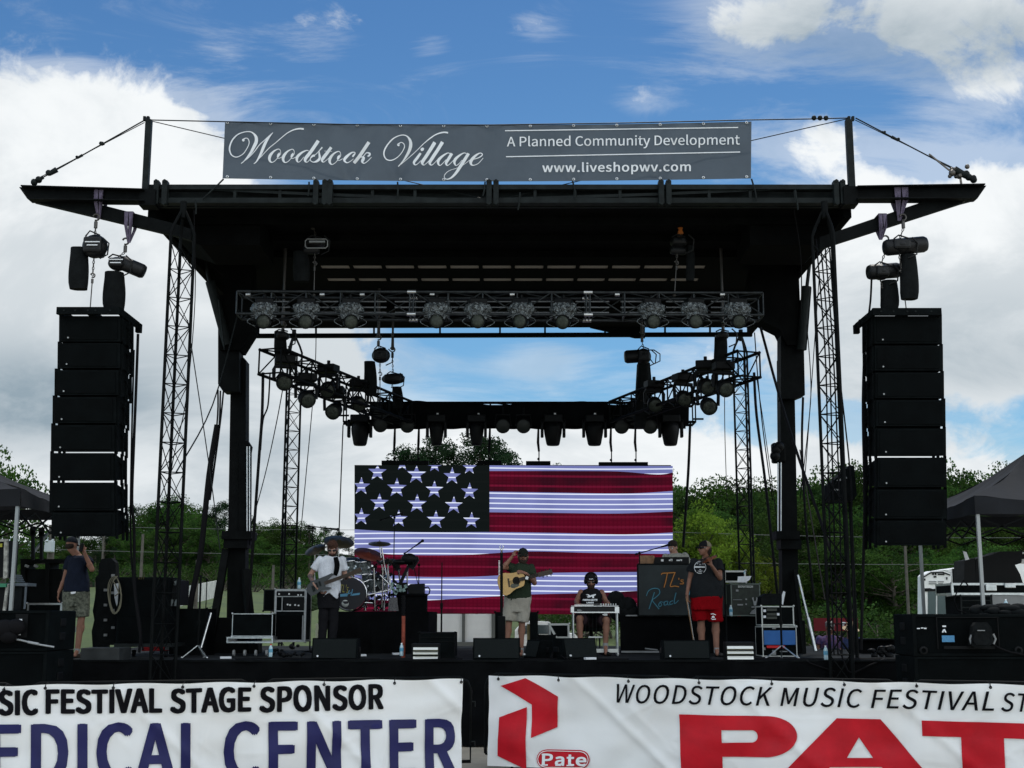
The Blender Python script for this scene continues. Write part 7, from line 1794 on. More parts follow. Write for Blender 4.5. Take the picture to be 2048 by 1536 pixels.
b = MB(); pbox(b, 1527, 1219, 1532, 1224, 20.88, .02); pbox(b, 1527, 1231, 1532, 1236, 20.88, .02); pbox(b, 1554, 1226, 1560, 1231, 20.87, .02); split_build(b, 'label_tag', PAPER, t, 0)
t = case('rack with a blue plastic front beneath the white framed rack', 1525, 1253, 1594, 1316, 20.9, .6, edge=mm('off white rim', (.60, .62, .58), .5), rim=.014, name='storage_crate', cat='crate', z0=Z0)
b = MB(); pbox(b, 1528, 1261, 1591, 1290, 20.87, .04, .008); b.build('blue_front', BLUEP, t)
b = MB(); pbox(b, 1534, 1291, 1570, 1296, 20.87, .03); b.build('red_strip', REDP, t)
b = MB(); 
for q in ((1545, 1256, 1552, 1258), (1528, 1295, 1531, 1300), (1545, 1300, 1552, 1310), (1560, 1302, 1575, 1304)): pbox(b, *q, 20.87, .03)
split_build(b, 'fitting', GREYP, t, 0)
b = MB(); px_prism(b, [(1521, 1211), (1522, 1194), (1532, 1187), (1560, 1187), (1566, 1196), (1566, 1210)], 21.0, .3); solo('gear_bag', b, BAG, 'black soft bag lying on the white framed rack', 'bag')
b = MB(); px_prism(b, [(1564, 1190), (1567, 1182), (1571, 1184), (1569, 1194), (1566, 1210), (1564, 1208)], 20.9, .02); solo('crumpled_tissue', b, PAPER, 'crumpled white tissue on the right edge of the black soft bag', 'tissue')
# between singer and steel guitar
t = case('open black case with broad white frame behind the deck right of the singer', 1098, 1247, 1139, 1277, 24.5, .5, edge=mm('off white rim', (.60, .62, .58), .5), rim=.035)
b = MB(); px_prism(b, [(1097, 1250), (1101, 1250), (1115, 1274), (1110, 1276)], 24.4, .03); b.build('open_lid', mm('off white rim', (.60, .62, .58), .5), t)
case('upright black cabinet behind the singer, right side', 1060, 1224, 1076, 1312, 20.8, .4, edge=BLK, z0=Z0)
case('upright black cabinet behind the singer, left side', 990, 1224, 1003, 1300, 21.5, .4, edge=BLK, z0=Z0)
case('black box standing behind the floor monitors right of the singer', 1076, 1270, 1112, 1300, 20.9, .4, edge=BLK, z0=Z0)
b = MB(); pbox(b, 1054, 1248, 1060, 1293, 21.0, .05); solo('striped_marker', b, mm('tan wooden slat', (.42, .34, .15), .6, var=.2), 'tan wooden slat standing behind the singer right leg', 'slat')
b = MB(); 
for k in range(8): b.tube([Vector((W(1100+random.uniform(-6, 6), 1300, 20).x, 19.7+random.uniform(-.2, .3), DZ+.02)), Vector((W(1112+random.uniform(-8, 8), 1300, 20).x, 19.7, DZ+.05+random.uniform(0, .15))), Vector((W(1135+random.uniform(-12, 10), 1300, 20).x, 19.4+random.uniform(-.2, .2), DZ+.015))], .01, 5)
solo('cable_tangle', b, RUB, 'tangle of black leads on the deck beside the turned floor monitor', 'cables')
b = MB(); 
for k in range(7): 
    x0 = random.uniform(-4.5, 4); b.tube([Vector((x0+i*.35, 19.25+.12*math.sin(i*1.3+k)+k*.05, DZ+.012)) for i in range(7)], .009, 5)
solo('deck_leads', b, RUB, 'thin black leads lying along the front edge of the deck', 'cables')
b = MB()
for x, y in ((795, 1294), (452, 1303), (524, 1303), (1290, 1297), (1180, 1314)): q = Vector((W(x, 1300, 20).x, 20+.1*(x % 3), DZ+.006)); b.box(q, (.14, .08, .008), (0, 0, random.uniform(-.5, .5)))
for i_, nb in enumerate([MB() for _ in range(4)]):
    x = (795, 452, 722, 1180)[i_]; Yq = (21.8, 19.8, 21.0, 19.4)[i_]; nb.box((W(x, 1300, Yq).x, Yq, DZ+.02), (.16, .1, .03), (0, 0, .3)); solo('paper_scrap', nb, PAPER, ('white paper scrap on the deck in front of the drum riser', 'white paper scrap on the deck beside the left column', 'white paper scrap on the deck behind the guitarist monitor', 'white tape scrap at the deck edge before the turned monitor')[i_], 'paper')
# black soft bag heap left of sign
b = MB()
for dx, dy, r in ((1232, 1200, .16), (1243, 1210, .15), (1255, 1212, .16), (1238, 1224, .17), (1262, 1224, .14), (1250, 1224, .16)): b.sph(W(dx, dy, 22.95), (r, .14, r), 12, 8)
solo('bag_heap', b, BAG, 'heap of black bags on the table between the steel player and the sign', 'bags')
# hung fill speaker by the right mast
t = thing('hung_speaker', 'black tilted speaker mounted high beside the right front mast', 'speaker', W(1690, 1000, 20.2))
b = MB(); px_prism(b, [(1660, 968), (1700, 930), (1708, 932), (1714, 990), (1706, 1002), (1662, 1000)], 20.2, .4); b.build('cabinet', CAB, t)
b = MB(); pbox(b, 1665, 978, 1680, 981, 20.18, .03); b.beam(W(1674, 962, 20.18), W(1693, 955, 20.18), .02, .03); b.build('bracket', GREYP, t)
b = MB(); p = W(1700, 1000, 20.4); b.cyl((p.x, 20.4, DZ), p, .03, n=8); b.build('pole', BLK, t)
b = MB(); 
for k, (x, y) in enumerate(((1552, 900), (1550, 912), (1558, 893))): b.sph(W(x, y, 22.6), .09, 9, 6)
solo('work_light', b, PLAS, 'small black lamp fixed to the left side of the right column', 'lamp')
# right rear wing
b = MB(); pbox(b, 1628, 1236, 1716, 1262, 26.5, .05); solo('table_cloth', b, mm('dark red cloth', (.17, .012, .02), .8, var=.2), 'dark red cloth panel behind the seated people on the right wing', 'cloth panel')
b = MB(); text_on(b, 'IP', [W(1683, 1251, 26.4), W(1692, 1251, 26.4), W(1692, 1244, 26.4), W(1683, 1244, 26.4)], bold=.04); solo('red_cloth_print', b, WTXT, 'white printed letters on the dark red cloth panel', 'print')
b = MB(); pbox(b, 1725, 1278, 1790, 1281, 22.4, .7); pbox(b, 1725, 1281, 1790, 1316, 22.5, .6); solo('low_table', b, CLOTH, 'low dark table on the right wing beside the bass cabinets', 'table')
b = MB()
for k in range(20): q = W(random.uniform(1740, 1786), random.uniform(1294, 1312), 20.6); b.sph(q, (random.uniform(.03, .08), .05, random.uniform(.02, .06)), 7, 5)
solo('gear_heap', b, PLAS, 'heap of cables and small gear on the right wing by the bass cabinets', 'gear heap')
cable([(1680, 1300, 18.9), (1690, 1330, 18.8), (1700, 1345, 18.8), (1720, 1340, 18.9), (1745, 1328, 18.9), (1770, 1318, 19.1)], .014, 'black cable looping over the deck front at the right mast')
cable([(1610, 1318, 18.95), (1620, 1326, 18.9), (1645, 1335, 18.9), (1670, 1343, 18.9)], .012, 'black cable hanging over the deck front left of the right mast')
# ------------------------------------------------------------------ people
SKIN = mm('tanned skin', (.27, .135, .09), .55, vs=9, col2=(.21, .10, .065), bump=.1, bs=60)
SKIN2 = mm('fair skin', (.40, .23, .17), .55, vs=9, col2=(.33, .18, .13), bump=.1, bs=60)
SKINT = mm('inked forearm skin', (.26, .15, .11), .55, vs=16, col2=(.06, .055, .06))
HAIR = mm('dark brown hair', (.022, .014, .010), .8, var=.5, vs=60, bump=1, bs=90)
BEARD = mm('brown beard', (.035, .020, .013), .85, var=.5, vs=60, bump=1, bs=90)
SHADES = mm('black sunglasses', (.008, .008, .009), .12, spec=.7)
def fab(name, col, **k): return mm(name, col, .92, var=k.get('var', .12), vs=k.get('vs', 5), bump=.4, bs=55, spec=.1, col2=k.get('col2'))
def capsule(b, p0, p1, r0, r1=None, n=12):
    r1 = r0 if r1 is None else r1; b.sph(p0, r0, n, 8); b.sph(p1, r1, n, 8); b.cyl(p0, p1, r0, r1, n)
def loft(b, rings, n=20):
    """closed body of elliptical rings (centre, rx, ry, right vector)"""
    P = []
    for c, rx, ry, xr in rings:
        c = Vector(c); xr = Vector(xr).normalized(); yr = Vector((-xr.y, xr.x, 0)).normalized()
        for j in range(n):
            a = 2*PI*j/n; ca, sa = math.cos(a), math.sin(a); P.append(c+xr*rx*math.copysign(abs(ca)**.85, ca)+yr*ry*math.copysign(abs(sa)**.85, sa))
    k = len(rings); b.add(P, [(i*n+j, i*n+(j+1) % n, (i+1)*n+(j+1) % n, (i+1)*n+j) for i in range(k-1) for j in range(n)]+[tuple(range(n))[::-1], tuple(range((k-1)*n, k*n))])
def melt(b, name, mtl, parent, vox=.010, smooth=3, fold=0.0, fs=9.0, seed=0):
    """fuse overlapping closed shapes into one continuous skin"""
    me = bpy.data.meshes.new('m'); me.from_pydata([tuple(v) for v in b.v], [], b.f); ob = bpy.data.objects.new('m', me); COL.objects.link(ob)
    m = ob.modifiers.new('r', 'REMESH'); m.mode = 'VOXEL'; m.voxel_size = vox; m.use_smooth_shade = True
    s = ob.modifiers.new('s', 'SMOOTH'); s.iterations = smooth; s.factor = .5
    dg = bpy.context.evaluated_depsgraph_get(); dg.update(); res = bpy.data.meshes.new_from_object(ob.evaluated_get(dg))
    bpy.data.objects.remove(ob); bpy.data.meshes.remove(me); o = wpos(parent)
    for v in res.vertices:
        c = v.co.copy()
        if fold:
            q = Vector((c.x*fs, c.y*fs, c.z*fs*.55+seed)); c += v.normal*fold*(noise.noise(q)+.6*noise.noise(q*2.3))
        v.co = c-o
    res.materials.clear(); res.materials.append(mtl); res.polygons.foreach_set('use_smooth', [True]*len(res.polygons)); res.update()
    res.name = name; x = bpy.data.objects.new(name, res); COL.objects.link(x); x.parent = parent; WP[x.name] = o; return x
def hand(b, wrist, d, palm_n, thumb_side, curl=.5, s=1.0):
    """palm, four jointed fingers and a thumb; d = direction of the hand, palm_n = way the palm faces"""
    d = Vector(d).normalized(); nrm = (Vector(palm_n)-d*Vector(palm_n).dot(d)).normalized(); side = d.cross(nrm).normalized()*thumb_side
    w = Vector(wrist); 
    for k in (-1.2, -.4, .4, 1.2): capsule(b, w+side*k*.014*s+d*.015, w+side*k*.021*s+d*.085*s, .015*s, .0125*s, 8)
    for i, (o, l) in enumerate(((1.45, .068), (.48, .076), (-.48, .070), (-1.4, .055))):
        p = w+side*o*.021*s+d*.088*s; a = 0
        for j, f in enumerate((.45, .30, .25)):
            a += curl*(.55+.25*j)*(1+.10*i); q = p+(d*math.cos(a)+nrm*math.sin(a)+side*o*.05)*l*s*f*1.15
            capsule(b, p, q, (.0098-.0008*j)*s, (.0092-.001*j)*s, 8); p = q
    p = w+side*.026*s+d*.025*s; q = p+(side*.75+d*.6+nrm*.3*curl).normalized()*.035*s; r = q+(side*.15+d*.85+nrm*.6*curl).normalized()*.035*s
    capsule(b, p, q, .013*s, .011*s, 8); capsule(b, q, r, .011*s, .008*s, 8)
def headgeo(b, c, f, u, neck, s=1.0):
    c = Vector(c); f = Vector(f).normalized(); u = (Vector(u)-f*Vector(u).dot(f)).normalized(); r = f.cross(u).normalized()
    Rm = Matrix((r, f, u)).transposed()
    b.sph(c+u*.018*s-f*.012*s, (.076*s, .096*s, .095*s), 18, 12, Rm)
    b.sph(c-u*.035*s+f*.018*s, (.062*s, .072*s, .078*s), 16, 10, Rm)
    b.sph(c-u*.088*s+f*.052*s, (.032*s, .028*s, .026*s), 12, 8, Rm)
    capsule(b, c+f*.085*s+u*.005*s, c+f*.108*s-u*.028*s, .009*s, .014*s, 8)
    b.sph(c+f*.074*s+u*.022*s, (.058*s, .016*s, .012*s), 12, 8, Rm)
    for k in (-1, 1): b.sph(c+r*k*.078*s-f*.008*s-u*.012*s, (.012*s, .022*s, .034*s), 10, 8, Rm)
    capsule(b, c-u*.05*s-f*.025*s, neck, .055*s, .060*s, 14); return r, f, u
def face(t, body, c, f, u, r, s=1.0, shades=False, beard=None):
    c = Vector(c)
    if shades:
        b = MB()
        for k in (-1, 1): b.sph(c+f*.082*s+r*k*.034*s+u*.006*s, (.030*s, .012*s, .021*s), 12, 8, Matrix((r, f, u)).transposed()); b.beam(c+f*.075*s+r*k*.06*s+u*.012*s, c+r*k*.082*s+u*.008*s-f*.005*s, .006, .012)
        b.beam(c+f*.094*s-r*.02*s+u*.01*s, c+f*.094*s+r*.02*s+u*.01*s, .006, .006); b.build('sunglasses', SHADES, t)
    else:
        for k in (-1, 1):
            b = MB(); q = c+f*.083*s+r*k*.031*s+u*.004*s; b.sph(q, .012*s, 8, 6); e = b.build('eye', WHITEP, t)
            b = MB(); b.sph(q+f*.008*s-u*.003, .0065*s, 7, 5); b.build('pupil', SHADES, e)
        b = MB()
        for k in (-1, 1): b.beam(c+f*.091*s+r*k*.014*s+u*.025*s, c+f*.082*s+r*k*.05*s+u*.024*s, .008, .007)
        b.build('eyebrow', HAIR, t)
    b = MB(); b.sph(c+f*.089*s-u*.056*s, (.022*s, .007*s, .005*s), 10, 6, Matrix((r, f, u)).transposed()); b.build('mouth', mm('lip', (.22, .07, .06), .5), t)
    if beard:
        b = MB(); Rm = Matrix((r, f, u)).transposed()
        b.sph(c-u*.085*s+f*.040*s, (.060*s, .055*s, (.045+.03*beard)*s), 14, 10, Rm); b.sph(c-u*.042*s+f*.085*s, (.030*s, .012*s, .010*s), 10, 6, Rm)
        for k in (-1, 1): b.sph(c-u*.05*s+r*k*.058*s+f*.015*s, (.018*s, .035*s, .045*s), 10, 8, Rm)
        melt(b, 'beard', BEARD, t, .008, 2, .004, 60)
def cap(t, c, f, u, r, mtl, back=False, mtl2=None, s=1.0, name='cap', brim=True):
    c = Vector(c); b = MB(); Rm = Matrix((r, f, u)).transposed(); n = 20; P = []
    for i in range(8):
        a = PI/2*i/7
        for j in range(n):
            q = 2*PI*j/n; P.append(c+u*.030*s-f*.012*s+Rm@Vector((.088*s*math.cos(a)*math.cos(q), .106*s*math.cos(a)*math.sin(q), .098*s*math.sin(a))))
    for i in range(7):
        for j in range(n):
            b.mi = 1 if (mtl2 and math.sin(2*PI*(j+.5)/n) < .15) else 0
            b.add([P[i*n+j], P[i*n+(j+1) % n], P[(i+1)*n+(j+1) % n], P[(i+1)*n+j]], [(0, 1, 2, 3)], True)
    b.mi = 0; b.sph(c+u*.128*s-f*.012*s, .008, 6, 4)
    cp = b.build(name, [mtl, mtl2 or mtl], t)
    if brim:
        b = MB(); k = -1 if back else 1; P = []; m_ = 10
        for i in range(m_+1):
            x = -.075+.15*i/m_; l = .07*math.sqrt(max(0, 1-(x/.078)**2)); e0 = .098*math.sqrt(max(0, 1-(x/.09)**2))
            for yy in (e0*.9, e0+l):
                for dz in (0, -.006): P.append(c+u*(.032-(.018 if yy > e0 else 0)-(x*x)*2.2+dz)*s+r*x*s+f*(k*yy-.012)*s)
        b.add(P, [(4*i, 4*i+2, 4*i+6, 4*i+4) for i in range(m_)]+[(4*i+1, 4*i+5, 4*i+7, 4*i+3) for i in range(m_)]+[(4*i+2, 4*i+3, 4*i+7, 4*i+6) for i in range(m_)], True); b.build('brim', mtl, cp)
    return cp
def shoe(b, ankle, toe_dir, z):
    a = Vector((ankle[0], ankle[1], z)); d = Vector((toe_dir[0], toe_dir[1], 0)).normalized()
    b.sph(a+Vector((0, 0, .045)), (.045, .045, .055), 12, 8); capsule(b, a+d*-.03+Vector((0, 0, .035)), a+d*.12+Vector((0, 0, .032)), .036, .034, 12); b.sph(a+d*.16+Vector((0, 0, .028)), (.045, .045, .028), 12, 8)
def person(label, Y, J, fdir, updir=(0, 0, 1), build=1.0, shirt=None, shorts=None, shoes=None, long=False, sleeve=.55, skin=None, head_s=1.0,
           hands=None, depth=1.0, ground=DZ, hem=None, sitting=False, tail=0.0, arm_skin=None, legbare=True, toes=((-.3, -1), (.3, -1))):
    """J: joints as photo pixels with depth offset: head neck shl shr ell elr wrl wrr hpl hpr knl knr anl anr"""
    P = {k: W(v[0], v[1], Y+(v[2] if len(v) > 2 else 0)) for k, v in J.items()}
    for k in ('anl', 'anr'): P[k].z = max(ground+.085, min(P[k].z, ground+.10) if not sitting else P[k].z)
    t = thing('person', label, 'person', ((P['anl'].x+P['anr'].x)/2, Y, ground)); skin = skin or SKIN; B = build
    xr = (P['shr']-P['shl']); xr.z = 0; xr.normalize(); yr = Vector((-xr.y, xr.x, 0))
    mid_s = (P['shl']+P['shr'])/2; mid_h = (P['hpl']+P['hpr'])/2; sw = (P['shr']-P['shl']).length/2; hw = (P['hpr']-P['hpl']).length/2+.09*B
    b = MB()
    r, f, u = headgeo(b, P['head'], fdir, updir, mid_s+Vector((0, .02, .03)), head_s)
    def torso(bb, k, inc=0.0, z_low=None):
        lo = mid_h if z_low is None else Vector((mid_h.x, mid_h.y, z_low))
        loft(bb, [(mid_s+Vector((0, .01, .055)), .07+k, .06+k, xr), (mid_s+Vector((0, 0, .02)), sw*.78+k, .085*B+k, xr), (mid_s+Vector((0, 0, -.05)), sw*1.02+k, .105*B+k, xr), (mid_s.lerp(mid_h, .32), sw*.98+k, .125*B+k, xr),
                  (mid_s.lerp(mid_h, .66), max(hw*.95, sw*.82)+k+inc*.5, .125*B+k+inc, xr), (mid_h+Vector((0, 0, .02)), hw+k+inc*.4, .125*B+k+inc*.6, xr), (lo+Vector((0, 0, -.06 if z_low is None else 0)), hw*.96+k+inc*.3, .12*B+k+inc*.4, xr)])
    torso(b, 0)
    limb = .9+.1*B
    for s_ in 'lr':
        capsule(b, P['sh'+s_]+Vector((0, 0, -.01)), P['el'+s_], .052*limb*B**.5, .040*limb, 12); capsule(b, P['el'+s_], P['wr'+s_], .041*limb, .027*limb, 12)
        m = P['el'+s_].lerp(P['wr'+s_], .28); b.sph(m, .043*limb, 10, 8)
        capsule(b, P['hp'+s_], P['kn'+s_], .088*B**.6, .056*limb, 12); capsule(b, P['kn'+s_], P['an'+s_], .054*limb*B**.5, .038*B**.5, 12)
        m = P['kn'+s_].lerp(P['an'+s_], .30)+Vector((0, .015, 0)); b.sph(m, (.060*limb*B**.4, .062*limb*B**.4, .11), 12, 8)
        capsule(b, P['an'+s_], Vector((P['an'+s_].x, P['an'+s_].y-.1, ground+.04)), .036, .03, 8)
        if hands and s_ in hands: h = hands[s_]; hand(b, P['wr'+s_], h[0], h[1], h[2], h[3])
    bo = melt(b, 'body', skin, t, .0095, 2)
    if shirt:
        b = MB(); torso(b, .016, tail, z_low=P['hem'].z if 'hem' in P else None)
        for s_ in 'lr':
            if sleeve: e = P['sh'+s_].lerp(P['el'+s_], sleeve); capsule(b, P['sh'+s_]+Vector((0, 0, -.012)), P['sh'+s_].lerp(e, .5), .068*B**.5, .070*B**.5, 14); b.cyl(P['sh'+s_].lerp(e, .4), e, .069*B**.5, .071*B**.5, 14)
        b2 = MB(); melt(b, 'shirt', shirt, t, .011, 2, .019, 9, seed=P['head'].x)
    if shorts:
        b = MB(); loft(b, [(mid_h+Vector((0, 0, .02)), hw+.0, .125*B+.0, xr), (mid_h, hw+.006, .13*B+.018, xr), (mid_h+Vector((0, 0, -.10)), hw+.015, .13*B+.004, xr), (mid_h+Vector((0, 0, -.21)), hw+.012, .125*B, xr)] if not sitting else [(mid_h+Vector((0, 0, .02)), hw, .125*B, xr), (mid_h+Vector((0, 0, -.10)), hw+.01, .13*B, xr)])
        for s_ in 'lr':
            e = P['kn'+s_] if not long else P['an'+s_]+Vector((0, 0, .02)); a = P['hp'+s_]
            if long: capsule(b, a, P['kn'+s_], .105*B**.6, .075, 14); b.cyl(P['kn'+s_], e, .072, .060, 14); b.sph(P['kn'+s_], .073, 12, 8)
            else:
                e = a.lerp(P['kn'+s_], 1.0 if hem is None else hem); b.sph(a, .118*B**.6, 14, 8); b.cyl(a, e, .118*B**.6, .098*B**.5+.012, 18)
        melt(b, 'trousers' if long else 'shorts', shorts, t, .011, 3 if long else 8, .016, 9, seed=P['head'].x+5)
    for i, s_ in enumerate('lr'):
        b = MB(); shoe(b, P['an'+s_], toes[i], ground+.003); melt(b, 'shoe', shoes or PLAS, t, .009, 2)
        if not long and legbare: b = MB(); b.cyl(Vector((P['an'+s_].x, P['an'+s_].y, ground+.05)), P['an'+s_]+Vector((0, 0, .04)), .042, .043, 12); b.build('sock', GREYP, t)
    return t, P, (r, f, u), bo

# -- guitarist in white
YG = 20.9
tg, P, (r, f, u), bo = person('man in white T-shirt and black trousers looking down at his electric guitar', YG,
    dict(head=(665, 1097, -.04), shl=(640, 1119), shr=(684, 1119), ell=(620, 1151, .03), elr=(691, 1155, .02), wrl=(627, 1166, -.22), wrr=(693, 1152, -.25), hpl=(648, 1190), hpr=(668, 1190), knl=(647, 1240), knr=(667, 1242), anl=(643, 1298), anr=(664, 1296), hem=(656, 1182)),
    (.05, -1, -.55), (0, -.4, 1), .92, fab('white cotton shirt', (.66, .69, .74)), fab('black trousers', (.010, .010, .012)), mm('white trainer', (.6, .6, .6), .6), long=True, skin=SKIN2, sleeve=.62,
    hands={'l': ((.75, -.15, -.65), (0, .6, -.6), 1, .7), 'r': ((.6, -.3, .3), (-.3, .5, -.4), -1, 1.1)})
face(tg, bo, P['head'], f, u, r, beard=.25, shades=True)
b = MB(); Rm = Matrix((r, f, u)).transposed(); b.sph(P['head']+u*.05-f*.015, (.084, .105, .080), 16, 10, Rm); b.sph(P['head']+u*.095+f*.045, (.05, .05, .035), 12, 8, Rm); b.sph(P['head']-f*.055+u*.0, (.075, .06, .085), 12, 8, Rm); melt(b, 'hair', mm('reddish brown hair', (.07, .03, .018), .8, var=.5, vs=60, bump=1, bs=90), tg, .008, 2, .012, 45)
b = MB(); px_prism(b, [(643, 1199), (647, 1193), (661, 1178), (672, 1176), (676, 1194), (673, 1198), (668, 1194), (655, 1182)], YG-.15, .05); b.prism([W(x, y, YG-.12) for x, y in ((643, 1166), (676, 1166), (677, 1185), (674, 1198), (660, 1188), (645, 1178))], (0, .06, 0)); melt(b, 'shirt_tail', fab('white cotton shirt', (.66, .69, .74)), tg, .010, 3, .008, 12)
for k in (P['ell'].lerp(P['wrl'], .25), ): pass
for a_, w_ in (('ell', 'wrl'), ('elr', 'wrr')):
    b = MB(); b.cyl(P[a_].lerp(P[w_], .1), P[a_].lerp(P[w_], .92), .0445, .0295, 14, caps=False); b.build('forearm_tattoo', SKINT, tg)
t = thing('electric_guitar', 'dark grey electric guitar held by the man in white', 'guitar', W(650, 1165, YG-.25))
Z7 = lambda x, y: (600+x/5.906, 1040+y/5.906)
YE = YG-.24; b = MB(); px_prism(b, [Z7(*q) for q in [(95, 862), (72, 830), (88, 770), (140, 722), (200, 700), (300, 662), (375, 628), (402, 640), (345, 690), (305, 730), (300, 762), (300, 788), (362, 795), (372, 806), (330, 826), (250, 830), (185, 880), (130, 898)]], YE, .045)
b.build('body', mm('charcoal guitar lacquer', (.035, .038, .042), .3, coat=.3), t)
b = MB(); a, e = W(*Z7(290, 748), YE-.01), W(*Z7(612, 632), YE-.06); b.beam(a, e, .055, .022, up=(0, -1, 0)); b.beam(e, e+(e-a).normalized()*.16+Vector((0, 0, .01)), .07, .016, up=(0, -1, 0)); nk = b.build('neck', mm('dark rosewood', (.05, .035, .025), .5), t)
b = MB()
for k in range(14): q = a.lerp(e, .05+.065*k); x_, y_, d_ = frame_of(e-a, Vector((0, -1, 0))); b.beam(q-x_*.027+Vector((0, -.012, 0)), q+x_*.027+Vector((0, -.012, 0)), .002, .002)
b.build('frets', STEEL, nk)
b = MB(); 
for q in ((200, 770), (235, 752)): c = W(*Z7(*q), YE-.008); b.box(c, (.03, .012, .075), (0, R(-20), 0))
b.box(W(*Z7(160, 810), YE-.01), (.04, .014, .09), (0, R(-20), 0)); split_build(b, 'pickup', STEEL, t, 0)
b = MB(); V2, F2 = ribbon([(671, 1114, 9), (674, 1128, 10.5), (673, 1140, 10), (670, 1151, 8)], 5)
P3 = [W(x, y, YG-.165-.02*math.sin((y-1114)/37*3)) for x, y in V2]; b.add(P3, F2); b.add([p+Vector((0, .006, 0)) for p in P3], F2); solo('guitar_strap', b, CLOTH, 'black strap over the shoulder of the man in white', 'strap')

# -- singer
YA = 20.7
ts, P, (r, f, u), bo = person('bearded man in dark green shirt and beige shorts with hand at his ear', YA,
    dict(head=(1046, 1112), shl=(1024, 1133), shr=(1062, 1135), ell=(1007, 1135, -.10), elr=(1069, 1166, -.05), wrl=(1024, 1114, -.12), wrr=(1052, 1147, -.28), hpl=(1022, 1197), hpr=(1048, 1197), knl=(1018, 1242), knr=(1044, 1244), anl=(1013, 1300), anr=(1042, 1300), hem=(1036, 1200)),
    (.0, -1, -.06), (0, 0, 1), .98, fab('dark green shirt', (.024, .036, .022)), fab('beige shorts', (.34, .32, .27)), mm('grey trainer', (.2, .19, .17), .7, var=.3, vs=25), sleeve=.5,
    hands={'l': ((.45, -.1, .9), (.6, .2, 0), -1, .9), 'r': ((-.9, -.3, .35), (0, .5, -.8), -1, .7)}, toes=((-.4, -1), (.45, -1)))
face(ts, bo, P['head'], f, u, r, shades=True, beard=.25)
cap(ts, P['head'], f, u, r, fab('dark olive cap', (.014, .017, .014)))
b = MB(); b.tube([P['head']+Vector((-.10*math.cos(a), -.10*math.sin(a)*.9, -.165-.02*math.sin(a))) for a in [R(q) for q in range(-30, 211, 20)]], .010, 6); b.build('neck_chain', mm('pale cord', (.4, .3, .22), .5), ts)
t = thing('acoustic_guitar', 'honey coloured acoustic guitar held across the singer', 'guitar', W(1025, 1165, YA-.25))
Z8 = lambda x, y: (960+x/6.4, 1080+y/6.4); YB = YA-.30
out8 = [(226, 560), (222, 520), (228, 475), (256, 432), (320, 420), (380, 425), (430, 420), (480, 406), (520, 402), (552, 420), (572, 455), (576, 500), (574, 545), (562, 585), (520, 607), (470, 622), (430, 648), (385, 692), (340, 712), (305, 708), (270, 680), (245, 625)]
WOODG = mm('honey spruce top', (.56, .35, .12), .35, var=.10, vs=7, coat=.2); WOODS = mm('warm mahogany side', (.42, .26, .09), .4)
b = MB(); px_prism(b, [Z8(*q) for q in out8], YB+.004, .10); gb = b.build('body', WOODS, t)
b = MB(); px_prism(b, [Z8(400+(x-400)*.975, 560+(y-560)*.975) for x, y in out8], YB-.003, .006); b.build('top', WOODG, gb)
b = MB(); b.lathe(W(*Z8(467, 520), YB-.004), [(0, 0), (.050, 0)], 26, (0, -1, 0)); b.lathe(W(*Z8(467, 520), YB-.004), [(.050, 0), (.052, .002), (.060, .002), (.061, 0)], 26, (0, -1, 0)); b.build('sound_hole', mm('dark sound hole', (.010, .008, .006), .8), t)
b = MB(); px_prism(b, [Z8(*q) for q in [(392, 575), (410, 558), (440, 556), (480, 562), (500, 560), (505, 580), (480, 600), (440, 615), (405, 612), (390, 598)]], YB-.006, .004); b.build('pick_guard', mm('mottled pick guard', (.07, .075, .055), .25, var=.4, vs=30), t)
b = MB(); px_prism(b, [Z8(*q) for q in [(352, 492), (370, 490), (386, 600), (368, 604)]], YB-.012, .009); b.build('bridge', mm('dark rosewood', (.05, .035, .025), .5), t)
b = MB(); a, e = W(*Z8(500, 508), YB-.012), W(*Z8(745, 447), YB-.02); b.beam(a, e, .055, .02, up=(0, -1, 0)); e2 = W(*Z8(925, 405), YB-.02); b.beam(e, e2, .075, .016, up=(0, -1, 0)); nk = b.build('neck', mm('dark rosewood', (.05, .035, .025), .5), t)
b = MB(); x_, y_, d_ = frame_of(e2-e, Vector((0, -1, 0)))
for k in range(3):
    for s_ in (-1, 1): q = e.lerp(e2, .3+.28*k)+x_*s_*.048; b.sph(q, .011, 7, 5); b.cyl(e.lerp(e2, .3+.28*k), q, .004, n=5)
for k in range(16): q = a.lerp(e, .04+.06*k); b.beam(q-x_*.026+Vector((0, -.012, 0)), q+x_*.026+Vector((0, -.012, 0)), .0018, .0018)
for k in range(6): o_ = x_*(k-2.5)*.0085+Vector((0, -.014, 0)); b.cyl(W(*Z8(370, 545), YB)+o_, e+o_, .0012, n=4, caps=False)
b.build('hardware', STEEL, nk)
b = MB(); q = W(*Z8(600, 487), YB-.03); b.box(q, (.045, .03, .05), (0, R(15), 0), bev=.008); b.build('capo', WHITEP, t)

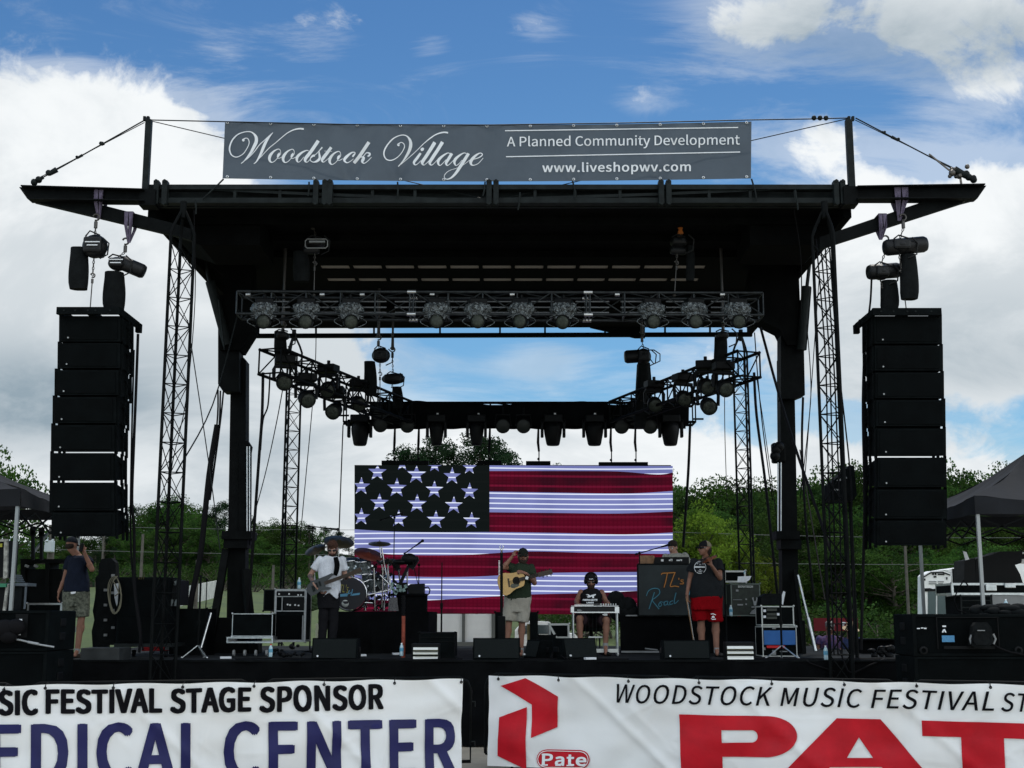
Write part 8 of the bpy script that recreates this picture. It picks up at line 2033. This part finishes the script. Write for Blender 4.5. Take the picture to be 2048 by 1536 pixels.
# -- steel guitar player
YP = 21.75
tp, P, (r, f, u), bo = person('bearded man in black sleeveless shirt seated at the pedal steel guitar', YP,
    dict(head=(1182, 1161, -.05), shl=(1162, 1184), shr=(1203, 1184), ell=(1153, 1203, .0), elr=(1212, 1203, .0), wrl=(1155, 1208, -.26), wrr=(1217, 1207, -.26), hpl=(1172, 1242, .05), hpr=(1194, 1242, .05), knl=(1159, 1237, -.42), knr=(1213, 1240, -.42), anl=(1161, 1290, -.42), anr=(1211, 1291, -.42), hem=(1183, 1240)),
    (-.03, -1, -.42), (0, -.3, 1), 1.05, fab('black sleeveless shirt', (.010, .010, .011)), fab('dark checked shorts', (.03, .018, .022), vs=30), fab('black shoe cloth', (.012, .012, .012)), sleeve=None, sitting=True, hem=.9,
    hands={'l': ((.75, -.5, -.1), (0, -.2, -1), -1, .8), 'r': ((-.5, -.7, .0), (0, -.2, -1), 1, .7)})
face(tp, bo, P['head'], f, u, r, shades=True, beard=1.0)
c_ = cap(tp, P['head'], f, u, r, fab('black cap cloth', (.010, .010, .012)), back=True)
b = MB(); 
for k in (-1, 1): b.sph(P['head']+r*k*.092-u*.012, (.026, .042, .052), 12, 8, Matrix((r, f, u)).transposed())
b.tube([P['head']+r*.10*math.cos(a)+u*(.035+.105*math.sin(a)) for a in [R(q) for q in range(0, 181, 15)]], .012, 6); b.build('headphones', PLAS, tp)
b = MB()
q = P['head']+f*.094+u*.062
for s_, l_ in ((-.022, .02), (0, .03), (.022, .022)): b.box(q+r*s_, (l_, .006, .010), bev=.002)
b.build('cap_emblem', WTXT, tp)
b = MB(); YF = YP-.175
px = lambda x, y: W(1110+x/8.53, 1130+y/8.53, YF)
for poly in ([(520, 505), (570, 500), (600, 520), (640, 505), (695, 495), (700, 510), (665, 530), (665, 565), (640, 565), (630, 535), (600, 550), (560, 555), (540, 540), (575, 530), (560, 515)],): b.prism([px(*q) for q in poly], (0, .003, 0))
text_on(b, 'PRESS+MUTE', [px(475, 612), px(725, 612), px(725, 580), px(475, 580)], bold=.02); text_on(b, 'LANES', [px(538, 655), px(662, 655), px(662, 628), px(538, 628)], bold=.02); b.build('shirt_print', WTXT, tp)
b = MB(); c = Vector((W(1183, 1260, YP).x, YP+.05, 0)); b.lathe((c.x, c.y, P['hpl'].z-.17), [(0, 0), (.18, 0), (.19, .03), (.18, .06), (0, .06)], 20); b.cyl((c.x, c.y, DZ+.04), (c.x, c.y, P['hpl'].z-.17), .025)
for k in range(4): a = R(45+90*k); b.beam((c.x, c.y, DZ+.08), (c.x+.25*math.cos(a), c.y+.25*math.sin(a), DZ+.015), .03, .02)
solo('round_stool', b, BLK, 'black round stool under the steel guitar player', 'stool')

# -- keyboard player
YK = 23.6
b = MB(); c = W(1350, 1300, YK); b.bb(c.x-.45, c.x+.45, YK-.25, YK+.4, Z0, DZ+.25); solo('platform_box', b, CLOTH, 'black box the keyboard player stands on, behind the sign panel', 'platform')
tk, P, (r, f, u), bo = person('man in pale grey T-shirt looking down behind the keyboard', YK,
    dict(head=(1345, 1095), shl=(1331, 1113), shr=(1371, 1112), ell=(1328, 1146), elr=(1378, 1146), wrl=(1337, 1118, -.35), wrr=(1362, 1118, -.35), hpl=(1342, 1180), hpr=(1362, 1180), knl=(1342, 1225), knr=(1362, 1225), anl=(1342, 1268), anr=(1362, 1268)),
    (-.62, -1, -.30), (-.1, -.2, 1), 1.0, fab('pale grey shirt', (.30, .30, .26)), fab('dark jeans', (.02, .025, .035)), None, long=True, skin=SKIN2, ground=DZ+.25,
    hands={'l': ((.3, -.8, 0), (0, 0, -1), -1, .5), 'r': ((-.3, -.8, 0), (0, 0, -1), 1, .5)})
face(tk, bo, P['head'], f, u, r)
b = MB(); Rm = Matrix((r, f, u)).transposed(); b.sph(P['head']+u*.05-f*.02, (.086, .104, .082), 16, 10, Rm); b.sph(P['head']+u*.095+f*.05, (.055, .035, .03), 12, 8, Rm); b.sph(P['head']-f*.06, (.074, .055, .08), 12, 8, Rm); melt(b, 'hair', HAIR, tk, .008, 2, .008, 45)

# -- fiddler
YF_ = 20.9
tf, P, (r, f, u), bo = person('heavy man in black T-shirt and red shorts holding a fiddle and lowered bow', YF_,
    dict(head=(1409, 1097, -.03), shl=(1388, 1124), shr=(1436, 1125, .02), ell=(1380, 1158, .04), elr=(1440, 1156, -.12), wrl=(1374, 1189, -.04), wrr=(1423, 1131, -.30), hpl=(1397, 1193), hpr=(1427, 1193), knl=(1402, 1241, .02), knr=(1431, 1243, .02), anl=(1404, 1298, .04), anr=(1433, 1300, -.02), hem=(1411, 1196)),
    (-1, -.28, .02), (.05, 0, 1), 1.30, fab('black cotton shirt', (.014, .016, .018)), fab('red athletic shorts', (.23, .0015, .005)), mm('black trainer', (.02, .02, .02), .6), sleeve=.58, tail=.02,
    hands={'l': ((.0, -.1, -1), (.7, .3, 0), -1, .7), 'r': ((-.3, -.4, .8), (-.5, .4, .2), 1, 1.0)}, toes=((-.5, -1), (.35, -1)))
face(tf, bo, P['head'], f, u, r, shades=True)
cap(tf, P['head'], f, u, r, fab('black cap cloth', (.010, .010, .012)), mtl2=fab('tan mesh cap', (.20, .17, .12)))
b = MB(); b.sph(P['head']-f*.06-u*.03, (.07, .06, .09), 12, 8, Matrix((r, f, u)).transposed()); melt(b, 'hair', HAIR, tf, .008, 2, .005, 50)
YT = YF_-.195
b = MB(); Z6 = lambda x, y: (1270+x/5.91, 1060+y/5.91)
for r0, r1 in ((66, 71),):
    for k in range(40):
        a0, a1 = 2*PI*k/40, 2*PI*(k+1)/40
        if k in (6, 7, 14): continue
        b.prism([W(*Z6(770+q*math.cos(a), 442+q*1.04*math.sin(a)), YT) for q, a in ((r0, a0), (r1, a0), (r1, a1), (r0, a1))], (0, .004, 0))
for q in ((730, 396, 745, 402), (752, 386, 790, 391), (795, 398, 812, 404), (742, 482, 798, 487), (755, 494, 785, 498), (762, 464, 780, 470), (758, 408, 782, 413)): b.prism([W(*Z6(x, y), YT) for x, y in ((q[0], q[1]), (q[0], q[3]), (q[2], q[3]), (q[2], q[1]))], (0, .004, 0))
text_on(b, 'STOPPER', [W(*Z6(700, 447), YT), W(*Z6(832, 447), YT), W(*Z6(832, 428), YT), W(*Z6(700, 428), YT)], bold=.05); b.build('shirt_print', WTXT, tf)
b = MB(); YT2 = YF_-.17; Pk = lambda x, y: W(*Z6(x, y), YT2)
for poly in ([(895, 990), (925, 986), (958, 1000), (955, 1008), (925, 995), (898, 998)], [(905, 1030), (912, 1020), (925, 1012), (935, 1020), (945, 1030), (938, 1038), (912, 1038)], [(898, 1040), (915, 1052), (958, 1048), (955, 1058), (915, 1062), (900, 1050)]): b.prism([Pk(*q) for q in poly], (0, .004, 0))
b.build('shorts_print', WTXT, tf)
t = thing('fiddle', 'brown fiddle tucked under the chin of the man in red shorts', 'fiddle', W(1421, 1118, YF_-.2))
FW = mm('reddish fiddle varnish', (.15, .045, .020), .5, spec=.2)
o0 = W(1423, 1113, YF_-.10); ax = (W(1407, 1122, YF_-.50)-o0).normalized(); x_, y_, d_ = frame_of(ax, Vector((-.55, -.45, .75)))
if y_.z < 0: x_, y_ = -x_, -y_
prof = [(0, .055), (.03, .09), (.08, .103), (.13, .095), (.17, .065), (.20, .058), (.24, .072), (.28, .083), (.32, .078), (.35, .04)]
pts = [o0+ax*a+x_*w_ for a, w_ in prof]+[o0+ax*a-x_*w_ for a, w_ in prof[::-1]]
b = MB(); b.prism(pts, -y_*.04); b.build('body', FW, t)
b = MB(); b.beam(o0+ax*.30+y_*.012, o0+ax*.50+y_*.004, .026, .02); b.sph(o0+ax*.57, (.016, .016, .02), 8, 6); b.beam(o0+ax*.5, o0+ax*.57, .018, .02); b.beam(o0+ax*.10+y_*.02, o0+ax*.38+y_*.03, .024, .006)
for k in range(4): q = o0+ax*(.51+.015*k); b.cyl(q-x_*.035, q+x_*.035, .004, n=5)
b.build('neck', mm('ebony', (.012, .010, .010), .3), t)
t = thing('violin_bow', 'violin bow hanging down from the hand of the man in red shorts', 'bow', W(1387, 1275, YF_-.1))
b = MB(); a, e = W(1372, 1193, YF_-.10), W(1387, 1283, YF_-.12); b.cyl(a, e, .0055, .004, 6); b.beam(a+(e-a)*.04+Vector((.008, 0, 0)), a+(e-a)*.12+Vector((.01, 0, 0)), .012, .02); b.build('stick', mm('pernambuco', (.30, .17, .08), .4), t)
b = MB(); b.beam(a+(e-a)*.07+Vector((.014, 0, 0)), e+Vector((.012, 0, 0)), .004, .002); b.build('hair', WHITEP, t)

# -- crew man at the left
YC_ = 20.3
CAMO = mm('camouflage cloth', (.16, .17, .13), .9, vs=26, col2=(.03, .035, .025), bump=.3)
tc_, P, (r, f, u), bo = person('man in navy T-shirt and camouflage shorts with his back turned, radio at his ear', YC_,
    dict(head=(144, 1090), shl=(140, 1118), shr=(173, 1118), ell=(129, 1160, .02), elr=(184, 1139, -.12), wrl=(118, 1184, .0), wrr=(168, 1104, -.16), hpl=(142, 1186), hpr=(163, 1186), knl=(140, 1232), knr=(163, 1234), anl=(139, 1292), anr=(155, 1294), hem=(152, 1184)),
    (.42, 1, -.12), (0, 0, 1), 1.12, fab('navy shirt', (.010, .014, .026)), CAMO, mm('brown shoe', (.06, .045, .035), .8), sleeve=.5,
    hands={'l': ((-.15, 0, -1), (.7, .2, 0), 1, .45), 'r': ((-.3, 0, .8), (-.5, .6, .2), -1, 1.1)}, toes=((-.2, 1), (.6, .8)))
cap(tc_, P['head'], f, u, r, fab('dark blue cap cloth', (.010, .014, .020)))
b = MB(); b.sph(P['head']-f*.05-u*.02, (.076, .06, .06), 12, 8, Matrix((r, f, u)).transposed()); melt(b, 'hair', HAIR, tc_, .008, 2, .004, 50)
t = thing('handheld_radio', 'black handheld radio at the ear of the man in camouflage shorts', 'radio', W(163, 1100, YC_-.18)); b = MB(); q = W(163, 1095, YC_-.2); b.box(q, (.055, .035, .13), (0, .2, 0), bev=.008); b.cyl(q+Vector((.015, 0, .06)), q+Vector((.04, 0, .2)), .006, n=6); b.build('body', PLAS, t)
b = MB(); px_prism(b, [(141, 1184), (151, 1183), (150, 1187), (142, 1188)], YC_-.22, .02); b.build('pocket_card', PAPER, tc_)
# -- two seated people behind the right wing
YS_ = 25.5
tie = mm('swirled tie dye cloth', (.04, .05, .16), .9, vs=11, col2=(.16, .07, .12), bump=.3)
for i, (cx, top, lab, sh, hat) in enumerate(((1660, 1247, 'seated person in swirled blue and pink tie dye shirt beyond the right mast', tie, None), (1701, 1252, 'seated person in a pale straw hat beyond the right mast', fab('blue shirt', (.05, .07, .16)), 1))):
    ph, P, (r, f, u), bo = person(lab, YS_, dict(head=(cx, top+8), shl=(cx-21, top+30), shr=(cx+21, top+30), ell=(cx-26, top+52), elr=(cx+26, top+52), wrl=(cx-12, top+58, -.3), wrr=(cx+12, top+58, -.3), hpl=(cx-10, top+66, .05), hpr=(cx+10, top+66, .05), knl=(cx-12, top+60, -.42), knr=(cx+12, top+60, -.42), anl=(cx-12, top+90, -.42), anr=(cx+12, top+90, -.42)),
        (.3, -1, -.5), (0, -.3, 1), 1.15, sh, fab('dark jeans', (.02, .025, .035)), None, sitting=True, hands={'l': ((.5, -.6, -.3), (0, 0, -1), -1, .5), 'r': ((-.5, -.6, -.3), (0, 0, -1), 1, .5)}, ground=.85)
    face(ph, bo, P['head'], f, u, r)
    if hat:
        b = MB(); b.lathe(P['head']+Vector((0, 0, .03)), [(.17, -.01), (.10, .01), (.09, .03), (.085, .10), (.05, .13), (0, .125)], 22, (.1, -.3, 1)); b.build('straw_hat', mm('pale straw', (.55, .42, .26), .8, var=.2, vs=40), ph)
    else:
        b = MB(); b.sph(P['head']+u*.05-f*.02, (.086, .104, .08), 14, 9, Matrix((r, f, u)).transposed()); melt(b, 'hair', mm('grey hair', (.2, .19, .18), .8), ph, .01, 2, .006, 45)
    b = MB(); c = P['hpl'].lerp(P['hpr'], .5); b.box(c+Vector((0, 0, -.12)), (.46, .44, .04)); b.box(c+Vector((0, .22, .2)), (.46, .03, .4))
    for x in (-.2, .2):
        for y in (-.2, .2): b.cyl(c+Vector((x, y, -.12)), Vector((c.x+x, c.y+y, .85)), .014)
    solo('folding_chair', b, BLK, ('black folding chair under the tie dye shirted person', 'black folding chair under the person in the straw hat')[i], 'chair')
